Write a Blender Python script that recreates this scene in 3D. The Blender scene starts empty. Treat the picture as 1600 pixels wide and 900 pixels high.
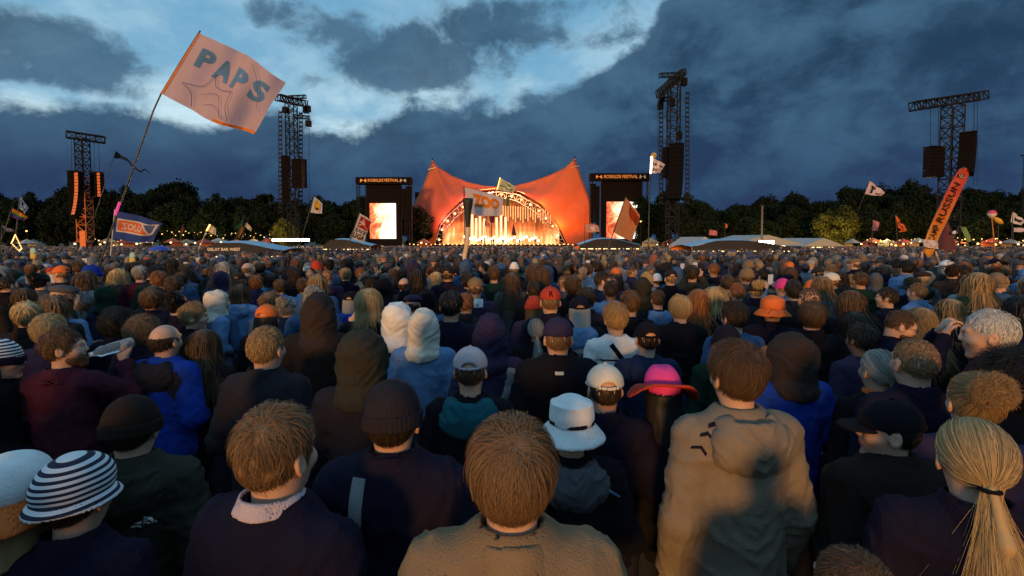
import bpy, bmesh, math, random
import numpy as np
from mathutils import Vector, Matrix, Euler

sc = bpy.context.scene
col = sc.collection
random.seed(11)
RNG = np.random.default_rng(11)
R = math.radians

# ------------------------------------------------------------------ camera
F = 1600 * 17.0 / 36.0            # focal length in photograph pixels
CAMZ = 2.15
PITCH = R(2.5)
SHIFT_PX = 45.0
cam_d = bpy.data.cameras.new('camera')
cam = bpy.data.objects.new('camera', cam_d)
col.objects.link(cam)
cam_d.lens = 17.0
cam_d.sensor_width = 36.0
cam_d.shift_y = -SHIFT_PX / 1600.0
cam_d.clip_start = 0.05
cam_d.clip_end = 5000
cam.location = (0, 0, CAMZ)
cam.rotation_euler = (R(90) - PITCH, 0, 0)
sc.camera = cam


def at(px, py, Y):
    """world point at depth Y (metres ahead of the camera) seen at photograph pixel (px, py)"""
    u = (px - 800.0) / F
    v = (450.0 - SHIFT_PX - py) / F
    d = Vector((u, v * math.sin(PITCH) + math.cos(PITCH), v * math.cos(PITCH) - math.sin(PITCH)))
    d *= Y / d.y
    return Vector((d.x, d.y, d.z + CAMZ))


def ground(y):
    return -0.013 * min(max(y - 4.0, 0.0), 150.0)


# ------------------------------------------------------------------ render settings
sc.view_settings.view_transform = 'Standard'
sc.view_settings.look = 'None'
sc.view_settings.exposure = 0.0
sc.view_settings.gamma = 1.0
sc.view_settings.use_curve_mapping = False
sc.cycles.use_denoising = True
sc.cycles.max_bounces = 5
sc.cycles.diffuse_bounces = 2
sc.cycles.glossy_bounces = 2
sc.cycles.transmission_bounces = 3
sc.cycles.transparent_max_bounces = 6
sc.cycles.sample_clamp_indirect = 4.0
sc.cycles.use_adaptive_sampling = True
sc.cycles.adaptive_threshold = 0.02

# ------------------------------------------------------------------ sky (dusk, broken cloud)
SUN_EL, SUN_AZ = 4.5, 193.0        # warm low light from behind the camera, a little from the left
world = bpy.data.worlds.new('World')
sc.world = world
world.use_nodes = True
wt = world.node_tree
wt.nodes.clear()


def wn(t, **kw):
    n = wt.nodes.new(t)
    for k, v in kw.items():
        setattr(n, k, v)
    return n


def wl(a, b):
    wt.links.new(a, b)


def wmath(op, a, b=None, c=None, clamp=False):
    n = wn('ShaderNodeMath', operation=op, use_clamp=clamp)
    for i, s in enumerate((a, b, c)):
        if s is None:
            continue
        if isinstance(s, (int, float)):
            n.inputs[i].default_value = s
        else:
            wl(s, n.inputs[i])
    return n.outputs[0]


def wsmooth(x, lo, hi):
    n = wn('ShaderNodeMapRange', interpolation_type='SMOOTHSTEP')
    wl(x, n.inputs['Value'])
    n.inputs['From Min'].default_value = lo
    n.inputs['From Max'].default_value = hi
    return n.outputs['Result']


def wmix(f, a, b):
    n = wn('ShaderNodeMix', data_type='RGBA')
    for s, i in ((f, 0), (a, 6), (b, 7)):
        if isinstance(s, (int, float)):
            n.inputs[i].default_value = s
        elif isinstance(s, tuple):
            n.inputs[i].default_value = (*s, 1)
        else:
            wl(s, n.inputs[i])
    return n.outputs[2]


def azel(px, py):
    v = (at(px, py, 10.0) - Vector((0, 0, CAMZ))).normalized()
    return math.atan2(v.x, v.y), math.asin(v.z)


tc = wn('ShaderNodeTexCoord')
sx = wn('ShaderNodeSeparateXYZ')
wl(tc.outputs['Generated'], sx.inputs[0])
X, Y_, Z = sx.outputs
az = wmath('ARCTAN2', X, Y_)
el = wmath('ARCSINE', Z)
den = wmath('ADD', wmath('MAXIMUM', Z, 0.0), 0.22)
cxyz = wn('ShaderNodeCombineXYZ')
wl(wmath('DIVIDE', X, den), cxyz.inputs[0])
wl(wmath('DIVIDE', Y_, den), cxyz.inputs[1])


def wnoise(scale, detail, rough, dist=0.0, vec=None, loc=(0, 0, 0), scl=(1, 1, 1)):
    m = wn('ShaderNodeMapping')
    m.inputs['Location'].default_value = loc
    m.inputs['Scale'].default_value = scl
    wl(vec or cxyz.outputs[0], m.inputs[0])
    n = wn('ShaderNodeTexNoise')
    n.inputs['Scale'].default_value = scale
    n.inputs['Detail'].default_value = detail
    n.inputs['Roughness'].default_value = rough
    n.inputs['Distortion'].default_value = dist
    wl(m.outputs[0], n.inputs['Vector'])
    return n.outputs['Fac']


aev = wn('ShaderNodeCombineXYZ')
wl(az, aev.inputs[0])
wl(el, aev.inputs[1])
nz_big = wnoise(2.0, 6, 0.55, 0.3, loc=(3.1, 1.7, 0))
nz_edge = wnoise(5.6, 10, 0.60, 0.25, vec=aev.outputs[0], loc=(1.3, 5.2, 0), scl=(1.0, 1.35, 1))
nz_fine = wnoise(13.0, 10, 0.66, 0.3, vec=aev.outputs[0], loc=(7.3, 2.2, 0), scl=(1.0, 1.3, 1))
# height of the dark cloud bank along the horizon
fc = wn('ShaderNodeFloatCurve')
pts = [(-100, 165), (60, 168), (180, 175), (300, 188), (430, 172), (540, 196), (600, 178), (660, 160),
       (760, 166), (830, 158), (900, 128), (960, 92), (1010, 50), (1060, -30), (1200, -120), (1700, -160)]
EMAX = 0.75
AZ0, AZ1 = -0.95, 0.95
cv = fc.mapping.curves[0]
lst = []
for px, py in pts:
    a, e = azel(px, py)
    lst.append(((a - AZ0) / (AZ1 - AZ0), e / EMAX))
while len(cv.points) < len(lst):
    cv.points.new(0.5, 0.5)
for p_, (x_, y_) in zip(cv.points, lst):
    p_.location = (min(max(x_, 0), 1), min(max(y_, 0), 1))
fc.mapping.update()
azn = wn('ShaderNodeMapRange')
wl(az, azn.inputs['Value'])
azn.inputs['From Min'].default_value = AZ0
azn.inputs['From Max'].default_value = AZ1
wl(azn.outputs['Result'], fc.inputs['Value'])
bound = wmath('MULTIPLY', fc.outputs['Value'], EMAX)
dist_b = wmath('ADD', wmath('SUBTRACT', bound, el),
               wmath('ADD', wmath('MULTIPLY', wmath('SUBTRACT', nz_edge, 0.5), 0.13),
                     wmath('MULTIPLY', wmath('SUBTRACT', nz_fine, 0.5), 0.075)))
bank = wsmooth(dist_b, -0.014, 0.020)
# separate dark clouds higher up
blob = None
for px, py, rx, ry, amp in ((30, 62, 125, 60, 1.2), (170, 95, 100, 42, 0.95), (130, 135, 120, 22, 0.5), (-120, 60, 90, 80, 1.0),
                            (605, 98, 80, 46, 1.25), (725, 60, 120, 55, 1.0), (440, 35, 55, 45, 0.9), (520, 45, 60, 34, 0.7), (850, 8, 160, 32, 0.75),
                            (980, 55, 60, 30, 0.7), (500, 130, 50, 14, 0.45), (660, 118, 90, 26, 0.7), (880, 60, 90, 26, 0.5)):
    a, e = azel(px, py)
    a1, _ = azel(px + rx, py)
    _, e1 = azel(px, py - ry)
    g1 = wmath('POWER', wmath('DIVIDE', wmath('SUBTRACT', az, a), abs(a1 - a)), 2.0)
    g2 = wmath('POWER', wmath('DIVIDE', wmath('SUBTRACT', el, e), abs(e1 - e)), 2.0)
    g = wmath('MULTIPLY', wmath('EXPONENT', wmath('MULTIPLY', wmath('ADD', g1, g2), -1.0)), amp)
    blob = g if blob is None else wmath('ADD', blob, g)
up = wsmooth(wmath('ADD', wmath('MULTIPLY', blob, 0.66),
                   wmath('ADD', wmath('MULTIPLY', wmath('SUBTRACT', nz_edge, 0.5), 1.1),
                         wmath('MULTIPLY', wmath('SUBTRACT', nz_fine, 0.5), 1.5))), 0.24, 0.74)
up = wmath('MULTIPLY', up, 0.92)
cloud = wmath('MAXIMUM', bank, up)
# colours
sky = wn('ShaderNodeTexSky', sky_type='NISHITA', sun_disc=False)
sky.sun_elevation = R(SUN_EL)
sky.sun_rotation = R(SUN_AZ)
sky.air_density = 1.0
sky.dust_density = 0.6
sky.ozone_density = 3.0
bg1 = wn('ShaderNodeBackground')
clear_f = wsmooth(wmath('ADD', nz_big, wmath('MULTIPLY', wmath('SUBTRACT', nz_fine, 0.5), 0.3)), 0.36, 0.66)
lowglow = wsmooth(el, 0.42, 0.16)
clear_f = wmath('MULTIPLY', wmath('ADD', wmath('MULTIPLY', clear_f, 0.65), 0.2), wmath('ADD', wmath('MULTIPLY', lowglow, 0.95), 0.45), clamp=True)
wl(sky.outputs[0], bg1.inputs[0])
bg1.inputs[1].default_value = 0.05
bgw = wn('ShaderNodeBackground')
wl(wmix(clear_f, (0.13, 0.39, 0.63), (0.66, 0.90, 1.0)), bgw.inputs[0])
mixc = wn('ShaderNodeMixShader')
mixc.inputs[0].default_value = 0.88
wl(bg1.outputs[0], mixc.inputs[1])
wl(bgw.outputs[0], mixc.inputs[2])
nz_cl = wnoise(3.8, 9, 0.58, 0.35, vec=aev.outputs[0], loc=(4.3, 9.2, 0), scl=(1.0, 1.7, 1))
cl_dark = wmix(wsmooth(el, 0.03, 0.30), (0.022, 0.042, 0.108), (0.018, 0.050, 0.104))
cl_lit = wmix(wsmooth(el, 0.03, 0.30), (0.032, 0.080, 0.160), (0.058, 0.140, 0.235))
ccol = wmix(wsmooth(wmath('ADD', nz_cl, wmath('MULTIPLY', wmath('SUBTRACT', nz_fine, 0.5), 0.5)), 0.34, 0.70), cl_dark, cl_lit)
# thin lit rims where the cloud ends
rim = wmath('MULTIPLY', wmath('SUBTRACT', 1.0, wsmooth(dist_b, 0.01, 0.12)), 0.30)
ccol = wmix(rim, ccol, (0.085, 0.185, 0.29))
bgc = wn('ShaderNodeBackground')
wl(ccol, bgc.inputs[0])
mixs = wn('ShaderNodeMixShader')
wl(cloud, mixs.inputs[0])
wl(mixc.outputs[0], mixs.inputs[1])
wl(bgc.outputs[0], mixs.inputs[2])
wo = wn('ShaderNodeOutputWorld')
wl(mixs.outputs[0], wo.inputs[0])
world.cycles.sampling_method = 'AUTOMATIC'

# ------------------------------------------------------------------ sun: the warm low light behind the crowd
sun_d = bpy.data.lights.new('sun', 'SUN')
sun_d.energy = 2.9
sun_d.angle = R(7.0)
sun_d.color = (1.0, 0.50, 0.13)
sun = bpy.data.objects.new('sun', sun_d)
col.objects.link(sun)
_e, _a = R(SUN_EL), R(SUN_AZ)
sdir = Vector((math.sin(_a) * math.cos(_e), math.cos(_a) * math.cos(_e), math.sin(_e)))
sun.rotation_euler = sdir.to_track_quat('Z', 'Y').to_euler()


# ------------------------------------------------------------------ helpers
def newmesh(name, V, Fa, smooth=True, mats=(), mi=None):
    """mesh from numpy arrays: V (n,3); Fa (m,4) or (m,3) or a python list of faces"""
    me = bpy.data.meshes.new(name)
    V = np.asarray(V, dtype=np.float32)
    if isinstance(Fa, np.ndarray):
        m, k = Fa.shape
        me.vertices.add(len(V))
        me.vertices.foreach_set('co', V.ravel())
        me.loops.add(m * k)
        me.loops.foreach_set('vertex_index', Fa.astype(np.int32).ravel())
        me.polygons.add(m)
        me.polygons.foreach_set('loop_start', np.arange(0, m * k, k, dtype=np.int32))
        me.update(calc_edges=True)
        me.validate()
    else:
        me.from_pydata([tuple(map(float, v)) for v in V], [], [tuple(map(int, f)) for f in Fa])
        me.update()
    for m_ in mats:
        me.materials.append(m_)
    n = len(me.polygons)
    if n:
        me.polygons.foreach_set('use_smooth', np.full(n, bool(smooth)))
        if mi is not None and len(mi) == n:
            me.polygons.foreach_set('material_index', np.asarray(mi, dtype=np.int32))
    me.update()
    return me


def link(name, me, parent=None, mat=None, loc=None, rot=None, scale=None):
    o = bpy.data.objects.new(name, me)
    col.objects.link(o)
    if parent is not None:
        o.parent = parent
    if loc is not None:
        o.location = loc
    if rot is not None:
        o.rotation_euler = rot
    if scale is not None:
        o.scale = scale
    if mat is not None and me is not None:
        if len(me.materials) == 0:
            me.materials.append(mat)
        elif me.materials[0] is not mat:
            o.material_slots[0].link = 'OBJECT'
            o.material_slots[0].material = mat
    return o


USED = set()


def tag(o, label, cat, group=None, kind=None):
    if label:
        o['label'] = label
        USED.add(label)
    if cat:
        o['category'] = cat
    if group:
        o['group'] = group
    if kind:
        o['kind'] = kind
    return o


def thing(name, loc, label, cat, group=None, rotz=0.0):
    o = link(name, None, loc=loc, rot=(0, 0, rotz))
    o.empty_display_size = 0.2
    return tag(o, label, cat, group)


class MB:
    """collects boxes, tubes and polygons into one mesh"""

    def __init__(s):
        s.v, s.f, s.m = [], [], []

    def add(s, vs, fs, m=0):
        b = len(s.v)
        s.v.extend([tuple(v) for v in vs])
        s.f.extend([tuple(i + b for i in f) for f in fs])
        s.m.extend([m] * len(fs))
        return s

    def box(s, c, size, M=None, m=0):
        x, y, z = (q / 2 for q in size)
        vs = [Vector((sx * x, sy * y, sz * z)) for sz in (-1, 1) for sy in (-1, 1) for sx in (-1, 1)]
        if M is not None:
            vs = [M @ v for v in vs]
        vs = [v + Vector(c) for v in vs]
        return s.add(vs, [(0, 2, 3, 1), (4, 5, 7, 6), (0, 1, 5, 4), (2, 6, 7, 3), (0, 4, 6, 2), (1, 3, 7, 5)], m)

    def tube(s, pts, rad, n=6, m=0, caps=True):
        pts = [Vector(p) for p in pts]
        rad = rad if isinstance(rad, (list, tuple)) else [rad] * len(pts)
        b = len(s.v)
        prev = None
        for i, p in enumerate(pts):
            d = (pts[min(i + 1, len(pts) - 1)] - pts[max(i - 1, 0)]).normalized()
            a = Vector((0, 0, 1)) if abs(d.z) < 0.9 else Vector((1, 0, 0))
            if prev is not None:
                a = prev
            u = (a - d * a.dot(d)).normalized()
            prev = u
            w = d.cross(u)
            for k in range(n):
                t = 2 * math.pi * k / n
                s.v.append(tuple(p + (u * math.cos(t) + w * math.sin(t)) * rad[i]))
        for i in range(len(pts) - 1):
            for k in range(n):
                k2 = (k + 1) % n
                s.f.append((b + i * n + k, b + i * n + k2, b + (i + 1) * n + k2, b + (i + 1) * n + k))
                s.m.append(m)
        if caps:
            s.f.append(tuple(b + k for k in reversed(range(n))))
            e = b + (len(pts) - 1) * n
            s.f.append(tuple(e + k for k in range(n)))
            s.m += [m, m]
        return s

    def lathe(s, prof, n=16, c=(0, 0, 0), m=0):
        b = len(s.v)
        for r, z in prof:
            for k in range(n):
                t = 2 * math.pi * k / n
                s.v.append((c[0] + r * math.cos(t), c[1] + r * math.sin(t), c[2] + z))
        for i in range(len(prof) - 1):
            for k in range(n):
                k2 = (k + 1) % n
                s.f.append((b + i * n + k, b + i * n + k2, b + (i + 1) * n + k2, b + (i + 1) * n + k))
                s.m.append(m)
        return s

    def mesh(s, name, mats=(), smooth=False):
        return newmesh(name, np.array(s.v, dtype=np.float32).reshape(-1, 3), s.f, smooth, mats, s.m)

    def build(s, name, mat, parent=None, smooth=False, **kw):
        mats = mat if isinstance(mat, (list, tuple)) else [mat]
        return link(name, s.mesh(name, mats, smooth), parent, **kw)


# ------------------------------------------------------------------ materials
MATS = {}


def nodes_of(name):
    m = bpy.data.materials.new(name)
    m.use_nodes = True
    t = m.node_tree
    return m, t, t.nodes['Principled BSDF']


def mat(name, color, rough=0.7, metal=0.0, noise=0.12, nscale=8.0, bump=0.0, bscale=60.0, spec=0.4, sheen=0.0, coord='Object'):
    if name in MATS:
        return MATS[name]
    m, t, b = nodes_of(name)
    b.inputs['Roughness'].default_value = rough
    b.inputs['Metallic'].default_value = metal
    b.inputs['Specular IOR Level'].default_value = spec
    if sheen:
        b.inputs['Sheen Weight'].default_value = sheen
        b.inputs['Sheen Roughness'].default_value = 0.6
    co = t.nodes.new('ShaderNodeTexCoord')
    if noise > 0:
        n = t.nodes.new('ShaderNodeTexNoise')
        n.inputs['Scale'].default_value = nscale
        n.inputs['Detail'].default_value = 4
        t.links.new(co.outputs[coord], n.inputs['Vector'])
        mx = t.nodes.new('ShaderNodeMix')
        mx.data_type = 'RGBA'
        t.links.new(n.outputs['Fac'], mx.inputs[0])
        mx.inputs[6].default_value = (*[c * (1 - noise * 1.6) for c in color], 1)
        mx.inputs[7].default_value = (*[min(1, c * (1 + noise * 1.6)) for c in color], 1)
        t.links.new(mx.outputs[2], b.inputs['Base Color'])
    else:
        b.inputs['Base Color'].default_value = (*color, 1)
    if bump > 0:
        n2 = t.nodes.new('ShaderNodeTexNoise')
        n2.inputs['Scale'].default_value = bscale
        n2.inputs['Detail'].default_value = 3
        t.links.new(co.outputs[coord], n2.inputs['Vector'])
        bp = t.nodes.new('ShaderNodeBump')
        bp.inputs['Strength'].default_value = bump
        bp.inputs['Distance'].default_value = 0.01
        t.links.new(n2.outputs['Fac'], bp.inputs['Height'])
        t.links.new(bp.outputs[0], b.inputs['Normal'])
    MATS[name] = m
    return m


def emit(name, color, strength):
    if name in MATS:
        return MATS[name]
    m, t, b = nodes_of(name)
    b.inputs['Base Color'].default_value = (*[c * 0.5 for c in color], 1)
    b.inputs['Emission Color'].default_value = (*color, 1)
    b.inputs['Emission Strength'].default_value = strength
    MATS[name] = m
    return m


def fabric(name, color, rough=0.85):
    return mat('fabric_' + name, color, rough, noise=0.12, nscale=14, bump=0.5, bscale=200, spec=0.10)


FAB = {k: fabric(k, c) for k, c in dict(
    black=(0.008, 0.0065, 0.010), charcoal=(0.022, 0.018, 0.024), navy=(0.010, 0.008, 0.021), darkblue=(0.012, 0.022, 0.060),  # darks tinted purple, the hue of dusk shade put into the cloth
    denim=(0.045, 0.09, 0.19), skyblue=(0.12, 0.22, 0.42), grey=(0.085, 0.085, 0.095), lightgrey=(0.26, 0.26, 0.28),
    beige=(0.20, 0.155, 0.115), tan=(0.21, 0.14, 0.082), cream=(0.62, 0.56, 0.48), white=(0.74, 0.72, 0.72),
    brown=(0.036, 0.025, 0.023), darkbrown=(0.022, 0.014, 0.012), maroon=(0.060, 0.012, 0.024), red=(0.45, 0.05, 0.03),
    orange=(0.72, 0.16, 0.04), pink=(0.72, 0.06, 0.26), olive=(0.034, 0.031, 0.023), green=(0.010, 0.028, 0.018),
    teal=(0.012, 0.09, 0.12), blue=(0.010, 0.040, 0.30), purple=(0.034, 0.024, 0.060), lilac=(0.50, 0.40, 0.44),
    trousers=(0.018, 0.020, 0.032)).items()}
LEATHER = mat('shoe_leather', (0.03, 0.03, 0.035), 0.5, noise=0.2)
SKIN = [mat('skin_%d' % i, c, 0.5, noise=0.10, nscale=16, bump=0.12, bscale=350, spec=0.35)
        for i, c in enumerate([(0.52, 0.30, 0.21), (0.46, 0.25, 0.16), (0.58, 0.35, 0.26), (0.25, 0.125, 0.075)])]
LIPS = mat('lips', (0.34, 0.12, 0.10), 0.45, noise=0.05)
EYEW = mat('eye_white', (0.75, 0.72, 0.70), 0.2, noise=0)
EYED = mat('eye_iris', (0.03, 0.025, 0.02), 0.15, noise=0)


def hair_mat(name, color, var=0.34, rough=0.55):
    m, t, b = nodes_of('hair_' + name)
    g = t.nodes.new('ShaderNodeNewGeometry')
    mx = t.nodes.new('ShaderNodeMix')
    mx.data_type = 'RGBA'
    t.links.new(g.outputs['Random Per Island'], mx.inputs[0])
    mx.inputs[6].default_value = (*[c * (1 - var) for c in color], 1)
    mx.inputs[7].default_value = (*[min(1, c * (1 + var)) for c in color], 1)
    t.links.new(mx.outputs[2], b.inputs['Base Color'])
    b.inputs['Roughness'].default_value = rough
    b.inputs['Specular IOR Level'].default_value = 0.28
    MATS['hair_' + name] = m
    return m


HAIR = {k: hair_mat(k, c) for k, c in dict(
    black=(0.010, 0.008, 0.008), darkbrown=(0.030, 0.018, 0.011), brown=(0.085, 0.045, 0.021), lightbrown=(0.165, 0.095, 0.045),
    darkblond=(0.29, 0.175, 0.075), blond=(0.42, 0.28, 0.13), grey=(0.26, 0.24, 0.22), white=(0.55, 0.52, 0.48),
    ginger=(0.20, 0.075, 0.025)).items()}

# ------------------------------------------------------------------ implicit surfaces
_pr = np.random.default_rng(5)
_PERM = np.concatenate([_pr.permutation(256)] * 3)
_GR = _pr.normal(size=(256, 3)).astype(np.float32)
_GR /= np.linalg.norm(_GR, axis=1)[:, None]


def perlin(x, y, z):
    x, y, z = np.broadcast_arrays(np.float32(x), np.float32(y), np.float32(z))
    xi, yi, zi = np.floor(x).astype(int), np.floor(y).astype(int), np.floor(z).astype(int)
    xf, yf, zf = x - xi, y - yi, z - zi
    u, v, w = (t * t * t * (t * (t * 6 - 15) + 10) for t in (xf, yf, zf))
    xi, yi, zi = xi & 255, yi & 255, zi & 255
    r = 0
    for a in (0, 1):
        for b in (0, 1):
            for c in (0, 1):
                h = _PERM[_PERM[_PERM[xi + a] + yi + b] + zi + c]
                g = _GR[h]
                d = g[..., 0] * (xf - a) + g[..., 1] * (yf - b) + g[..., 2] * (zf - c)
                r = r + d * (u if a else 1 - u) * (v if b else 1 - v) * (w if c else 1 - w)
    return r


def ell(x, y, z, c, r):
    px, py, pz = x - c[0], y - c[1], z - c[2]
    k0 = np.sqrt((px / r[0]) ** 2 + (py / r[1]) ** 2 + (pz / r[2]) ** 2) + 1e-6
    k1 = np.sqrt((px / r[0] ** 2) ** 2 + (py / r[1] ** 2) ** 2 + (pz / r[2] ** 2) ** 2) + 1e-6
    return k0 * (k0 - 1) / k1


def cap(x, y, z, a, b, ra, rb=None):
    rb = ra if rb is None else rb
    ax, ay, az_ = (b[i] - a[i] for i in range(3))
    px, py, pz = x - a[0], y - a[1], z - a[2]
    h = np.clip((px * ax + py * ay + pz * az_) / (ax * ax + ay * ay + az_ * az_ + 1e-9), 0, 1)
    return np.sqrt((px - ax * h) ** 2 + (py - ay * h) ** 2 + (pz - az_ * h) ** 2) - (ra + (rb - ra) * h)


def smin(a, b, k):
    h = np.clip(0.5 + 0.5 * (b - a) / k, 0, 1)
    return b + (a - b) * h - k * h * (1 - h)


def smax(a, b, k):
    return -smin(-a, -b, k)


def near_only(t, fn, x, y, z, band=0.035):
    # add fn only where the field is close to its surface (the rest is never meshed)
    m = np.abs(t) < band
    t = np.array(t, dtype=np.float32)
    if m.any():
        t[m] += fn(x[m], y[m], z[m])
    return t


def surfnet(f, xs, ys, zs):
    f = np.asarray(f, dtype=np.float32)
    s = f < 0
    nx, ny, nz = f.shape
    c = np.zeros((nx - 1, ny - 1, nz - 1), np.int8)
    offs = [(a, b, d) for a in (0, 1) for b in (0, 1) for d in (0, 1)]
    for a, b, d in offs:
        c += s[a:nx - 1 + a, b:ny - 1 + b, d:nz - 1 + d]
    act = (c > 0) & (c < 8)
    ids = np.argwhere(act)
    n = len(ids)
    idx = np.full(act.shape, -1, np.int64)
    idx[act] = np.arange(n)
    i, j, k = ids.T
    acc = np.zeros((n, 3), np.float32)
    cnt = np.zeros(n, np.float32)
    for o in offs:
        for ax in range(3):
            if o[ax]:
                continue
            o2 = list(o)
            o2[ax] = 1
            fa = f[i + o[0], j + o[1], k + o[2]]
            fb = f[i + o2[0], j + o2[1], k + o2[2]]
            m = (fa < 0) != (fb < 0)
            t = np.where(m, fa / np.where(m, fa - fb, 1), 0)
            p = np.tile(np.array(o, np.float32), (n, 1))
            p[:, ax] += t
            acc[m] += p[m]
            cnt[m] += 1
    p = acc / cnt[:, None] + ids
    V = np.stack([np.interp(p[:, 0], np.arange(nx), xs), np.interp(p[:, 1], np.arange(ny), ys),
                  np.interp(p[:, 2], np.arange(nz), zs)], 1)
    Q = []
    for ax in range(3):
        sl1 = [slice(1, -1)] * 3
        sl2 = [slice(1, -1)] * 3
        sl1[ax] = slice(0, -1)
        sl2[ax] = slice(1, None)
        A, B = s[tuple(sl1)], s[tuple(sl2)]
        e = np.argwhere(A != B)
        if len(e) == 0:
            continue
        fl = A[tuple(e.T)]
        e = e + 1
        e[:, ax] -= 1
        b, d = [(1, 2), (2, 0), (0, 1)][ax]
        q = []
        for db, dd in ((-1, -1), (0, -1), (0, 0), (-1, 0)):
            g = e.copy()
            g[:, b] += db
            g[:, d] += dd
            q.append(idx[tuple(g.T)])
        q = np.stack(q, 1)
        q[~fl] = q[~fl][:, ::-1]
        Q.append(q)
    return V, np.concatenate(Q) if Q else np.zeros((0, 4), int)


def axis(*seg):
    """axis((lo, hi, step), ...) joined"""
    out = [np.arange(lo, hi - st * 0.25, st) for lo, hi, st in seg]
    out.append(np.array([seg[-1][1]]))
    return np.concatenate(out)


def mesh_sdf(fn, xs, ys, zs):
    X_, Y2, Z2 = np.meshgrid(xs, ys, zs, indexing='ij')
    X_, Y2, Z2 = (q.astype(np.float32) for q in (X_, Y2, Z2))
    return surfnet(fn(X_, Y2, Z2), xs, ys, zs)


def merge(parts):
    V, Q, M, b = [], [], [], 0
    for v, q, m in parts:
        V.append(v)
        Q.append(q + b)
        M.append(np.full(len(q), m) if np.isscalar(m) else m)
        b += len(v)
    return np.concatenate(V), np.concatenate(Q), np.concatenate(M)


# ------------------------------------------------------------------ the human body (feet at z = 0, facing +y, 1.78 m tall)
UP = 0.028
NECK = Vector((0, -0.015, 1.53))


def turn(x, y, z, yaw, pit):
    """undo a head turn (yaw to the person's right is negative) and nod about the neck"""
    if not yaw and not pit:
        return x, y, z
    px, py, pz = x - NECK.x, y - NECK.y, z - NECK.z
    c, s = math.cos(-yaw), math.sin(-yaw)
    px, py = c * px - s * py, s * px + c * py
    c, s = math.cos(-pit), math.sin(-pit)
    py, pz = c * py - s * pz, s * py + c * pz
    return px + NECK.x, py + NECK.y, pz + NECK.z


def head_mat(yaw, pit):
    T = Matrix.Translation(NECK)
    return T @ Matrix.Rotation(yaw, 4, 'Z') @ Matrix.Rotation(pit, 4, 'X') @ T.inverted()


def skull(x, y, z):
    f = ell(x, y, z, (0, -0.008, 1.685), (0.077, 0.098, 0.094))
    f = smin(f, ell(x, y, z, (0, 0.030, 1.622), (0.057, 0.066, 0.076)), 0.035)
    return f


def head_f(x, y, z):
    f = skull(x, y, z)
    ax_ = np.abs(x)
    f = smin(f, ell(ax_, y, z, (0.040, 0.060, 1.640), (0.025, 0.028, 0.022)), 0.02)           # cheeks
    f = smin(f, cap(ax_, y, z, (0.010, 0.090, 1.690), (0.038, 0.080, 1.694), 0.010), 0.016)    # brow
    f = smax(f, -ell(ax_, y, z, (0.031, 0.100, 1.671), (0.019, 0.017, 0.012)), 0.014)
    f = smin(f, ell(ax_, y, z, (0.031, 0.078, 1.671), (0.0125, 0.0125, 0.0115)), 0.004)        # eyes
    f = smin(f, cap(x, y, z, (0, 0.092, 1.682), (0, 0.108, 1.647), 0.007, 0.0095), 0.016)      # nose
    f = smin(f, ell(ax_, y, z, (0.010, 0.098, 1.643), (0.008, 0.009, 0.007)), 0.010)
    f = smin(f, ell(x, y, z, (0, 0.092, 1.611), (0.023, 0.009, 0.0065)), 0.006)                # lips
    f = smin(f, ell(x, y, z, (0, 0.089, 1.600), (0.020, 0.009, 0.0070)), 0.006)
    f = smin(f, ell(x, y, z, (0, 0.078, 1.563), (0.020, 0.017, 0.015)), 0.02)                  # chin
    # ears
    ey, ez = y + 0.006, z - 1.655
    c, s = math.cos(0.25), math.sin(0.25)
    ey, ez = c * ey + s * ez, -s * ey + c * ez
    e = ell(ax_ - 0.35 * np.maximum(-ey, 0), ey, ez, (0.079, 0, 0), (0.010, 0.020, 0.033))
    e = smax(e, -ell(ax_, ey, ez, (0.092, 0.004, 0.004), (0.011, 0.010, 0.019)), 0.004)
    return smin(f, e, 0.006)


POSES = {
    'front': [((0.185, -0.01, 1.42), (0.275, -0.05, 1.15), (0.14, 0.19, 1.07)), ((-0.185, -0.01, 1.42), (-0.275, -0.05, 1.15), (-0.13, 0.20, 1.05))],
    'down': [((0.185, -0.01, 1.42), (0.255, -0.03, 1.13), (0.255, 0.05, 0.88)), ((-0.185, -0.01, 1.42), (-0.255, -0.03, 1.13), (-0.255, 0.05, 0.88))],
    'raise': [((0.185, -0.01, 1.44), (0.27, 0.06, 1.66), (0.22, 0.10, 1.92)), ((-0.185, -0.01, 1.42), (-0.275, -0.05, 1.15), (-0.13, 0.20, 1.05))],
    'both': [((0.185, -0.01, 1.44), (0.30, 0.05, 1.66), (0.24, 0.08, 1.93)), ((-0.185, -0.01, 1.44), (-0.30, 0.05, 1.64), (-0.27, 0.08, 1.90))],
    'phone': [((0.185, -0.01, 1.43), (0.24, 0.20, 1.36), (0.10, 0.30, 1.60)), ((-0.185, -0.01, 1.43), (-0.24, 0.20, 1.34), (-0.08, 0.30, 1.60))],
    'drink': [((0.185, -0.01, 1.43), (0.36, 0.13, 1.32), (0.225, 0.20, 1.52)), ((-0.185, -0.01, 1.42), (-0.275, -0.05, 1.15), (-0.13, 0.20, 1.05))],
    'smoke': [((0.185, -0.01, 1.42), (0.275, -0.05, 1.15), (0.14, 0.19, 1.07)), ((-0.185, -0.01, 1.43), (-0.33, 0.05, 1.20), (-0.20, 0.12, 1.44))],
}

POSES = {k: [tuple((p[0] * 0.90, p[1], p[2] + UP) for p in a) for a in v] for k, v in POSES.items()}


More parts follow.
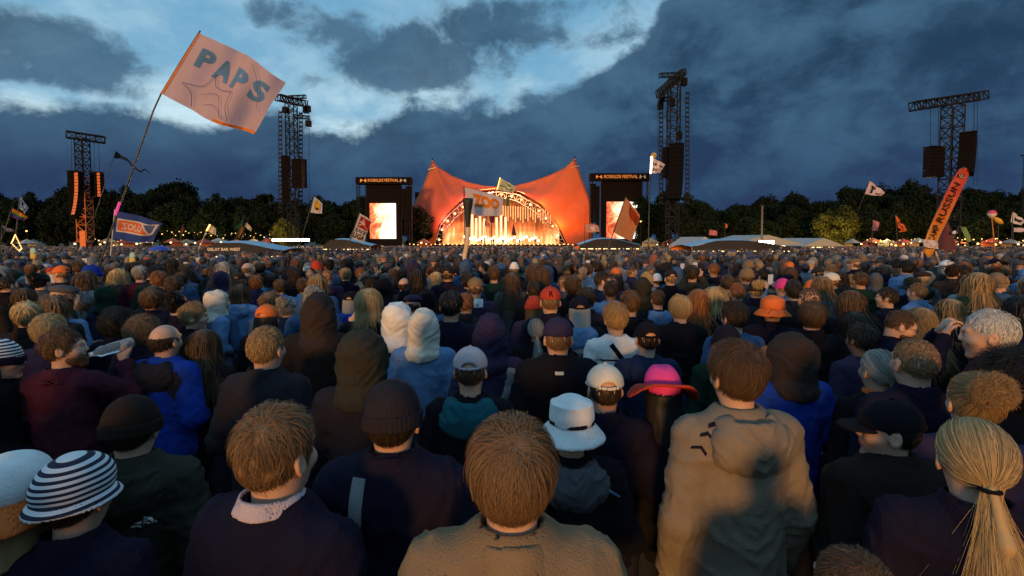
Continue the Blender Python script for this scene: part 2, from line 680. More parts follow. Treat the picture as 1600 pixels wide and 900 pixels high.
def body_f(pose, yaw, pit):
    arms = POSES[pose]

    def f(x, y, z):
        h = head_f(*turn(x, y, z, yaw, pit))
        n = cap(x, y, z, (0, -0.03, 1.44), (0, -0.005, 1.60), 0.060, 0.054)
        g = smin(h, n, 0.03)
        t = ell(x, y, z, (0, -0.005, 1.27), (0.150, 0.10, 0.24))
        t = smin(t, cap(x, y, z, (-0.135, -0.015, 1.430), (0.135, -0.015, 1.430), 0.048), 0.06)
        t = smin(t, ell(x, y, z, (0, 0, 0.98), (0.155, 0.10, 0.18)), 0.08)
        for sh, elb, wr in arms:
            t = smin(t, smin(cap(x, y, z, sh, elb, 0.048, 0.038), cap(x, y, z, elb, wr, 0.037, 0.026), 0.01), 0.03)
        for s in (-1, 1):
            t = smin(t, smin(cap(x, y, z, (s * 0.09, 0, 0.92), (s * 0.10, 0.01, 0.50), 0.085, 0.055),
                             cap(x, y, z, (s * 0.10, 0.01, 0.50), (s * 0.105, -0.02, 0.08), 0.055, 0.036), 0.02), 0.04)
            t = smin(t, cap(x, y, z, (s * 0.105, -0.04, 0.035), (s * 0.115, 0.12, 0.03), 0.034, 0.028), 0.03)
        return smin(g, t, 0.05)
    return f


def hand_parts(wr, elb, grip, side):
    """palm, four unequal bent fingers and a thumb at the wrist; returns vertices and quads"""
    d = (Vector(wr) - Vector(elb)).normalized()
    up = Vector((0, 1, 0)) if abs(d.y) < 0.8 else Vector((0, 0, 1))
    n = (up - d * up.dot(d)).normalized()          # palm faces n
    s = d.cross(n) * side

    def L(a, b, c):
        return tuple(Vector(wr) + d * a + s * b + n * c)
    segs = [(L(0, 0, 0), L(0.03, 0, 0), 0.026, 0.024)]
    lens = (0.072, 0.080, 0.074, 0.058)
    for i in range(4):
        b0 = -0.030 + 0.020 * i
        k = L(0.088 - 0.004 * abs(i - 1), b0, 0.0)
        segs.append((L(0.02, b0 * 0.7, 0), k, 0.015, 0.0115))
        l1, l2, l3 = lens[i] * 0.48, lens[i] * 0.30, lens[i] * 0.24
        a1, a2, a3 = (g * grip for g in (1.1, 2.3, 3.1))
        p = Vector((0.088 - 0.004 * abs(i - 1), b0, 0.0))
        r = 0.0105
        for l, a in ((l1, a1 + 0.1), (l2, a2 + 0.15), (l3, a3 + 0.2)):
            q = p + Vector((math.cos(a) * l, (i - 1.5) * 0.003, math.sin(a) * l))
            segs.append((L(*p), L(*q), r, r - 0.001))
            p = q
            r -= 0.001
    t0, t1, t2, t3 = (0.018, -0.022, 0.004), (0.050, -0.046, 0.016), (0.076, -0.050 + 0.03 * grip, 0.034), (0.098, -0.048 + 0.055 * grip, 0.044)
    for a, b, ra, rb in ((t0, t1, 0.015, 0.0125), (t1, t2, 0.0125, 0.0105), (t2, t3, 0.0105, 0.009)):
        segs.append((L(*a), L(*b), ra, rb))
    P = np.array([q for sg in segs for q in sg[:2]])
    lo, hi = P.min(0) - 0.04, P.max(0) + 0.04

    def f(x, y, z):
        r = None
        for a, b, ra, rb in segs:
            c = cap(x, y, z, a, b, ra, rb)
            r = c if r is None else smin(r, c, 0.004)
        return r
    st = 0.0078
    return mesh_sdf(f, *(np.arange(lo[i], hi[i], st) for i in range(3)))


BODY = {}
GRIP = {'front': 0.5, 'down': 0.25, 'raise': 0.05, 'both': 0.35, 'phone': 0.6, 'drink': 0.62, 'smoke': 0.6}


def body_mesh(pose='front', yaw=0.0, pit=0.0, fine=False):
    key = (pose, round(yaw, 2), round(pit, 2), fine)
    if key in BODY:
        return BODY[key]
    h = (0.012, 0.009, 0.0068)[int(fine)]
    cst = 0.024
    xs = axis((-0.50, -0.11, cst), (-0.11, 0.11, h), (0.11, 0.52, cst))
    ys = axis((-0.20, -0.13, cst), (-0.13, 0.15, h), (0.15, 0.42, cst))
    zs = axis((-0.03, 1.44, 0.030), (1.44, 1.80, h), (1.80, 2.02, cst))
    f = body_f(pose, yaw, pit)
    V, Q = mesh_sdf(f, xs, ys, zs)
    parts = [(V, Q, None)]
    # regions: eyes and lips
    cen = V[Q].mean(1)
    hx, hy, hz = turn(cen[:, 0], cen[:, 1], cen[:, 2], yaw, pit)
    mi = np.zeros(len(Q), int)
    e = ((np.abs(np.abs(hx) - 0.031) / 0.014) ** 2 + ((hz - 1.671) / 0.0085) ** 2 < 1) & (hy > 0.07)
    mi[e] = 2
    mi[e & ((np.abs(np.abs(hx) - 0.031) / 0.007) ** 2 + ((hz - 1.671) / 0.0075) ** 2 < 1)] = 3
    lp = ((hx / 0.024) ** 2 + ((hz - 1.606) / 0.012) ** 2 < 1) & (hy > 0.085)
    mi[lp] = 1
    parts = [(V, Q, mi)]
    for side, (sh, elb, wr) in zip((1, -1), POSES[pose]):
        hv, hq = hand_parts(wr, elb, GRIP[pose], side)
        parts.append((hv, hq, 0))
    V, Q, mi = merge(parts)
    me = newmesh('body', V, Q, True, [SKIN[0], LIPS, EYEW, EYED], mi)
    BODY[key] = me
    return me


# ------------------------------------------------------------------ clothes
def torso_f(pose, seed=0, off=0.0, fold=1.0, hem=0.80, seams=True, openneck=True):
    arms = POSES[pose]

    def f(x, y, z):
        t = ell(x, y, z, (0, -0.005, 1.25 + UP), (0.178, 0.130, 0.30))
        t = smin(t, cap(x, y, z, (-0.142, -0.018, 1.415 + UP), (0.142, -0.018, 1.415 + UP), 0.066), 0.07)
        t = smin(t, cap(x, y, z, (0, -0.025, 1.42 + UP), (0, -0.02, 1.485 + UP), 0.095, 0.070), 0.05)
        t = smin(t, ell(x, y, z, (0, 0.0, 0.95), (0.174, 0.136, 0.26)), 0.09)
        for sh, elb, wr in arms:
            a = smin(cap(x, y, z, sh, elb, 0.070, 0.058), cap(x, y, z, elb, wr, 0.058, 0.043), 0.02)
            t = smin(t, a, 0.035)
        t = t - off
        def wrinkle(x, y, z):
            n1 = perlin(x * 5 + seed, y * 5 + z * 2, z * 9 + x * 3 + seed * 1.7)
            w = perlin(x * 3 + 9 + seed, y * 3, z * 3)
            n2 = perlin(x * 11 + w * 3 + z * 5, y * 9 + seed, z * 15 - np.abs(x) * 12 + w * 4)
            n3 = perlin(x * 30 + w * 4, y * 30 + seed, z * 22 + np.abs(x) * 14)
            rid = 1 - np.abs(n2) * 2.6
            rid2 = 1 - np.abs(n3) * 2.8
            nk = np.clip((np.sqrt(x * x + (y + 0.02) ** 2 + (z - 1.54) ** 2) - 0.10) / 0.10, 0.12, 1)
            return fold * nk * (0.012 * n1 - 0.013 * np.clip(rid, 0, 1) ** 2.5 - 0.004 * np.clip(rid2, 0, 1) ** 2 + 0.003)
        t = near_only(t, wrinkle, x, y, z)
        if seams:
            t = t + 0.0035 * np.exp(-((np.abs(x) - 0.150 + (1.46 - z) * 0.08) / 0.006) ** 2) * (z > 1.22)
        t = smax(t, hem - z, 0.015)
        if openneck:
            t = smax(t, -cap(x, y, z, (0, -0.012, 1.475 + UP), (0, 0.03, 1.85), 0.064, 0.075), 0.015)
        for sh, elb, wr in arms:      # cuffs
            d = Vector(wr) - Vector(elb)
            l = d.length
            d /= l
            s = (x - elb[0]) * d.x + (y - elb[1]) * d.y + (z - elb[2]) * d.z
            near = cap(x, y, z, elb, tuple(Vector(wr) + d * 0.1), 0.09)
            t = np.where(near < 0, smax(t, s - l + 0.01, 0.01), t)
        return t
    return f


TORSO = {}


def pose_bounds(pose):
    P = np.array([p for a in POSES[pose] for p in a])
    return P.min(0), P.max(0)


def torso_mesh(pose='front', seed=0, fine=False, off=0.0, fold=1.0, hem=0.80):
    key = (pose, seed, fine, off, fold, hem)
    if key in TORSO:
        return TORSO[key]
    lo, hi = pose_bounds(pose)
    h = (0.022, 0.016, 0.0120)[int(fine)]
    f = torso_f(pose, seed, off, fold, hem)
    m = 0.11 + off
    xs = np.arange(min(lo[0], -0.23) - m, max(hi[0], 0.23) + m, h)
    ys = np.arange(-0.21 - off, max(0.18, hi[1] + 0.08) + off, h)
    zs = np.arange(hem - 0.04, max(1.64, hi[2] + 0.06), h)
    V, Q = mesh_sdf(f, xs, ys, zs)
    TORSO[key] = (newmesh('jacket', V, Q, True, [FAB['black']]), f)
    return TORSO[key]


def hood_up_f(seed, point=0.0, wide=0.0):
    def f(x, y, z):
        def w(x, y, z):
            k = perlin(x * 8 + seed, y * 7, z * 17 - np.abs(x) * 14 + y * 6)
            return 0.006 * perlin(x * 9 + seed, y * 9, z * 9) + 0.002 * perlin(x * 26, y * 26 + seed, z * 26) - 0.011 * np.clip(1 - 3.2 * np.abs(k), 0, 1) ** 1.5
        o = ell(x, y, z, (0, -0.020, 1.680), (0.108 + wide, 0.130, 0.128 + point))
        o = smin(o, cap(x, y, z, (0, -0.095, 1.74 + point), (0, -0.06, 1.70), 0.045, 0.07), 0.05)
        o = smin(o, cap(x, y, z, (0, -0.020, 1.60), (0, -0.025, 1.55), 0.094 + wide, 0.092), 0.06)
        o = smin(o, cap(x, y, z, (0, -0.025, 1.55), (0, -0.030, 1.49), 0.092 + wide, 0.132), 0.05)
        o = near_only(o, w, x, y, z) + 0.004 * np.exp(-(x / 0.005) ** 2)
        i = ell(x, y, z, (0, -0.006, 1.672), (0.092 + wide, 0.118, 0.113))
        o = smax(o, -np.minimum(i, cap(x, y, z, (0, 0.02, 1.66), (0, 0.30, 1.63), 0.082, 0.12)), 0.012)
        o = smax(o, 1.475 - z + 0.3 * (y + 0.03), 0.01)
        return o
    return f


def hood_down_f(seed):
    def f(x, y, z):
        z = z - UP
        w = lambda x, y, z: 0.012 * perlin(x * 9 + seed, y * 9, z * 12) - 0.011 * np.clip(1 - 2.6 * np.abs(perlin(x * 14 + seed, y * 9 + 3, z * 19 - np.abs(x) * 16)), 0, 1) ** 2
        o = ell(x, y, z, (0, -0.105, 1.425), (0.148, 0.072, 0.110))
        o = smin(o, smax(ell(x, y, z, (0, -0.035, 1.475), (0.125, 0.105, 0.048)), -ell(x, y, z, (0, 0.10, 1.50), (0.075, 0.10, 0.2)), 0.02), 0.03)
        o = near_only(o, w, x, y, z)
        o = smax(o, -ell(x, y, z, (0, -0.020, 1.545), (0.096, 0.098, 0.078)), 0.012)
        o = smax(o, -ell(x, y, z, (0, -0.115, 1.545), (0.085, 0.030, 0.055)), 0.012)
        return o
    return f


def collar_f(hi=1.53, r=0.074, flare=0.1, lo=1.43):
    def f(x, y, z):
        z = z - UP
        zz = z - 0.10 * np.clip(-y, 0, 0.1) + 0.25 * np.clip(y, 0, 0.1)
        q = np.sqrt((x / 1.0) ** 2 + ((y + 0.018) / 1.05) ** 2) - r - flare * (1.52 - zz)
        q = np.abs(q) - 0.006
        q = q + 0.006 * perlin(x * 20, y * 20, z * 20)
        q = smax(q, np.maximum(lo - zz, zz - hi), 0.006)
        return smax(q, y * 1.0 - 0.075 + np.abs(x) * 0.15, 0.006)
    return f


def trousers_f(x, y, z):
    t = ell(x, y, z, (0, 0, 0.92), (0.172, 0.125, 0.14))
    for s in (-1, 1):
        l = smin(cap(x, y, z, (s * 0.09, 0, 0.88), (s * 0.10, 0.01, 0.48), 0.096, 0.070), cap(x, y, z, (s * 0.10, 0.01, 0.48), (s * 0.105, -0.02, 0.06), 0.070, 0.058), 0.02)
        t = smin(t, l, 0.03)
    t = t + 0.008 * perlin(x * 9, y * 9, z * 14)
    return smax(smax(t, 0.05 - z, 0.01), z - 0.98, 0.02)


def shoe_f(s):
    def f(x, y, z):
        o = smin(cap(x, y, z, (s * 0.105, -0.06, 0.045), (s * 0.118, 0.15, 0.035), 0.046, 0.040), ell(x, y, z, (s * 0.105, -0.045, 0.08), (0.045, 0.055, 0.05)), 0.02)
        return smax(o, 0.004 - z, 0.006)
    return f


CACHE = {}


def cached(key, fn, xs, ys, zs, name, mats):
    if key not in CACHE:
        V, Q = mesh_sdf(fn, xs, ys, zs)
        CACHE[key] = newmesh(name, V, Q, True, mats)
    return CACHE[key]


def rng(lo, hi, st):
    return np.arange(lo, hi, st)


def hood_up_mesh(seed, point, wide, fine):
    h = (0.0135, 0.010, 0.0072)[int(fine)]
    return cached(('hu', seed, point, wide, fine), hood_up_f(seed, point, wide), rng(-0.20, 0.20, h), rng(-0.22, 0.19, h), rng(1.40, 1.90 + point, h), 'hood', [FAB['black']])


def hood_down_mesh(seed, fine):
    h = (0.0135, 0.010, 0.0070)[int(fine)]
    return cached(('hd', seed, fine), hood_down_f(seed), rng(-0.20, 0.20, h), rng(-0.24, 0.14, h), rng(1.32, 1.62, h), 'hood', [FAB['black']])


def collar_mesh(hi, r, flare, fine, lo=1.43):
    h = (0.010, 0.009, 0.0066)[int(fine)]
    return cached(('co', hi, r, flare, fine, lo), collar_f(hi, r, flare, lo), rng(-0.15, 0.15, h), rng(-0.17, 0.14, h), rng(1.44, 1.63, h), 'collar', [FAB['black']])


def trousers_mesh():
    return cached('tr', trousers_f, rng(-0.24, 0.24, 0.026), rng(-0.17, 0.17, 0.026), rng(0.0, 1.03, 0.03), 'trousers', [FAB['trousers']])


def shoe_mesh(s):
    return cached(('shoe', s), shoe_f(s), rng(s * 0.11 - 0.08, s * 0.11 + 0.08, 0.016), rng(-0.14, 0.23, 0.016), rng(-0.015, 0.16, 0.012), 'shoe', [LEATHER])


# ------------------------------------------------------------------ hats
def hat_meshes(kind, fine):
    """list of (part name, mesh key material slot, mesh); slot 0 = main colour, 1 = second colour"""
    key = ('hat', kind, fine)
    if key in CACHE:
        return CACHE[key]
    h = (0.0105, 0.0085, 0.0060)[int(fine)]
    bx, by = rng(-0.20, 0.20, h), rng(-0.21, 0.26, h)
    tk = max(0.007, 1.8 * h)
    out = []

    def add(name, slot, fn, xs=None, ys=None, zs=None):
        V, Q = mesh_sdf(fn, bx if xs is None else xs, by if ys is None else ys, rng(1.55, 1.95, h) if zs is None else zs)
        out.append((name, slot, newmesh(name, V, Q, True, [FAB['black']])))
    if kind in ('cap', 'skullcap'):
        def crown(x, y, z):
            zz = z + 0.10 * y
            o = ell(x, y, zz, (0, -0.008, 1.702), (0.092, 0.113, 0.098))
            th = np.arctan2(x, y + 0.008)
            o = o + 0.0022 * np.exp(-((np.mod(th, math.pi / 3) - math.pi / 6) / 0.05) ** 2) + 0.003 * perlin(x * 18, y * 18, z * 18)
            o = smax(o, -ell(x, y, zz, (0, -0.008, 1.700), (0.092 - tk, 0.113 - tk, 0.098 - tk)), 0.003)
            o = smax(o, 1.690 - zz, 0.004)
            if kind == 'cap':
                o = smax(o, -np.maximum(ell(x, y, zz, (0, -0.12, 1.692), (0.042, 0.07, 0.034)), 1.70 - zz - 0.0), 0.004)
            return o
        add('crown', 0, crown)

        def brim(x, y, z):
            zz = z + 0.10 * y + 1.6 * x * x + 0.9 * np.maximum(y - 0.10, 0) ** 2
            q = np.sqrt((x / 0.085) ** 2 + ((y - 0.075) / 0.105) ** 2) - 1
            o = np.maximum(np.abs(zz - 1.694) - 0.0035 - 0.3 * h, q * 0.085)
            return smax(o, 0.078 - y - 0.0 * x + np.abs(x) * -0.35, 0.004)
        add('brim', 1, brim, ys=rng(0.02, 0.22, h), zs=rng(1.60, 1.74, h * 0.8))
        if kind == 'cap':
            def strap(x, y, z):
                zz = z + 0.10 * y
                q = np.abs(np.sqrt((x / 0.092) ** 2 + ((y + 0.008) / 0.113) ** 2) - 1) * 0.1 - 0.004
                o = np.maximum(q, np.abs(zz - 1.697) - 0.009)
                return np.maximum(o, np.maximum(y + 0.06, np.abs(x) - 0.06))
            add('strap', 1, strap, ys=rng(-0.15, -0.04, h), zs=rng(1.66, 1.74, h * 0.7))
        add('button', 0, lambda x, y, z: ell(x, y, z, (0, -0.008, 1.802), (0.010, 0.010, 0.006)), rng(-0.02, 0.02, h * 0.6), rng(-0.03, 0.02, h * 0.6), rng(1.785, 1.82, h * 0.6))
    elif kind in ('bucket', 'striped_bucket', 'sunhat'):
        def crown(x, y, z):
            zz = z + 0.06 * y
            o = ell(x, y, zz, (0, -0.008, 1.720), (0.100, 0.118, 0.100)) if kind in ('sunhat', 'striped_bucket') else smin(ell(x, y, zz, (0, -0.008, 1.715), (0.098, 0.116, 0.100)), np.maximum(np.sqrt((x / 0.094) ** 2 + ((y + 0.008) / 0.112) ** 2) * 0.1 - 0.1, zz - 1.78), 0.02)
            o = o + 0.006 * perlin(x * 14, y * 14, z * 14)
            o = smax(o, -ell(x, y, zz, (0, -0.008, 1.690), (0.096 - tk, 0.114 - tk, 0.116 - tk)), 0.004)
            return smax(o, 1.685 - zz, 0.006)
        add('crown', 0, crown)

        def brim(x, y, z):
            zz = z + 0.06 * y
            rr = np.sqrt((x / 0.95) ** 2 + (y + 0.008) ** 2 * 0.80)
            lim = {'sunhat': 0.165, 'striped_bucket': 0.124}.get(kind, 0.158)
            o = np.abs(rr - 0.097 - (1.690 - zz) * 0.95 + 0.012 * perlin(x * 9, y * 9, z * 9)) * 0.7 - 0.0035 - 0.15 * h
            return smax(smax(o, zz - 1.695, 0.004), rr - lim, 0.004)
        add('brim', 1, brim, by, rng(-0.24, 0.24, h), rng(1.58, 1.74, h))
        if kind == 'bucket':
            def band(x, y, z):
                zz = z + 0.06 * y
                q = np.abs(np.sqrt((x / 0.0985) ** 2 + ((y + 0.008) / 0.1165) ** 2) - 1) * 0.1 - 0.0035
                return np.maximum(q, np.abs(zz - 1.700) - 0.010)
            add('band', 2, band, zs=rng(1.66, 1.75, h * 0.8))
    elif kind == 'cowboy':
        def crown(x, y, z):
            o = ell(x, y, z, (0, -0.005, 1.735), (0.094, 0.115, 0.115))
            o = smax(o, -cap(x, y, z, (0, -0.1, 1.885), (0, 0.12, 1.875), 0.045), 0.02)
            return smax(smax(o, -ell(x, y, z, (0, -0.005, 1.69), (0.087, 0.106, 0.12)), 0.004), 1.70 - z, 0.006)
        add('crown', 0, crown)

        def brim(x, y, z):
            rr = np.sqrt((x / 1.0) ** 2 + ((y + 0.005) / 1.10) ** 2)
            zc = 1.725 - 5.5 * np.maximum(np.abs(x) - 0.07, 0) ** 2 - 0.30 * y * (np.abs(y) > 0) - 0.05 * x
            o = np.abs(z - zc) * 0.75 - 0.006
            return smax(smax(o, rr - 0.185, 0.006), 0.085 - rr, 0.004)
        add('brim', 1, brim, rng(-0.23, 0.23, h), rng(-0.25, 0.25, h), rng(1.54, 1.85, h))
    elif kind in ('beanie', 'knit'):
        def crown(x, y, z):
            th = np.arctan2(x, y + 0.008)
            zz = z + 0.12 * y
            o = ell(x, y, zz, (0, -0.012, 1.700), (0.092, 0.112, 0.108)) + 0.0018 * np.cos(th * 46) + 0.004 * perlin(x * 13, y * 13, z * 13)
            return smax(smax(o, -ell(x, y, zz, (0, -0.012, 1.695), (0.092 - tk - 0.002, 0.112 - tk - 0.002, 0.106 - tk)), 0.004), 1.690 - zz, 0.01)
        add('crown', 0, crown)

        def cuff(x, y, z):
            th = np.arctan2(x, y + 0.008)
            zz = z + 0.12 * y
            q = np.abs(np.sqrt((x / 0.094) ** 2 + ((y + 0.010) / 0.114) ** 2) - 1) * 0.1 - max(0.006, 0.9 * h) + 0.002 * np.cos(th * 46)
            return smax(q, np.abs(zz - 1.680) - 0.026, 0.008)
        add('cuff', 1, cuff, zs=rng(1.61, 1.76, h))
    elif kind == 'flatcap':
        def crown(x, y, z):
            zz = z + 0.14 * y
            o = ell(x, y, zz, (0, 0.012, 1.728), (0.104, 0.135, 0.058)) + 0.004 * perlin(x * 12, y * 12, z * 12)
            return smax(o, 1.70 - zz, 0.012)
        add('crown', 0, crown)
        add('brim', 1, lambda x, y, z: smax(np.abs(z + 0.22 * y + 1.5 * x * x - 1.712) - 0.006, (np.sqrt((x / 0.085) ** 2 + ((y - 0.08) / 0.085) ** 2) - 1) * 0.085, 0.006), ys=rng(0.0, 0.20, h), zs=rng(1.62, 1.76, h))
    CACHE[key] = out
    return out


HAT_TOP = {'cap': 1.806, 'skullcap': 1.806, 'bucket': 1.817, 'striped_bucket': 1.817, 'sunhat': 1.817, 'cowboy': 1.853, 'beanie': 1.812, 'knit': 1.812, 'flatcap': 1.786}

# ------------------------------------------------------------------ hair
def hairline(x, y):
    """height below which no hair grows, going round the head from the brow to the nape"""
    a = np.abs(np.arctan2(x, y + 0.008)) / math.pi
    return np.interp(a, [0, 0.18, 0.30, 0.42, 0.52, 0.62, 0.78, 1.0], [1.742, 1.735, 1.700, 1.655, 1.676, 1.625, 1.585, 1.572])


HSTY = dict(
    short=dict(th=0.008, top=0.011, L=0.048, wave=0.7, n=4200),
    fade=dict(th=0.004, top=0.020, L=0.050, wave=1.0, n=4200),
    textured=dict(th=0.009, top=0.017, L=0.070, wave=1.3, n=4600),
    straight=dict(th=0.011, top=0.011, L=0.110, wave=0.42, n=4600),
    buzz=dict(th=0.003, top=0.003, L=0.011, wave=0.2, n=5200),
    crop=dict(th=0.006, top=0.006, L=0.022, wave=0.3, n=4600),
    curly=dict(th=0.022, top=0.014, L=0.09, wave=1.1, n=5000, curl=0.006),
    afro=dict(th=0.036, top=0.020, L=0.09, wave=0.9, n=5000, curl=0.006),
    long=dict(th=0.011, top=0.006, L=0.50, wave=0.18, n=3200, drop=1.27),
    wavy=dict(th=0.015, top=0.008, L=0.44, wave=0.40, n=3200, drop=1.32, curl=0.006),
    bob=dict(th=0.014, top=0.008, L=0.24, wave=0.20, n=3600, drop=1.53),
    balding=dict(th=0.007, top=0.0, L=0.024, wave=0.3, n=2600, bald=True),
    pony=dict(th=0.010, top=0.004, L=0.46, wave=0.10, n=3000, tie=(0.0, -0.118, 1.630)),
    bun=dict(th=0.010, top=0.008, L=0.40, wave=0.35, n=2800, tie=(0.0, -0.100, 1.735)),
    fringe=dict(th=0.005, top=0.0, L=0.030, wave=0.3, n=1800, under=1.70),
    longfringe=dict(th=0.008, top=0.0, L=0.40, wave=0.25, n=2400, under=1.70, drop=1.30),
)


def hair_mesh(style, fine, seed=0):
    key = ('hair', style, fine, seed)
    if key in CACHE:
        return CACHE[key]
    S = HSTY[style]
    rg = np.random.default_rng(100 + seed)
    so = seed * 3.7
    tie = S.get('tie')

    def thick(x, y, z):
        t = S['th'] + S['top'] * np.clip((z - 1.70) / 0.07, 0, 1)
        if not S.get('drop') and tie is None and style not in ('curly', 'afro'):
            t = t * np.clip((z - hairline(x, y)) / 0.055, 0.15, 1)
        return t

    # the mass of hair
    def shell(x, y, z):
        d = skull(x, y, z)
        m = np.abs(d) < 0.13
        n = np.zeros_like(d)
        n[m] = perlin(x[m] * 20 + so, y[m] * 20, z[m] * 20)
        n2 = np.zeros_like(d)
        m = np.abs(d) < 0.08
        n2[m] = perlin(x[m] * 70 + so, y[m] * 70, z[m] * 40)
        amp = S['wave'] * 0.010 + 0.001
        o = d - thick(x, y, z) * 0.72 + amp * n + 0.0035 * n2
        g = hairline(x, y) - z + 0.006 * n
        if S.get('bald'):
            g = np.maximum(g, z - 1.705 - 0.35 * np.clip(-y - 0.03, -0.2, 0) + 0.01 * n)
        if S.get('under'):
            g = np.maximum(g, z - S['under'] - 0.004)
        o = smax(o, g, 0.012)
        if S.get('drop'):
            b = S['drop']
            w = 0.098 if b < 1.4 else 0.092
            c = cap(x, y / 0.8, z, (0, -0.040, 1.66), (0, -0.085 if b < 1.4 else -0.05, b + 0.05), w, w * 1.05)
            c = near_only(c, lambda x, y, z: 0.010 * perlin(x * 24 + so, y * 24, z * 6) + 0.006 * perlin(x * 60, y * 60 + so, z * 9), x, y, z)
            c = smax(c, y - 0.030 + 0.12 * (1.66 - z), 0.02)
            if S.get('under'):
                c = smax(c, z - S['under'], 0.01)
            c = smax(c, b - z + 0.012 * np.sin(x * 70 + so) + 0.008 * np.sin(x * 173), 0.02)
            o = smin(o, c, 0.02)
        if style == 'bun':
            o = smin(o, ell(x, y, z, (0, -0.118, 1.752), (0.050, 0.045, 0.048)) + 0.012 * perlin(x * 38, y * 38, z * 38), 0.012)
        if style == 'pony':
            o = smin(o, cap(x, y, z, (0, -0.128, 1.630), (0.02, -0.158, 1.50), 0.012, 0.016) + 0.006 * n, 0.01)
            o = smin(o, cap(x, y, z, (0.02, -0.158, 1.50), (0.01, -0.150, 1.40), 0.016, 0.005) + 0.006 * n, 0.02)
        return smax(o, -(d + 0.008), 0.004)
    h = (0.0125, 0.0095, 0.0070)[int(fine)]
    zlo = S.get('drop', 1.53) - 0.05
    if tie is not None:
        zlo = min(zlo, 1.34)
    ex = 0.15
    V, Q = mesh_sdf(shell, rng(-ex, ex, h), rng(-0.215, 0.16, h), rng(zlo, 1.88, h))

    # strands combed over it
    n = int(S['n'] * (0.14, 0.50, 1.55)[int(fine)])
    if fine and style in ('long', 'wavy', 'bob', 'straight', 'pony'):
        n = int(n * 1.15)
    dirs = rg.normal(size=(n * 3, 3))
    dirs[:, 2] += 0.25
    dirs /= np.linalg.norm(dirs, axis=1)[:, None]
    C = np.array([0, -0.005, 1.680])
    r = np.full(len(dirs), 0.09)
    for _ in range(7):
        p = C + dirs * r[:, None]
        r = r - skull(p[:, 0], p[:, 1], p[:, 2])
    p = C + dirs * r[:, None]
    keep = p[:, 2] > hairline(p[:, 0], p[:, 1])
    if S.get('bald'):
        keep &= p[:, 2] < 1.705 + 0.35 * np.clip(-p[:, 1] - 0.03, -0.2, 0)
    if S.get('under'):
        keep &= p[:, 2] < S['under'] - 0.03 - 0.1 * p[:, 1]
    p = p[keep][:n]
    n = len(p)
    root = p.copy()
    p = p + (p - C) / np.linalg.norm(p - C, axis=1)[:, None] * (thick(p[:, 0], p[:, 1], p[:, 2]) * 0.45)[:, None]
    seg = 6 if fine else 4
    L = S['L'] * rg.uniform(0.65, 1.1, n)
    hgt = thick(root[:, 0], root[:, 1], root[:, 2]) * rg.uniform(0.62, 1.22, n) + 0.003 * rg.random(n) ** 3 + (0.006 * rg.random(n) * (rg.random(n) > 0.96) if not S.get('under') and style != 'buzz' else 0)
    W = np.array([0.015, -0.070, 1.765])
    pts_ = [p.copy()]
    cl = np.stack([perlin(root[:, 0] * 34 + so + q * 9, root[:, 1] * 34, root[:, 2] * 34 + q * 5) for q in range(3)], 1)
    cl2 = np.stack([perlin(root[:, 0] * 90 + so + q * 7, root[:, 1] * 90, root[:, 2] * 90 + q * 3) for q in range(3)], 1)

    def norm(v):
        return v / (np.linalg.norm(v, axis=1)[:, None] + 1e-9)

    def grad(q, e=0.003):
        x, y, z = q.T
        return norm(np.stack([skull(x + e, y, z) - skull(x - e, y, z), skull(x, y + e, z) - skull(x, y - e, z), skull(x, y, z + e) - skull(x, y, z - e)], 1))
    ph = rg.uniform(0, 6.28, n)
    rnd = rg.normal(size=(n, 3))
    ns = seg if not S.get('drop') or S['drop'] > 1.4 else seg + 3
    if tie is not None:
        ns = seg + 5
    st = (L / ns)[:, None]
    cur = p.copy()
    done_state = np.zeros(n, bool)
    done_bun = np.zeros(n, bool)
    NR = [grad(cur)]
    for k in range(1, ns + 1):
        N = grad(cur)
        if tie is not None:
            T = np.array(tie)
            to = T - cur
            dist = np.linalg.norm(to, axis=1)
            d = norm(to - N * (to * N).sum(1)[:, None] * 0.9)
            done = done_state | (dist < 0.020) if style == 'pony' else dist < 0.035
            done_state = done
            if style == 'pony':
                d[done] = norm(np.array([0.05, -0.10, -1.0]) + 0.10 * rnd[done] + 0.25 * cl2[done])
            else:
                th = ph[done] + k * 1.1
                d[done] = norm(np.stack([np.cos(th), -0.35 + 0 * th, np.sin(th)], 1) + 0.8 * cl2[done])
        else:
            d = norm(cur - W) + np.array([0, 0, -0.55]) if not S.get('drop') else norm(cur - W) * 0.6 + np.array([0, -0.25, -1.2])
            if S.get('under'):
                d = d + np.array([0, 0, -1.4])
            d = d + (0.36 + 0.9 * np.exp(-(np.linalg.norm(cur - W, axis=1)[:, None] / 0.03) ** 2)) * rnd + S['wave'] * (cl * 1.5 + cl2 * 1.0) * (1.0 if not S.get('drop') else 0.5)
            d = d - N * (d * N).sum(1)[:, None] * (0.95 if S.get('drop') is None else np.clip((cur[:, 2:3] - 1.60) / 0.06, 0.15, 0.95))
        cur = cur + norm(d) * (st if tie is None else np.where(done[:, None], st, np.minimum(st, dist[:, None] * 0.92)))
        if style == 'bun':
            bc = np.array([0, -0.118, 1.752])
            vv = cur - bc
            inb = done_bun | (np.linalg.norm(vv, axis=1) < 0.055)
            done_bun = inb
            if inb.any():
                tg = np.cross(norm(rnd[inb] + np.array([0, 1.0, 0])), vv[inb])
                nv = norm(vv[inb] + norm(tg) * 0.030)
                cur[inb] = bc + nv * (0.046 + 0.016 * rg.random(inb.sum()) ** 2 + 0.028 * rg.random(inb.sum()) * (rg.random(inb.sum()) > 0.82))[:, None]
        sd = skull(*cur.T)
        want = hgt * (0.80 + 0.40 * min(1.0, k / (0.6 * ns)))
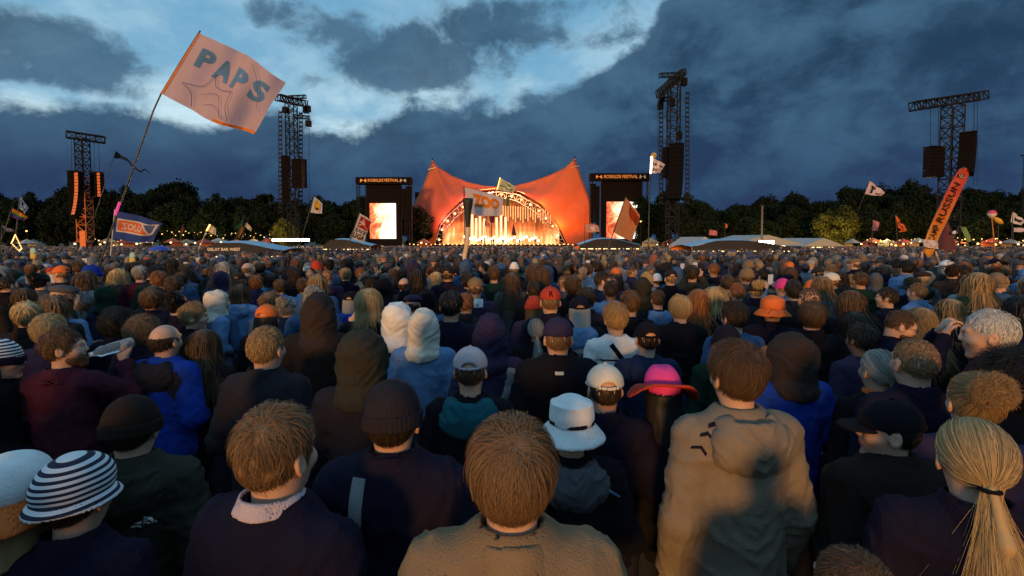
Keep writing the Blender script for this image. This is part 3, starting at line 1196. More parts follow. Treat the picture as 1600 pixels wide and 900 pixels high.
        if tie is not None:
            want = want * np.clip(np.linalg.norm(np.array(tie) - cur, axis=1) / 0.05, 0.6, 1)
            if style == 'pony':
                want = np.where(done_state, -1.0, want)
            else:
                want = np.where(done_bun, -1.0, want)
        push = np.clip(np.maximum(want - sd, -0.002) if tie is not None else want - sd, -0.002 if (S.get('drop') or tie is not None) else -0.01, 0.02)
        cur = cur + grad(cur) * push[:, None]
        if S.get('drop') and S['drop'] < 1.4:     # rest on the shoulders and the back
            low = cur[:, 2] < 1.50
            cur[low, 1] = np.minimum(cur[low, 1], -0.085 - 0.02 * rg.random(low.sum()) - 0.25 * np.clip(0.10 - np.abs(cur[low, 0]), 0, 0.1) * 0.6)
        q = cur.copy()
        if S.get('curl'):
            th = ph + k * (2.2 if S['curl'] > 0.007 else 1.5)
            b1 = norm(np.cross(NR[-1], d))
            q = q + S['curl'] * (np.cos(th)[:, None] * b1 + np.sin(th)[:, None] * NR[-1])
        pts_.append(q)
        NR.append(N)
    P = np.stack(pts_, 1)                     # n, ns+1, 3
    T = np.gradient(P, axis=1)
    NN = np.stack(NR, 1)
    side = np.cross(T, NN)
    side /= np.linalg.norm(side, axis=2)[..., None] + 1e-9
    side = side + 0.6 * rg.normal(size=(n, 1, 1)) * NN
    w0 = (0.0040, 0.0016, 0.00066)[int(fine)]
    if style in ('buzz',):
        w0 *= 0.8
    wid = w0 * np.linspace(1, 0.2, ns + 1)[None, :, None] * rg.uniform(0.6, 1.4, (n, 1, 1))
    RV = np.stack([P - side * wid, P + side * wid], 2).reshape(-1, 3)
    a = (np.arange(n) * (ns + 1) * 2)[:, None] + (np.arange(ns) * 2)[None, :]
    RQ = np.stack([a, a + 1, a + 3, a + 2], -1).reshape(-1, 4)
    V, Q, _ = merge([(V, Q, 0), (RV, RQ, 0)])
    me = newmesh('hair', V, Q, True, [HAIR['brown']])
    CACHE[key] = me
    return me

# ------------------------------------------------------------------ ground
gm, gt, gb = nodes_of('trampled_grass')
_co = gt.nodes.new('ShaderNodeTexCoord')
_n1 = gt.nodes.new('ShaderNodeTexNoise')
_n1.inputs['Scale'].default_value = 0.35
_n1.inputs['Detail'].default_value = 8
_n1.inputs['Roughness'].default_value = 0.7
gt.links.new(_co.outputs['Object'], _n1.inputs['Vector'])
_rp = gt.nodes.new('ShaderNodeValToRGB')
_rp.color_ramp.elements[0].position = 0.35
_rp.color_ramp.elements[0].color = (0.035, 0.045, 0.016, 1)
_rp.color_ramp.elements[1].position = 0.65
_rp.color_ramp.elements[1].color = (0.085, 0.065, 0.040, 1)
gt.links.new(_n1.outputs['Fac'], _rp.inputs[0])
gt.links.new(_rp.outputs[0], gb.inputs['Base Color'])
gb.inputs['Roughness'].default_value = 0.95
gy = np.concatenate([np.arange(-60, 4, 8), np.arange(4, 155, 10), np.array([154, 200, 300, 500, 900, 1600, 3000])])
gx = np.array([-3000, -1200, -500, -250, -150, -100, -60, -30, -10, 0, 10, 30, 60, 100, 150, 250, 500, 1200, 3000], float)
GV = [(x, y, ground(y)) for y in gy for x in gx]
nxg = len(gx)
GF = [(j * nxg + i, j * nxg + i + 1, (j + 1) * nxg + i + 1, (j + 1) * nxg + i) for j in range(len(gy) - 1) for i in range(nxg - 1)]
tag(link('ground', newmesh('ground', GV, GF, True, [gm])), None, None, kind='structure')


# ------------------------------------------------------------------ people
def project_back(f, xz, y0=-0.60, sgn=1.0):
    xz = np.asarray(xz, float)
    y = np.full(len(xz), y0)
    for _ in range(60):
        d = f(xz[:, 0], y, xz[:, 1])
        y = y + sgn * np.clip(d, -0.01, 0.05) * 0.75
    return np.stack([xz[:, 0], y, xz[:, 1]], 1)


def poly_on(f, polys, name, m, parent, off=0.004, y0=-0.60, cuts=2):
    """flat printed shapes laid on the back of a garment; polys are lists of (x, z)"""
    bm = bmesh.new()
    for pl in polys:
        vs = [bm.verts.new((x, 0, z)) for x, z in pl]
        bm.faces.new(vs)
    bmesh.ops.triangulate(bm, faces=bm.faces[:])
    for _ in range(cuts):
        bmesh.ops.subdivide_edges(bm, edges=bm.edges[:], cuts=1, use_grid_fill=True)
    bmesh.ops.triangulate(bm, faces=bm.faces[:])
    V = np.array([v.co[:] for v in bm.verts])
    V[:, 2] += UP
    P = project_back(f, V[:, [0, 2]], y0)
    P[:, 1] -= off
    bm.verts.index_update()
    Fa = [tuple(v.index for v in fc_.verts) for fc_ in bm.faces]
    bm.free()
    return link(name, newmesh(name, P, Fa, True, [m]), parent)


def strap_on(f, path, width, m, parent, name='strap', thick=0.006):
    path = np.asarray(path, float) + np.array([0, UP])
    t = np.linspace(0, 1, 26)
    s = np.linspace(0, 1, len(path))
    c = np.stack([np.interp(t, s, path[:, 0]), np.interp(t, s, path[:, 1])], 1)
    d = np.gradient(c, axis=0)
    d /= np.linalg.norm(d, axis=1)[:, None]
    nrm = np.stack([-d[:, 1], d[:, 0]], 1)
    cols_ = [project_back(f, c + nrm * width * k) for k in (-0.5, -0.25, 0, 0.25, 0.5)]
    V, Fa = [], []
    nr = len(t)
    for layer, off in ((0, -0.004), (1, thick)):
        for cc in cols_:
            q = cc.copy()
            q[:, 1] = (cols_[2][:, 1] * 0.5 + q[:, 1] * 0.5) - off
            V.append(q)
    V = np.concatenate(V)
    def ix(l, c_, i):
        return (l * 5 + c_) * nr + i
    for i in range(nr - 1):
        for c_ in range(4):
            Fa.append((ix(1, c_, i), ix(1, c_ + 1, i), ix(1, c_ + 1, i + 1), ix(1, c_, i + 1)))
        Fa.append((ix(0, 0, i), ix(1, 0, i), ix(1, 0, i + 1), ix(0, 0, i + 1)))
        Fa.append((ix(1, 4, i), ix(0, 4, i), ix(0, 4, i + 1), ix(1, 4, i + 1)))
    return link(name, newmesh(name, V, Fa, True, [m]), parent)


def text_mesh(txt, size=1.0, bold=0.0, extr=0.0, align='CENTER', space=1.0):
    cu = bpy.data.curves.new('lettering', 'FONT')
    cu.body = txt
    cu.size = size
    cu.offset = bold
    cu.extrude = extr
    cu.align_x = align
    cu.align_y = 'CENTER'
    cu.space_character = space
    cu.resolution_u = 3
    ob = bpy.data.objects.new('tmp_text', cu)
    col.objects.link(ob)
    dg = bpy.context.evaluated_depsgraph_get()
    me = bpy.data.meshes.new_from_object(ob.evaluated_get(dg))
    bpy.data.objects.remove(ob)
    bpy.data.curves.remove(cu)
    return me


def remap_text(me, fn, cuts=1):
    """subdivide a flat text mesh and send every (x, y) through fn"""
    bm = bmesh.new()
    bm.from_mesh(me)
    bmesh.ops.triangulate(bm, faces=bm.faces[:])
    for _ in range(cuts):
        bmesh.ops.subdivide_edges(bm, edges=bm.edges[:], cuts=1)
        bmesh.ops.triangulate(bm, faces=bm.faces[:])
    for v in bm.verts:
        v.co = fn(v.co.x, v.co.y)
    bm.to_mesh(me)
    bm.free()
    return me


PEOPLE = []       # (x, y, radius, short description or None, px)


def head_width(hat, hair, top):
    if top == 'hoodup':
        return 0.246
    if hat in ('cap', 'skullcap', 'beanie', 'knit', 'flatcap'):
        return 0.188
    if hat == 'striped_bucket':
        return 0.245
    if hat in ('bucket', 'sunhat'):
        return 0.285
    if hat == 'cowboy':
        return 0.37
    return 0.174 + 2.6 * HSTY[hair]['th'] if hair else 0.158


GARMENT = {'hoodie': 'hooded_jacket', 'jacket': 'jacket', 'hoodup': 'hooded_jacket', 'sweater': 'sweater', 'coat': 'coat', 'shirt': 'shirt'}
TOPZ = {'curly': 1.826, 'afro': 1.845, 'textured': 1.807, 'short': 1.799, 'fade': 1.808, 'straight': 1.802, 'bob': 1.803, 'long': 1.798, 'wavy': 1.806, 'bun': 1.81, 'pony': 1.792}


def build_person(root, hat=None, hatc=('black', None, None), hair='short', hairc='brown', top='jacket', topc='black', hoodc=None,
                 pose='front', hyaw=0.0, hpit=0.0, skin=0, fine=False, seed=0, hpoint=0.0, hwide=0.0, off=0.0, fold=1.0, sd=0, collar=None, **_):
    b = link('body', body_mesh(pose, hyaw, hpit, fine), root, SKIN[skin])
    tm, tf = torso_mesh(pose, sd, fine, off, fold)
    tops = link(GARMENT[top], tm, root, FAB[topc])
    M = head_mat(hyaw, hpit)
    hc = FAB[hoodc or topc]
    if top == 'hoodie':
        link('hood', hood_down_mesh(sd, fine), tops, hc)
    elif top == 'hoodup':
        o = link('hood', hood_up_mesh(sd, hpoint, hwide, fine), tops, hc)
        o.matrix_local = M
    elif top in ('jacket', 'coat'):
        link('collar', collar_mesh(*(collar or (1.548, 0.080, 0.20)), fine, 1.512 if collar else 1.43), tops, hc)
    elif top == 'shirt':
        link('collar', collar_mesh(1.528, 0.080, 0.45, fine), tops, hc)
    link('trousers', trousers_mesh(), root, FAB['trousers'])
    for s in (-1, 1):
        link('shoe', shoe_mesh(s), root, LEATHER)
    hs = hair
    if hat and hair in ('short', 'fade', 'textured', 'crop', 'buzz', 'straight', 'curly'):
        hs = 'fringe'
    if hat and hair in ('long', 'wavy', 'bob'):
        hs = 'longfringe'
    if hs and not (top == 'hoodup' and not fine):
        o = link('hair', hair_mesh(hs, fine, seed), root, HAIR[hairc])
        o.matrix_local = M
    hatroot = None
    if hat:
        prev = None
        for i, (nm, slot, me) in enumerate(hat_meshes(hat, fine)):
            c = hatc[slot] if slot < len(hatc) and hatc[slot] else hatc[0]
            if i == 0:
                hatroot = link({'cap': 'baseball_cap', 'skullcap': 'baseball_cap', 'bucket': 'bucket_hat', 'striped_bucket': 'bucket_hat', 'sunhat': 'sun_hat',
                                'cowboy': 'cowboy_hat', 'beanie': 'beanie', 'knit': 'knit_hat', 'flatcap': 'flat_cap'}[hat], me, root, FAB[c])
                hatroot.matrix_local = M
            else:
                link(nm, me, hatroot, FAB[c])
    return dict(root=root, body=b, top=tops, tf=tf, hat=hatroot)


def solve_depth(px, py, w, wr, hmin, hmax):
    u = (px - 800) / F
    Y = wr * F * math.sqrt(1 + u * u) / w
    h = at(px, py, Y).z - ground(Y)
    h2 = min(max(h, hmin), hmax)
    if h2 != h:
        lo, hi = 0.5, 40.0
        for _ in range(50):
            mid = (lo + hi) / 2
            if at(px, py, mid).z - ground(mid) > h2:
                lo = mid
            else:
                hi = mid
        Y = lo
    return Y, h2


def named(px, py, w, label, short=None, hmin=1.60, hmax=1.93, yaw=0.0, girth=1.0, fine=True, tilt=(0, 0), dd=0.0, **st):
    hat, hair, top = st.get('hat'), st.get('hair', 'short'), st.get('top', 'jacket')
    Y, h = solve_depth(px, py, w, head_width(hat, hair, top), hmin, hmax)
    p = at(px, py, Y)
    zt = (1.818 + st.get('hpoint', 0)) if top == 'hoodup' else HAT_TOP.get(hat) or TOPZ.get(hair, 1.786)
    s = h / zt
    root = thing('person', (p.x, p.y, ground(Y)), label, 'person', 'people in the crowd')
    root.rotation_euler = (tilt[0], tilt[1], yaw)
    root.scale = (s * girth, s * girth, s)
    st['fine'] = (2 if Y < 2.0 else 1 if Y < 4.2 else 0) if fine else 0
    st.setdefault('sd', len(PEOPLE) % 4 if Y > 2.3 else len(PEOPLE))
    r = build_person(root, **st)
    PEOPLE.append((p.x, p.y, 0.26 * s, short, px))
    r['Y'], r['s'], r['h'] = Y, s, h
    return r


# --- the nearest rows, one by one
n_ = named
c1 = n_(800, 650, 148, 'person in tan jacket with golden brown hair, front centre of the crowd', 'the tan jacket', hair='straight', hairc='lightbrown', top='shirt', topc='tan', seed=1, hmin=1.70, fold=0.8, off=0.012)
c2 = n_(432, 628, 130, 'person with textured hair, dark jacket and pale hood collar, front left', 'the pale hood collar', hair='fade', hairc='lightbrown', top='jacket', topc='navy', hoodc='lilac', yaw=-0.35, hpit=0.0, off=0.012, collar=(1.552, 0.083, 0.4))
c3 = n_(1152, 530, 94, 'person in beige hoodie with dark chevrons on the shoulder', 'the beige hoodie', hair='textured', hairc='brown', top='hoodie', topc='beige', hmax=1.93, pose='down', yaw=0.12, off=0.008, fold=0.8)
c4 = n_(1528, 655, 165, 'blonde person with tied ponytail at the right edge of the front row', 'the blonde ponytail', hair='pony', hairc='blond', top='coat', topc='navy', yaw=-0.50, hpit=-0.10)
c5 = n_(28, 703, 190, 'person in pale hat with orange brim at the bottom left corner', None, hat='sunhat', hatc=('white', 'orange'), hair='wavy', hairc='darkblond', top='jacket', topc='black', hyaw=0.3, hpit=0.1, hmin=1.55)
c6 = n_(118, 708, 122, 'person in navy and white striped bucket hat, lower left', 'the striped bucket hat', hat='striped_bucket', hatc=('navy', 'blue'), hair='short', hairc='darkbrown', top='jacket', topc='navy', hmin=1.55)
c7 = n_(206, 615, 86, 'person in dark olive hooded jacket with small pale emblem on the shoulder blade', 'the olive jacket', hat='beanie', hatc=('darkbrown',), hair='short', hairc='darkbrown', top='hoodie', topc='olive', yaw=0.2, off=0.015)
c8 = n_(613, 590, 98, 'person in dark beanie and navy jacket with grey strap down the back', 'the grey strap', hat='beanie', hatc=('charcoal',), hair='short', hairc='darkbrown', top='jacket', topc='navy', off=0.02)
c9 = n_(893, 614, 100, 'person in white bucket hat with dark blue band and black jacket', 'the white bucket hat', hat='bucket', hatc=('white', 'white', 'navy'), hair='short', hairc='brown', top='hoodie', topc='black', hoodc='grey', hmin=1.56)
c10 = n_(1392, 620, 104, 'person in black cap with brim turned left and dark brown jacket', 'the sideways black cap', hat='cap', hatc=('black',), hair='short', hairc='black', top='jacket', topc='darkbrown', hyaw=1.15, off=0.02, hmin=1.58)
c11 = n_(1335, 862, 112, 'person with cropped hair cut off by the bottom edge, lower right', None, hair='crop', hairc='brown', top='jacket', topc='black', hmin=1.50, hmax=1.62)
c12 = n_(1525, 575, 120, 'person with messy blonde bun near the right edge', 'the messy bun', hair='bun', hairc='darkblond', top='jacket', topc='purple', yaw=-0.35, hmin=1.55)
c13 = n_(1430, 528, 84, 'person with shaved head and dark navy jacket right of the beige hoodie', 'the shaved head', hair='buzz', hairc='lightbrown', top='jacket', topc='navy', yaw=-0.1)
c14 = n_(1374, 545, 46, 'person with pulled back grey blond hair and orange scarf', 'the orange scarf', hair='pony', hairc='grey', top='jacket', topc='black', hoodc='orange')
c15 = n_(1553, 485, 86, 'person with white cropped hair turned left, near the right edge', 'the white cropped hair', hair='crop', hairc='white', top='jacket', topc='maroon', yaw=0.9, hpit=-0.1)
c16 = n_(1590, 538, 150, 'person with black afro hair cut off by the right edge', None, hair='afro', hairc='black', top='jacket', topc='black')
c17 = n_(1397, 483, 52, 'bearded person with glasses looking down to the right', 'the bearded person', hair='crop', hairc='brown', top='jacket', topc='navy', yaw=-2.05, hpit=-0.35, pose='phone')
c18 = n_(945, 566, 68, 'person in pale beige cap right of the white bucket hat', 'the beige cap', hat='cap', hatc=('cream',), hair='short', hairc='darkbrown', top='jacket', topc='navy')
c19 = n_(1035, 566, 99, 'person in bright pink cowboy hat with long black hair', 'the pink cowboy hat', hat='cowboy', hatc=('pink', 'red'), hair='long', hairc='black', top='coat', topc='black', hmin=1.58)
c20 = n_(735, 539, 62, 'person in pale pink cap and teal hooded jacket', 'the pale pink cap', hat='cap', hatc=('lilac',), hair='short', hairc='brown', top='hoodie', topc='black', hoodc='teal')
c21 = n_(872, 494, 52, 'person in purple cap and dark jacket with small label at the collar', 'the purple cap', hat='skullcap', hatc=('purple',), hair='buzz', hairc='lightbrown', top='jacket', topc='black', off=0.02)
c22 = n_(662, 480, 58, 'person with raised cream hood and pale blue hoodie', 'the raised cream hood', top='hoodup', topc='skyblue', hoodc='cream', hair='short')
c23 = n_(622, 469, 55, 'person with bright white hood up, left of the cream hood', 'the white hood', top='hoodup', topc='purple', hoodc='white', hair='short', yaw=-0.2)
c24 = n_(566, 511, 86, 'person with dark waxy raincoat hood up', 'the raincoat hood', top='hoodup', topc='charcoal', hoodc='olive', hair='short', yaw=0.1, hwide=0.01)
c25 = n_(416, 511, 66, 'person with close cropped warm lit hair and dark coat', 'the dark coat', hair='crop', hairc='darkblond', top='coat', topc='charcoal', yaw=-0.15, off=0.01)
c26 = n_(499, 455, 62, 'person in tall dark brown pointed hood and big coat', 'the pointed brown hood', top='hoodup', topc='darkbrown', hoodc='brown', hair='short', hpoint=0.03, off=0.03)
c27 = n_(258, 506, 60, 'balding person in bright blue jacket with grey hood', 'the bright blue jacket', hair='balding', hairc='darkbrown', top='hoodie', topc='blue', hoodc='charcoal', yaw=-0.15, off=0.01)
c28 = n_(100, 511, 74, 'person in maroon shirt drinking from a clear bottle', 'the bottle drinker', hair='short', hairc='brown', top='shirt', topc='maroon', pose='drink', hyaw=-1.05, hpit=0.05)
c29 = n_(2, 528, 72, 'person in patterned knit hat in profile at the left edge', None, hat='knit', hatc=('lightgrey', 'navy'), hair='long', hairc='darkbrown', top='jacket', topc='black', yaw=-1.2)
c30 = n_(76, 489, 62, 'person with curly blond hair left of the bottle drinker', 'the curly blond', hair='curly', hairc='blond', top='jacket', topc='purple', hyaw=0.3)
c31 = n_(222, 490, 64, 'person with light brown curly shoulder hair left of the blue jacket', None, hair='curly', hairc='lightbrown', top='jacket', topc='navy', hyaw=-0.3)
c32 = n_(318, 513, 54, 'person with long straight brown hair right of the blue jacket', None, hair='long', hairc='brown', top='jacket', topc='black', hmin=1.56)
c33 = n_(303, 471, 46, 'person with wavy golden brown hair in profile to the right', None, hair='textured', hairc='darkblond', top='jacket', topc='black', yaw=-1.2)
c34 = n_(342, 452, 44, 'person with cream hood over a pale jacket, turned right', None, top='hoodup', topc='skyblue', hoodc='cream', hair='short', yaw=-0.8)
c35 = n_(418, 474, 42, 'person in bright orange cap seen from behind', 'the orange cap', hat='cap', hatc=('orange',), hair='long', hairc='black', top='jacket', topc='black')
c36 = n_(576, 449, 44, 'person with straight blond bowl cut holding a cigarette', 'the blond bowl cut', hair='bob', hairc='blond', top='coat', topc='black', pose='smoke')
c37 = n_(766, 487, 62, 'person in dark purple hood with white bag strap', 'the purple hood', top='hoodup', topc='purple', hoodc='purple', hair='short', hpoint=0.02)
c38 = n_(962, 471, 44, 'person with short blond hair in white top with black stripe', 'the white striped top', hair='textured', hairc='darkblond', top='sweater', topc='white', yaw=0.05)
c39 = n_(1011, 501, 47, 'person in black cap with hair at the strap gap, navy jacket', 'the black cap', hat='cap', hatc=('black',), hair='short', hairc='darkbrown', top='hoodie', topc='darkblue')
c40 = n_(1063, 460, 40, 'person with blond straight crop and plain black sweater', 'the black sweater', hair='straight', hairc='blond', top='sweater', topc='black')
c41 = n_(1118, 446, 40, 'blonde person in profile looking right', 'the blonde profile', hair='bob', hairc='blond', top='jacket', topc='black', yaw=-1.0)
c42 = n_(1148, 469, 46, 'person with dark brown hair and blue denim hood beside the blonde profile', None, hair='textured', hairc='darkbrown', top='hoodie', topc='denim', hyaw=0.2)
c43 = n_(1166, 417, 24, 'person in tan beanie and grey backpack top', None, hat='beanie', hatc=('tan',), hair='short', hairc='brown', top='jacket', topc='grey')
c44 = n_(860, 446, 36, 'tall person in red cap with a black letter, dark jacket', 'the red lettered cap', hat='skullcap', hatc=('red',), hair='buzz', hairc='lightbrown', top='jacket', topc='navy', hmax=1.95)
c45 = n_(1222, 434, 26, 'person in pink beanie and pale blue hoodie filming with a phone', 'the pink beanie', hat='beanie', hatc=('pink',), hair='short', hairc='darkblond', top='hoodie', topc='skyblue', pose='phone')
c46 = n_(1268, 436, 26, 'person in red orange beanie right of the pink beanie', 'the red beanie', hat='beanie', hatc=('orange',), hair='short', hairc='brown', top='jacket', topc='green')
c47 = n_(1297, 425, 27, 'bearded person in cream cap looking left', 'the cream cap', hat='cap', hatc=('cream',), hair='short', hairc='brown', top='jacket', topc='green', yaw=1.1)
c48 = n_(1240, 436, 28, 'person with short brown hair between the pink and red beanies', None, hair='short', hairc='brown', top='jacket', topc='skyblue')
c49 = n_(1268, 470, 50, 'person with thick brown hair, left of the long dark hair', None, hair='straight', hairc='brown', top='jacket', topc='black', hyaw=-0.6)
c50 = n_(1236, 517, 84, 'person in large dark hood and blue collar behind the beige hoodie', 'the large dark hood', top='hoodup', topc='blue', hoodc='brown', hair='short', hwide=0.02)
c51 = n_(1204, 538, 36, 'person in orange cap tucked behind the beige hoodie', None, hat='cap', hatc=('orange',), hair='short', hairc='brown', top='jacket', topc='black', hmin=1.5)
c52 = n_(1134, 506, 46, 'person in dark navy beanie with furry grey collar', None, hat='beanie', hatc=('navy',), hair='short', hairc='black', top='hoodie', topc='green', hoodc='grey')
c53 = n_(1335, 485, 54, 'person with long curly dark hair left of the bearded person', None, hair='wavy', hairc='darkbrown', top='coat', topc='black')
c54 = n_(1440, 479, 44, 'person with long ash blond hair right of the bearded person', None, hair='long', hairc='darkblond', top='coat', topc='black')
c55 = n_(1487, 465, 42, 'person with long golden hair and dark blue hood', None, hair='wavy', hairc='darkblond', top='hoodie', topc='navy')
c56 = n_(1330, 452, 40, 'person with long brown hair in profile to the left', None, hair='long', hairc='brown', top='jacket', topc='charcoal', yaw=0.9)
c57 = n_(1386, 448, 36, 'person with dark swept hair, mid right, turned left', None, hair='short', hairc='darkbrown', top='hoodie', topc='navy', yaw=0.8)
c58 = n_(98, 445, 38, 'person in tweed flat cap looking right, dark green jacket', 'the flat cap', hat='flatcap', hatc=('grey', 'grey'), hair='crop', hairc='grey', top='jacket', topc='green', yaw=-0.9)
c59 = n_(166, 446, 42, 'person with green black hood up beside the tilted flag pole', 'the flag pole', top='hoodup', topc='darkblue', hoodc='green', hair='short')
c60 = n_(182, 479, 46, 'person with round black hair behind the raised bottle', None, hair='afro', hairc='black', top='jacket', topc='navy', hmin=1.6)
c61 = n_(706, 455, 30, 'person with brown crop and pale denim collar, left of a pair', None, hair='crop', hairc='brown', top='jacket', topc='denim')
c62 = n_(728, 458, 31, 'person with ginger brown crop right of the pale denim collar', None, hair='crop', hairc='ginger', top='jacket', topc='charcoal')
c63 = n_(743, 432, 27, 'person in beige skull cap with white shirt collar', None, hat='skullcap', hatc=('tan',), hair='buzz', hairc='brown', top='shirt', topc='purple', hoodc='white')
c64 = n_(603, 426, 29, 'person in grey bucket hat, middle of the crowd', 'the grey bucket hat', hat='bucket', hatc=('grey', 'grey', 'grey'), hair='short', hairc='brown', top='jacket', topc='navy')
c65 = n_(549, 454, 25, 'person in black cap with long grey hair below it', None, hat='cap', hatc=('black',), hair='long', hairc='grey', top='hoodie', topc='blue')
c66 = n_(422, 454, 40, 'person with fluffy light brown curls above the orange cap', None, hair='curly', hairc='lightbrown', top='jacket', topc='denim', hyaw=-0.5)
c67 = n_(838, 497, 32, 'person with braided grey blond hair left of the purple cap', None, hair='pony', hairc='grey', top='jacket', topc='black', hmin=1.5)
c68 = n_(985, 453, 35, 'person with tousled brown hair behind the white striped top', None, hair='textured', hairc='brown', top='hoodie', topc='black')
c69 = n_(1028, 452, 28, 'person with grey brown hair and pale blue hood', None, hair='short', hairc='brown', top='hoodie', topc='black', hoodc='skyblue')
c70 = n_(1093, 450, 38, 'person with long auburn hair behind the black sweater', None, hair='long', hairc='ginger', top='jacket', topc='purple')
c71 = n_(338, 458, 30, 'person with shaved ginger hair left of the cream hood', None, hair='buzz', hairc='ginger', top='jacket', topc='denim')
c72 = n_(376, 443, 32, 'person with brown bob and pale blue waterproof', None, hair='bob', hairc='brown', top='hoodie', topc='skyblue')
c73 = n_(497, 427, 30, 'person with straight dark blond hair and denim coat, mid left', None, hair='bob', hairc='darkblond', top='coat', topc='denim')
c74 = n_(449, 462, 28, 'person with tied grey hair and blue jacket', None, hair='bun', hairc='grey', top='jacket', topc='darkblue')
c75 = n_(962, 417, 18, 'person in orange tan cap, middle right of the crowd', 'the tan cap', hat='cap', hatc=('orange',), hair='short', hairc='brown', top='hoodie', topc='grey')
c76 = n_(652, 419, 26, 'person with dark shoulder hair and black jacket with white piping', None, hair='bob', hairc='darkbrown', top='jacket', topc='black')
c77 = n_(834, 461, 25, 'person in dusty pink beanie with long brown hair', None, hat='beanie', hatc=('red',), hair='long', hairc='brown', top='jacket', topc='purple')
c78 = n_(645, 460, 30, 'person in flat dark purple beret in front of the white hood', None, hat='flatcap', hatc=('purple', 'purple'), hair='short', hairc='darkbrown', top='jacket', topc='purple')
c79 = n_(1425, 432, 42, 'person in wide dark olive hat, mid right', None, hat='bucket', hatc=('olive', 'olive', 'olive'), hair='short', hairc='black', top='jacket', topc='black')
c80 = n_(800, 425, 24, 'person with long light brown hair and grey scarf, centre', None, hair='long', hairc='brown', top='jacket', topc='grey')
c81 = n_(905, 462, 36, 'person in navy cap and pale blue bag, right of the red lettered cap', None, hat='cap', hatc=('navy', 'navy'), hair='wavy', hairc='grey', top='hoodie', topc='black', hoodc='skyblue')

# --- details on the nearest people
def R_(pl, dx=0, dz=0, k=1.0):
    return [(x * k + dx, z * k + dz) for x, z in pl]


# grey strap on the navy jacket, bag strap on the purple hood, straps on the white top
strap_on(c8['tf'], [(-0.080, 1.50), (-0.085, 1.30), (-0.065, 1.10), (-0.05, 0.95)], 0.042, FAB['lightgrey'], c8['root'], 'bag_strap')
strap_on(c37['tf'], [(0.145, 1.45), (0.12, 1.30), (0.05, 1.10), (-0.05, 0.95)], 0.055, FAB['lightgrey'], c37['root'], 'bag_strap')
strap_on(c38['tf'], [(-0.06, 1.47), (0.02, 1.36), (0.12, 1.22), (0.17, 1.10)], 0.035, FAB['black'], c38['root'], 'bag_strap')
strap_on(c1['tf'], [(-0.135, 1.47), (-0.155, 1.36), (-0.165, 1.20)], 0.012, FAB['darkbrown'], c1['root'], 'cord', 0.003)
# dark bands on the white top
poly_on(c38['tf'], [[(-0.19, 1.345), (0.19, 1.355), (0.19, 1.366), (-0.19, 1.356)]], 'stripe', FAB['black'], c38['root'], cuts=4)
# chevrons along the shoulder of the beige hoodie
chev = [(-0.028, 0.0), (0.0, 0.022), (0.028, 0.0), (0.028, 0.016), (0.0, 0.038), (-0.028, 0.016)]
for k, (dx, dz) in enumerate(((-0.128, 1.472), (-0.165, 1.446), (-0.195, 1.402))):
    pl = [(x * 0.75 + z * 0.3 + dx, z * 0.7 - x * 0.32 + dz) for x, z in chev]
    poly_on(c3['tf'], [[pl[0], pl[1], pl[4], pl[5]], [pl[1], pl[2], pl[3], pl[4]]], 'chevron', FAB['navy'], c3['root'])
# three slanted bars on the black jacket, emblem on the olive jacket, tags
for k in range(3):
    dx, dz = 0.140 + 0.018 * k, 1.410 - 0.012 * k
    poly_on(c9['tf'], [[(dx - 0.030, dz + 0.018), (dx + 0.020, dz - 0.022), (dx + 0.026, dz - 0.016), (dx - 0.024, dz + 0.024)]], 'stripe', FAB['skyblue'], c9['root'])
q = [(math.cos(t), math.sin(t)) for t in np.linspace(0, math.pi / 2, 7)]
for r0, r1 in ((0.010, 0.016), (0.020, 0.026), (0.030, 0.036)):
    poly_on(c7['tf'], [[(0.095 + r0 * a, 1.310 + r0 * b) for a, b in q] + [(0.095 + r1 * a, 1.310 + r1 * b) for a, b in reversed(q)]], 'emblem', FAB['white'], c7['root'], cuts=1)
poly_on(c7['tf'], [[(0.055, 1.310), (0.090, 1.310), (0.090, 1.318), (0.055, 1.318)], [(0.060, 1.324), (0.090, 1.324), (0.090, 1.332), (0.060, 1.332)]], 'emblem', FAB['white'], c7['root'], cuts=1)
poly_on(c21['tf'], [[(-0.030, 1.478), (0.020, 1.478), (0.020, 1.460), (-0.030, 1.460)]], 'collar_label', FAB['cream'], c21['root'], off=0.012)
# grey yoke of the blue jacket
poly_on(c27['tf'], [[(0.03, 1.46), (0.17, 1.46), (0.20, 1.40), (0.155, 1.27), (0.10, 1.36)], [(-0.17, 1.46), (-0.03, 1.46), (-0.10, 1.36), (-0.19, 1.33), (-0.21, 1.40)]], 'yoke', FAB['charcoal'], c27['root'], cuts=4)
# letter on the red cap
tm_ = text_mesh('R', 0.060, 0.0016)


def _on_cap(x, y):
    q_ = project_back(lambda X1, Y1, Z1: ell(X1, Y1, Z1 + 0.10 * Y1, (0, -0.008, 1.702), (0.092, 0.113, 0.098)), [(x - 0.004, 1.745 + y)])[0]
    return Vector((q_[0], q_[1] - 0.004, q_[2]))


link('letter', remap_text(tm_, _on_cap), c44['hat'], FAB['black'])
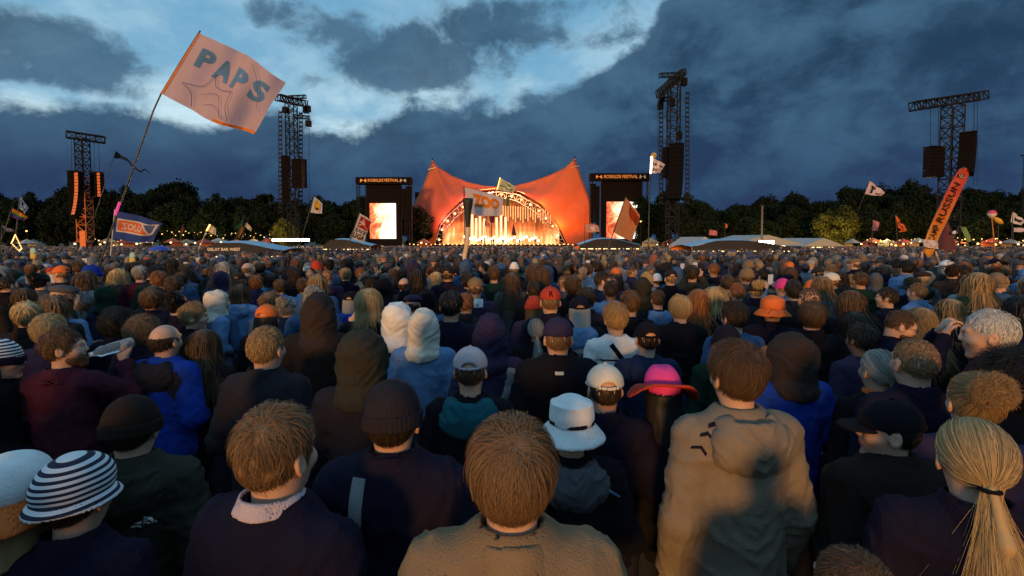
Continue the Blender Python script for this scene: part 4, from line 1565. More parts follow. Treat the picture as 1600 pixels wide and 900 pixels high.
# stripes of the bucket hat: a procedural knit of navy and white bands
sm, st_, sb_ = nodes_of('striped_knit')
_c = st_.nodes.new('ShaderNodeTexCoord')
_s = st_.nodes.new('ShaderNodeSeparateXYZ')
st_.links.new(_c.outputs['Object'], _s.inputs[0])
_m = st_.nodes.new('ShaderNodeMath')
_m.operation = 'SINE'
_m2 = st_.nodes.new('ShaderNodeMath')
_m2.operation = 'MULTIPLY'
_m2.inputs[1].default_value = 2 * math.pi / 0.0185
st_.links.new(_s.outputs[2], _m2.inputs[0])
st_.links.new(_m2.outputs[0], _m.inputs[0])
_r = st_.nodes.new('ShaderNodeValToRGB')
_r.color_ramp.elements[0].position = 0.47
_r.color_ramp.elements[0].color = (0.010, 0.012, 0.035, 1)
_r.color_ramp.elements[1].position = 0.53
_r.color_ramp.elements[1].color = (0.66, 0.63, 0.66, 1)
_a = st_.nodes.new('ShaderNodeMath')
_a.operation = 'MULTIPLY_ADD'
_a.inputs[1].default_value = 0.5
_a.inputs[2].default_value = 0.5
st_.links.new(_m.outputs[0], _a.inputs[0])
st_.links.new(_a.outputs[0], _r.inputs[0])
st_.links.new(_r.outputs[0], sb_.inputs['Base Color'])
sb_.inputs['Roughness'].default_value = 0.9
c6['hat'].material_slots[0].material = sm
for ch in c6['hat'].children:
    ch.material_slots[0].link = 'OBJECT'
    ch.material_slots[0].material = sm
c29['hat'].material_slots[0].material = sm

# clear bottle, cigarette, phones, glasses
glass = mat('clear_plastic', (0.75, 0.85, 0.9), 0.08, noise=0)
_g = glass.node_tree.nodes['Principled BSDF']
_g.inputs['Transmission Weight'].default_value = 0.85
_g.inputs['IOR'].default_value = 1.25


def place_in(root, pt):
    bpy.context.view_layer.update()
    return root.matrix_world @ Vector(pt)


mb = MB()
mb.lathe([(0.0, 0.0), (0.030, 0.0), (0.033, 0.008), (0.033, 0.12), (0.029, 0.14), (0.033, 0.155), (0.030, 0.17), (0.014, 0.20), (0.0125, 0.215), (0.0, 0.216)], 16)
bo = mb.build('water_bottle', glass, smooth=True)
cap_ = MB().lathe([(0.0, 0.205), (0.0145, 0.205), (0.0145, 0.222), (0.0, 0.224)], 12).build('neck_ring', FAB['white'], bo)
mouth = place_in(c28['root'], tuple((head_mat(-1.05, 0.05) @ Vector((0, 0.112, 1.606)))))
hnd = place_in(c28['root'], (0.185, 0.215, 1.640))
ax_b = (mouth - hnd).normalized()
bo.rotation_euler = ax_b.to_track_quat('Z', 'Y').to_euler()
bo.location = mouth - ax_b * 0.222
tag(bo, 'clear plastic water bottle raised to the mouth of the person in maroon', 'bottle')

cg = MB().tube([(0, 0, 0), (0.0, 0.0, 0.065)], 0.004, 8).tube([(0, 0, 0.065), (0, 0, 0.085)], 0.0042, 8, m=1).build('cigarette', [FAB['tan'], FAB['white']])
cg.location = place_in(c36['root'], (-0.165, 0.155, 1.59))
cg.rotation_euler = (0.3, 1.2, 0)
tag(cg, 'pale cigarette held beside the blond bowl cut', 'cigarette')

scr = emit('phone_screen', (0.75, 0.55, 0.45), 0.5)
scr.node_tree.nodes['Principled BSDF'].inputs['Base Color'].default_value = (0.02, 0.02, 0.02, 1)


def phone(root, pt, label, rz=0.0):
    p = MB().box((0, 0, 0), (0.075, 0.010, 0.155)).build('phone', FAB['black'])
    MB().box((0, -0.0065, 0), (0.067, 0.003, 0.140)).build('screen', scr, p)
    for i in range(3):
        MB().tube([(-0.022, 0.005, 0.060 - i * 0.016), (-0.022, 0.008, 0.060 - i * 0.016)], 0.006, 8).build('lens', FAB['charcoal'], p)
    p.location = place_in(root, pt)
    p.rotation_euler = (0.1, 0, rz)
    tag(p, label, 'phone', 'phones held up in the crowd')
    return p


phone(c45['root'], (0.01, 0.33, 1.76), 'phone with lit screen held up by the person in the pink beanie')
fr = MB()
for s in (-1, 1):
    ring = [(s * 0.031 + 0.021 * math.cos(t), 0.104, 1.671 + 0.017 * math.sin(t)) for t in np.linspace(0, 2 * math.pi, 13)]
    fr.tube(ring, 0.0018, 5, caps=False)
    fr.tube([(s * 0.052, 0.103, 1.675), (s * 0.080, 0.0, 1.675)], 0.0018, 5)
fr.tube([(-0.010, 0.106, 1.675), (0.010, 0.106, 1.675)], 0.0018, 5)
g_ = fr.build('glasses', FAB['black'], c17['root'])
g_.matrix_local = head_mat(0, -0.35)


def beard(root, hairc, hyaw, hpit):
    def f(x, y, z):
        o = smin(ell(x, y, z, (0, 0.034, 1.606), (0.063, 0.070, 0.060)), ell(x, y, z, (0, 0.085, 1.560), (0.030, 0.022, 0.025)), 0.03)
        o = near_only(o, lambda x, y, z: 0.006 * perlin(x * 60, y * 60, z * 60), x, y, z)
        o = smax(o, z - 1.632 + 0.35 * np.clip(np.abs(x) - 0.03, -0.03, 0.1) * -1.2, 0.01)
        o = smax(o, 0.005 - y, 0.01)
        return smax(o, -ell(x, y, z, (0, 0.10, 1.606), (0.024, 0.03, 0.010)), 0.004)
    me = cached('beard', f, rng(-0.09, 0.09, 0.005), rng(-0.03, 0.13, 0.005), rng(1.52, 1.66, 0.005), 'beard', [HAIR['brown']])
    o = link('beard', me, root, HAIR[hairc])
    o.matrix_local = head_mat(hyaw, hpit)


beard(c17['root'], 'darkbrown', 0, -0.35)
beard(c28['root'], 'brown', -1.05, 0.05)
beard(c47['root'], 'brown', 0, 0)
# hair tie on the ponytail, wristband
tie_ = MB()
tie_.tube([(0.021 * math.cos(t), -0.122 + 0.021 * math.sin(t), 1.618) for t in np.linspace(0, 2 * math.pi, 15)], 0.006, 6, caps=False)
o_ = tie_.build('hair_tie', FAB['black'], c4['root'], smooth=True)
o_.matrix_local = head_mat(0, -0.15)

# --- the rest of the crowd one can count
ANCH = [(x, y, s, px) for x, y, r_, s, px in PEOPLE if s]
HC = ['darkbrown', 'brown', 'brown', 'lightbrown', 'darkblond', 'blond', 'black', 'grey', 'ginger', 'darkbrown', 'darkbrown', 'black', 'brown']
HCW = {'darkbrown': 'dark brown', 'lightbrown': 'light brown', 'darkblond': 'dark blond'}
TC = ['black', 'black', 'charcoal', 'navy', 'navy', 'darkblue', 'grey', 'olive', 'darkbrown', 'brown', 'purple', 'denim', 'green', 'maroon', 'skyblue', 'grey', 'black', 'charcoal', 'navy', 'skyblue', 'denim', 'lightgrey', 'purple']
TCW = {'darkblue': 'dark blue', 'darkbrown': 'dark brown', 'skyblue': 'pale blue', 'lightgrey': 'light grey'}
HTC = ['black', 'navy', 'charcoal', 'grey', 'cream', 'white', 'red', 'tan', 'olive', 'lilac', 'orange', 'blue', 'brown', 'teal']
HSW = {'short': 'short {} hair', 'textured': 'tousled {} hair', 'crop': 'cropped {} hair', 'straight': 'smooth {} hair', 'long': 'long {} hair', 'wavy': 'wavy {} hair', 'bob': '{} bobbed hair',
       'curly': 'curly {} hair', 'bun': '{} hair in a bun', 'pony': '{} ponytail', 'balding': 'balding head and {} hair', 'buzz': 'shaved {} hair'}
HATW = {'cap': 'cap', 'skullcap': 'cap', 'bucket': 'bucket hat', 'beanie': 'beanie', 'flatcap': 'flat cap'}


def where(x, y):
    an = sorted(ANCH, key=lambda a: (a[0] - x) ** 2 + (a[1] - y) ** 2)[:25]
    out = []
    for ax1, ay1, s, _ in an:
        dx, dy = x - ax1, y - ay1
        far = 'well ' if math.hypot(dx, dy) > 3.0 else ''
        if dy > 0.5 * abs(dx):
            w = 'beyond' if abs(dx) < 0.3 * dy else ('beyond and left of' if dx < 0 else 'beyond and right of')
        elif dy < -0.5 * abs(dx):
            w = 'in front of'
        else:
            w = 'left of' if dx < 0 else 'right of'
        out.append(far + w + ' ' + s)
    return out


rr = random.Random(4)
cand = []
yy = 2.3
while yy < 17:
    step = 0.50 + 0.003 * yy
    xw = yy * 1.10 + 0.35
    xx = -xw + rr.uniform(0, step)
    while xx < xw:
        cand.append((xx + rr.uniform(-0.13, 0.13), yy + rr.uniform(-0.14, 0.14)))
        xx += step * rr.uniform(0.92, 1.18)
    yy += step * 0.92
cand.sort(key=lambda p: p[0] ** 2 * 0.15 + p[1] ** 2)
taken = [(p[0], p[1]) for p in PEOPLE]
N_FILL = 300 - len(PEOPLE)
spots, rest_near = [], []
for x, y in cand:
    if y < 0.5 or any((x - a) ** 2 + (y - b) ** 2 < (0.44 if y > 3 else 0.5) ** 2 for a, b in taken):
        continue
    if len(spots) < N_FILL:
        spots.append((x, y))
    else:
        rest_near.append((x, y))
    taken.append((x, y))
for i, (x, y) in enumerate(spots):
    st = {}
    st['pose'] = rr.choices(['front', 'down', 'raise', 'phone', 'both'], [58, 32, 2.2, 4.0, 0.8])[0]
    if y < 6.5 and st['pose'] not in ('front', 'down'):
        st['pose'] = 'front'
    st['top'] = rr.choices(['jacket', 'hoodie', 'sweater', 'shirt', 'hoodup', 'coat'], [36, 26, 12, 6, 9, 8])[0]
    st['topc'] = rr.choice(TC) if y > 3.6 else rr.choice(['black', 'navy', 'charcoal', 'darkbrown', 'purple'])
    st['hairc'] = rr.choice(HC)
    st['hair'] = rr.choices(list(HSW), [22, 16, 10, 8, 14, 7, 7, 6, 4, 5, 3, 4])[0]
    g = TCW.get(st['topc'], st['topc'])
    hcw = HCW.get(st['hairc'], st['hairc'])
    if st['top'] == 'hoodup':
        look = 'person with %s hood up' % g
        zt = 1.818
    elif rr.random() < 0.27:
        st['hat'] = rr.choices(['cap', 'skullcap', 'bucket', 'beanie', 'flatcap'], [40, 15, 12, 30, 3])[0]
        hc_ = rr.choice(HTC)
        st['hatc'] = (hc_, hc_, hc_)
        look = 'person in %s %s and %s %s' % (TCW.get(hc_, hc_), HATW[st['hat']], g, 'hoodie' if st['top'] == 'hoodie' else 'top' if st['top'] in ('sweater', 'shirt') else st['top'])
        zt = HAT_TOP[st['hat']]
    else:
        look = 'person with %s, %s %s' % (HSW[st['hair']].format(hcw), g, 'hoodie' if st['top'] == 'hoodie' else 'top' if st['top'] in ('sweater', 'shirt') else st['top'])
        zt = TOPZ.get(st['hair'], 1.79)
    act_ = {'raise': ', one arm raised', 'phone': ', filming', 'both': ', both arms raised'}.get(st['pose'], '')
    ww = where(x, y)
    first = look.split(',')[0]
    opts = [look + act_ + ', ' + w for w in ww] + [first + ', ' + w for w in ww] + [o_n + first + ', ' + w for o_n in ('another ', 'further ') for w in ww]
    lab = next((t for t in opts if t not in USED and len(t.split()) <= 16), None)
    h = rr.gauss(1.705, 0.085) if y > 3.4 else rr.uniform(1.58, 1.68)
    h = min(max(h, 1.56), 1.84 if y > 5 else 1.78)
    s = h / zt
    root = thing('person', (x, y, ground(y)), lab, 'person', 'people in the crowd')
    gth = rr.uniform(0.93, 1.07)
    root.scale = (s * gth, s * gth, s)
    root.rotation_euler = (0, 0, rr.choices([rr.gauss(0, 0.28), rr.uniform(-2.0, 2.0)], [0.87, 0.13])[0] + math.atan2(x, y) * -0.35)
    st['sd'] = i % 4
    st['seed'] = 0
    build_person(root, fine=False, skin=rr.choices([0, 1, 2, 3], [5, 4, 4, 1])[0], **st)
    if st['pose'] == 'phone':
        phone(root, (0.01, 0.33, 1.76), 'phone held up, ' + where(x, y)[0] + ', by someone in %s' % g, root.rotation_euler.z)

# --- the crowd beyond, too many and too small to count
def ramp_by_random(name, cols, rough=0.85):
    m, t, b = nodes_of(name)
    oi = t.nodes.new('ShaderNodeObjectInfo')
    rp = t.nodes.new('ShaderNodeValToRGB')
    rp.color_ramp.interpolation = 'CONSTANT'
    n = len(cols)
    while len(rp.color_ramp.elements) < n:
        rp.color_ramp.elements.new(0.5)
    for i, c in enumerate(cols):
        rp.color_ramp.elements[i].position = i / n
        rp.color_ramp.elements[i].color = (*c, 1)
    mu = t.nodes.new('ShaderNodeMath')
    mu.operation = 'FRACT'
    mm = t.nodes.new('ShaderNodeMath')
    mm.operation = 'MULTIPLY'
    mm.inputs[1].default_value = 7.0 + len(name) * 3.3
    t.links.new(oi.outputs['Random'], mm.inputs[0])
    t.links.new(mm.outputs[0], mu.inputs[0])
    t.links.new(mu.outputs[0], rp.inputs[0])
    t.links.new(rp.outputs[0], b.inputs['Base Color'])
    b.inputs['Roughness'].default_value = rough
    return m


CL = [(0.0078, 0.0078, 0.0091), (0.0195, 0.0195, 0.0221), (0.0091, 0.0117, 0.0325), (0.065, 0.065, 0.0715), (0.039, 0.0228, 0.0163), (0.0325, 0.0228, 0.0585), (0.039, 0.078, 0.156), (0.195, 0.195, 0.2145), (0.0072, 0.0072, 0.0084), (0.052, 0.013, 0.0195), (0.013, 0.0325, 0.0228), (0.195, 0.143, 0.0975), (0.013, 0.013, 0.0195), (0.0975, 0.1625, 0.2925)]
HL = [(0.025, 0.015, 0.010), (0.055, 0.03, 0.018), (0.10, 0.055, 0.03), (0.17, 0.10, 0.05), (0.26, 0.17, 0.08), (0.012, 0.009, 0.009), (0.14, 0.13, 0.12), (0.10, 0.04, 0.02), (0.035, 0.022, 0.014), (0.02, 0.013, 0.010), (0.04, 0.025, 0.016)]
TL = [(0.02, 0.02, 0.025), (0.3, 0.26, 0.24), (0.02, 0.025, 0.07), (0.05, 0.03, 0.03), (0.03, 0.03, 0.035), (0.12, 0.12, 0.13), (0.25, 0.08, 0.05), (0.04, 0.07, 0.16), (0.12, 0.09, 0.13), (0.06, 0.05, 0.05), (0.45, 0.42, 0.42), (0.015, 0.015, 0.02)]
CL += [(0.06, 0.10, 0.20), (0.10, 0.16, 0.30), (0.04, 0.03, 0.08), (0.16, 0.16, 0.20)]
m_cl, m_hr, m_ht = ramp_by_random('crowd_clothes', CL), ramp_by_random('crowd_hair', HL, 0.6), ramp_by_random('crowd_hats', TL)
proto_col = bpy.data.collections.new('crowd_figures')


def far_figure(kind, pose):
    tf = torso_f(pose, 1, 0.0, 0.6, 0.80, False, False)

    def hairf(x, y, z):
        if kind == 'hood':
            return smax(hood_up_f(1)(x, y, z), -ell(x, y, z, (0, 0.12, 1.64), (0.06, 0.06, 0.08)), 0.02)
        if kind == 'hat':
            return smin(smax(ell(x, y, z, (0, -0.01, 1.712), (0.098, 0.118, 0.098)), 1.69 - z, 0.01), ell(x, y, z, (0, 0.09, 1.70), (0.085, 0.10, 0.022)), 0.01)
        o = smax(skull(x, y, z) - 0.018, hairline(x, y) - z, 0.015)
        if kind == 'long':
            o = smin(o, cap(x, y, z, (0, -0.05, 1.66), (0, -0.09, 1.36), 0.090, 0.085), 0.02)
        return o

    def allf(x, y, z):
        t = np.minimum(tf(x, y, z), hairf(x, y, z))
        t = np.minimum(t, smin(skull(x, y, z), cap(x, y, z, (0, -0.03, 1.42), (0, 0, 1.60), 0.058), 0.03))
        for sh, elb, wr in POSES[pose]:
            d = (Vector(wr) - Vector(elb)).normalized()
            t = np.minimum(t, cap(x, y, z, wr, tuple(Vector(wr) + d * 0.13), 0.036, 0.03))
        return np.minimum(t, trousers_f(x, y, z))
    lo, hi = pose_bounds(pose)
    V, Q = mesh_sdf(allf, np.arange(min(lo[0], -0.25) - 0.1, max(hi[0], 0.25) + 0.12, 0.030), np.arange(-0.24, max(hi[1], 0.2) + 0.14, 0.030), np.concatenate([np.arange(0.0, 1.4, 0.05), np.arange(1.4, max(1.88, hi[2] + 0.2), 0.028)]))
    c = V[Q].mean(1)
    x, y, z = c.T
    dh, dt = hairf(x, y, z), tf(x, y, z)
    ds = np.minimum(skull(x, y, z), cap(x, y, z, (0, -0.03, 1.45), (0, 0, 1.60), 0.058))
    mi = np.where(z < 0.86, 3, 0)
    mi[(z > 1.40) & (np.abs(ds) < np.abs(dt)) & (np.abs(ds) < np.abs(dh))] = 2
    mi[(z > 1.30) & (np.abs(dh) < np.abs(dt)) & (np.abs(dh) <= np.abs(ds) + 0.004)] = 1
    for sh, elb, wr in POSES[pose]:
        d = (Vector(wr) - Vector(elb)).normalized()
        e = Vector(wr) + d * 0.06
        mi[(x - e.x) ** 2 + (y - e.y) ** 2 + (z - e.z) ** 2 < 0.085 ** 2] = 2
    hm = m_ht if kind in ('hat', 'hood') else m_hr
    me = newmesh('figure', V, Q, True, [m_cl, hm, SKIN[0], FAB['trousers']], mi)
    o = bpy.data.objects.new('figure', me)
    proto_col.objects.link(o)


for kd, ps in (('short', 'front'), ('short', 'down'), ('hat', 'front'), ('long', 'front'), ('hood', 'down'), ('short', 'front'), ('long', 'down'), ('hat', 'down'), ('short', 'both'), ('hat', 'raise')):
    far_figure(kd, ps)
NPRO = 10

# footprints the crowd keeps clear of: (px0, px1, y0, y1)
CLEAR = []


def crowd():
    rg = np.random.default_rng(21)
    pts_ = [(x, y) for x, y in rest_near]
    y = 13.2
    while y < 138:
        st = 0.60 + 0.0085 * max(0, y - 13)
        xw = min(y * 1.16 + 3, 110)
        xs = np.arange(-xw, xw, st)
        xs = xs + rg.uniform(-0.3, 0.3, len(xs)) * st
        ys = y + rg.uniform(-0.32, 0.32, len(xs)) * st
        pts_ += list(zip(xs, ys))
        y += st * 0.9
    # unseen rest of the crowd behind and beside the camera, added for its shade
    y = -5.0
    while y < 2.2:
        for x in np.arange(-5, 5, 0.58):
            xx, yy_ = x + rg.uniform(-0.15, 0.15), y + rg.uniform(-0.15, 0.15)
            gap = any(abs((xx - PEOPLE[q][0]) - 0.231 * (yy_ - PEOPLE[q][1])) < (0.42 if q != 2 else 0.75) for q in (0, 2, 3))  # lanes along the sun direction let light reach three backs
            if (yy_ < -1.0 and not gap) or (abs(xx) > max(yy_, 0) * 1.1 + 0.9 and -0.3 < yy_ < 1.6):
                pts_.append((xx, yy_))
        y += 0.56
    P = []
    for x, y in pts_:
        bad = False
        for x0, x1, y0, y1 in CLEAR:
            if x0 < x < x1 and y0 < y < y1:
                bad = True
                break
        if not bad:
            P.append((x, y, ground(y)))
    n = len(P)
    me = newmesh('crowd', P, [])
    sc_ = rg.normal(0.935, 0.045, n).clip(0.83, 1.03).astype(np.float32)
    nearm = np.array([y < 2.3 for _, y, _ in P])
    sc_[nearm] = np.minimum(sc_[nearm], 0.93)
    rt = (rg.normal(0, 0.35, n) - 0.4 * np.arctan2([p[0] for p in P], [abs(p[1]) + 3 for p in P])).astype(np.float32)
    pk = rg.choice(NPRO, n, p=[.195, .17, .14, .15, .10, .10, .08, .061, .001, .003]).astype(np.int32)
    for nm, ty, dat in (('scl', 'FLOAT', sc_), ('rot', 'FLOAT', rt), ('pick', 'INT', pk)):
        me.attributes.new(nm, ty, 'POINT').data.foreach_set('value', dat)
    o = link('crowd', me)
    tag(o, 'dense mass of distant concert goers filling the field up to the stage', 'crowd', kind='stuff')
    ng = bpy.data.node_groups.new('crowd_figures', 'GeometryNodeTree')
    ng.interface.new_socket('Geometry', in_out='INPUT', socket_type='NodeSocketGeometry')
    ng.interface.new_socket('Geometry', in_out='OUTPUT', socket_type='NodeSocketGeometry')
    gi, go = ng.nodes.new('NodeGroupInput'), ng.nodes.new('NodeGroupOutput')
    ip = ng.nodes.new('GeometryNodeInstanceOnPoints')
    ci = ng.nodes.new('GeometryNodeCollectionInfo')
    ci.inputs['Collection'].default_value = proto_col
    ci.inputs['Separate Children'].default_value = True
    ci.inputs['Reset Children'].default_value = True

    def attr(nm, ty):
        a = ng.nodes.new('GeometryNodeInputNamedAttribute')
        a.data_type = ty
        a.inputs['Name'].default_value = nm
        return a.outputs['Attribute']
    cx = ng.nodes.new('ShaderNodeCombineXYZ')
    ng.links.new(attr('rot', 'FLOAT'), cx.inputs[2])
    mp = ng.nodes.new('GeometryNodeMeshToPoints')
    ng.links.new(gi.outputs[0], mp.inputs[0])
    ng.links.new(mp.outputs[0], ip.inputs['Points'])
    ng.links.new(ci.outputs[0], ip.inputs['Instance'])
    ip.inputs['Pick Instance'].default_value = True
    ng.links.new(attr('pick', 'INT'), ip.inputs['Instance Index'])
    ng.links.new(cx.outputs[0], ip.inputs['Rotation'])
    ng.links.new(attr('scl', 'FLOAT'), ip.inputs['Scale'])
    ng.links.new(ip.outputs[0], go.inputs[0])
    o.modifiers.new('figures', 'NODES').node_group = ng
    print('CROWD', n)

# ------------------------------------------------------------------ trees
bark = mat('bark', (0.045, 0.032, 0.022), 0.9, noise=0.3, bump=0.5, bscale=12)


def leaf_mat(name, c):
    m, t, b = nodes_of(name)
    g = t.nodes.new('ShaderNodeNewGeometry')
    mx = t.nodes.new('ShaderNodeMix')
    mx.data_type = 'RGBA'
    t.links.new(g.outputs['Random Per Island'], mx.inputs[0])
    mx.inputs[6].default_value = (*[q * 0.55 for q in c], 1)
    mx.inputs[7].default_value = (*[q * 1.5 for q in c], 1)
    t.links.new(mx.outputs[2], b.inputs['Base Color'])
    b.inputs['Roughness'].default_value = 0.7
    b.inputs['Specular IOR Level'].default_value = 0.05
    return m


LEAF = [leaf_mat('leaf_dark', (0.007, 0.013, 0.006)), leaf_mat('leaf_mid', (0.010, 0.016, 0.007)), leaf_mat('leaf_lamplit', (0.075, 0.075, 0.016))]  # the brightest leaf colour holds the lamplight on two trees


def tree_meshes(seed, nclump=60, per=200, leaf=0.62):
    rg = np.random.default_rng(seed)
    H = 10.0
    mb = MB()
    tips = []
    mb.tube([(0, 0, 0), (0.1, 0.05, 1.6), (0.05, -0.1, 3.5), (0.1, 0.0, 5.5)], [0.42, 0.32, 0.26, 0.16], 8)
    for k in range(11):
        a = k * 2.4 + rg.uniform(-0.4, 0.4)
        z0 = rg.uniform(1.3, 5.2)
        r = rg.uniform(2.0, 3.6) * (1.0 - 0.05 * z0)
        e = Vector((r * math.cos(a), r * math.sin(a), z0 + rg.uniform(1.0, 3.0)))
        mid = Vector((e.x * 0.45, e.y * 0.45, z0 + (e.z - z0) * 0.35))
        mb.tube([(0.07, 0, z0), mid, e], [0.15, 0.10, 0.03], 6)
        tips.append(np.array(e))
    trunk = mb.mesh('trunk', [bark], True)
    V = []
    for c in range(nclump):
        if c < len(tips):
            cc = tips[c]
        else:
            d = rg.normal(size=3)
            d /= np.linalg.norm(d)
            rad = rg.uniform(0.45, 1.0)
            cc = np.array([d[0] * 3.5 * rad, d[1] * 3.5 * rad, 5.0 + d[2] * 3.9 * rad])
        s = rg.uniform(0.7, 1.5)
        d = rg.normal(size=(per, 3))
        d /= np.linalg.norm(d, axis=1)[:, None]
        P = cc + d * s * rg.uniform(0.35, 1.05, (per, 1)) * np.array([1.15, 1.15, 0.8])
        P[:, 2] = np.maximum(P[:, 2], 0.5)
        u = rg.normal(size=(per, 3))
        u /= np.linalg.norm(u, axis=1)[:, None]
        w = np.cross(u, d + 0.4 * rg.normal(size=(per, 3)))
        w /= np.linalg.norm(w, axis=1)[:, None]
        l = leaf * rg.uniform(0.25, 0.6, (per, 1))
        V.append(np.stack([P - u * l, P + w * l * 0.5, P + u * l, P - w * l * 0.5], 1))
    V = np.concatenate(V).reshape(-1, 3)
    Q = np.arange(len(V)).reshape(-1, 4)
    return trunk, newmesh('crown', V, Q, False, [LEAF[0]])


TREES = [tree_meshes(s) for s in (1, 2, 3, 4, 5)]
tree_n = [0]
LM = [(15, 'the rainbow flag'), (134, 'the far left speaker tower'), (212, 'the blue flag'), (262, 'the blue umbrella'), (350, 'the bar lettering'), (460, 'the left speaker tower'), (540, 'the red and white flag'),
      (600, 'the left video screen'), (970, 'the right video screen'), (1050, 'the tall right speaker tower'), (1190, 'the white marquee'), (1310, 'the lit yellow green tree'), (1370, 'the triangular white flag'),
      (1480, 'the orange feather banner'), (1555, 'the ball on a stick'), (1600, 'the right picture edge')]


def near_lm(px):
    out = []
    for lx, nm in sorted(LM, key=lambda l: abs(l[0] - px)):
        d = px - lx
        out.append(('straight behind ' if abs(d) < 14 else 'left behind ' if d < 0 else 'right behind ') + nm)
    return out


def uniq(base, px):
    for w in near_lm(px):
        t = base + ', ' + w
        if t not in USED:
            return t
    return base


def tree(px, py, Y, wpx, kind=0, base=None, lf=0):
    p = at(px, py, Y)
    h = p.z - ground(Y)
    s = h / 9.6
    w = wpx * Y / F / 8.2
    rt = thing('tree', (p.x, Y, ground(Y)), uniq(base or 'dark leafy tree in the treeline', px), 'tree', 'trees along the edge of the field', rotz=tree_n[0] * 1.3)
    rt.scale = (w, w, s)
    tr, cr = TREES[(tree_n[0] + kind) % 5]
    link('trunk', tr, rt, bark)
    link('crown', cr, rt, LEAF[lf])
    tree_n[0] += 1
    return rt


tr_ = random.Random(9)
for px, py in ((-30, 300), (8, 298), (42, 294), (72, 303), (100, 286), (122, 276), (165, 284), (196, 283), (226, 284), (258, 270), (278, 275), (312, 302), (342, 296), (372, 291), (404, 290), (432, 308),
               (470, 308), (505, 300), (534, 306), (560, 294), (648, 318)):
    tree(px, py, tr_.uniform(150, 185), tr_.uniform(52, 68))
for px, py in ((20, 318), (88, 315), (150, 312), (212, 322), (268, 310), (325, 325), (388, 318), (455, 330), (520, 325)):
    tree(px, py, tr_.uniform(128, 142), tr_.uniform(52, 66), base='lower dark tree before the treeline', lf=1)
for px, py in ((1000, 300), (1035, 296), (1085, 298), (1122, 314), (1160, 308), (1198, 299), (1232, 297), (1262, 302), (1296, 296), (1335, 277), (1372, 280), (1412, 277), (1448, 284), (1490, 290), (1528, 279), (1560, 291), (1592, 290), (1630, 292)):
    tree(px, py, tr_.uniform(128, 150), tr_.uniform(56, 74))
for px, py in ((1100, 335), (1180, 330), (1250, 326), (1345, 318), (1400, 312), (1452, 318), (1510, 322), (1575, 320)):
    tree(px, py, tr_.uniform(104, 118), tr_.uniform(58, 76), base='lower dark tree before the treeline', lf=1)
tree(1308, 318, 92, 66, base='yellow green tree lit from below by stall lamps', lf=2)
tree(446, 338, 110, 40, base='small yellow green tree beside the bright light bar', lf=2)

# ------------------------------------------------------------------ metal and light materials
steel = mat('dark_steel', (0.016, 0.016, 0.019), 0.7, 0.0, noise=0.15, spec=0.1)
steel_l = mat('galvanised_steel', (0.38, 0.36, 0.34), 0.45, 0.5, noise=0.15)
blackp = mat('black_paint', (0.006, 0.006, 0.007), 0.6, noise=0.1, spec=0.06)
scrim = mat('black_scrim', (0.008, 0.006, 0.006), 0.9, noise=0.1, spec=0.05)
orange_cloth = mat('orange_canvas', (0.37, 0.095, 0.034), 0.7, noise=0.12, nscale=0.4)
orange_p = mat('orange_panel_and_light', (0.75, 0.20, 0.05), 0.6, noise=0.08)  # panel colour, also put on tower parts for the orange light there
warm = emit('warm_lamp', (1.0, 0.66, 0.28), 3.5)
warm2 = emit('warm_bulb', (1.0, 0.58, 0.18), 2.2)
whiteh = emit('white_flood', (1.0, 0.86, 0.62), 12.0)
amber = emit('amber_lamp', (1.0, 0.42, 0.12), 4.0)


def truss(p0, p1, w, bays, rc, rb, up=None, mb=None):
    """square lattice truss from p0 to p1"""
    mb = mb or MB()
    p0, p1 = Vector(p0), Vector(p1)
    d = (p1 - p0).normalized()
    a = Vector(up) if up else (Vector((1, 0, 0)) if abs(d.x) < 0.8 else Vector((0, 0, 1)))
    u = (a - d * a.dot(d)).normalized() * w / 2
    v = d.cross(u).normalized() * w / 2
    cs = [u + v, u - v, -u - v, -u + v]
    for c in cs:
        mb.tube([p0 + c, p1 + c], rc, 4)
    L = (p1 - p0).length
    for i in range(bays + 1):
        q = p0 + d * (L * i / bays)
        for k in range(4):
            mb.tube([q + cs[k], q + cs[(k + 1) % 4]], rb, 3, caps=False)
            if i < bays:
                q2 = p0 + d * (L * (i + 1) / bays)
                a_, b_ = (k, (k + 1) % 4) if i % 2 else ((k + 1) % 4, k)
                mb.tube([q + cs[a_], q2 + cs[b_]], rb, 3, caps=False)
    return mb


def line_array(root, top, n, w, h, depth, curve, yaw, face=None):
    """stack of speaker cabinets hanging from 'top' (local to root), each a part; curves away towards the bottom"""
    me = MB().box((0, 0, -h / 2), (w, depth, h * 0.93)).mesh('speaker_cabinet', [blackp])
    gm_ = MB().box((0, -depth / 2 - 0.01, -h / 2), (w * 0.94, 0.02, h * 0.84)).mesh('grille', [face or scrim])
    p = Vector(top)
    M0 = Matrix.Rotation(yaw, 4, 'Z')
    fr_ = MB().box((0, 0, 0.1), (w * 1.05, depth * 1.3, 0.08)).build('rigging_frame', steel, root)
    fr_.location = p
    fr_.rotation_euler = (0, 0, yaw)
    for i in range(n):
        t = curve * (i / n) ** 1.6
        o = link('speaker_cabinet', me, root, loc=p, rot=(t, 0, yaw))
        link('grille', gm_, o)
        p = p + (M0 @ Matrix.Rotation(t, 4, 'X') @ Vector((0, 0, -h)))
    return p


def local(px, py, Y, root):
    q = at(px, py, Y) - root.location
    return q


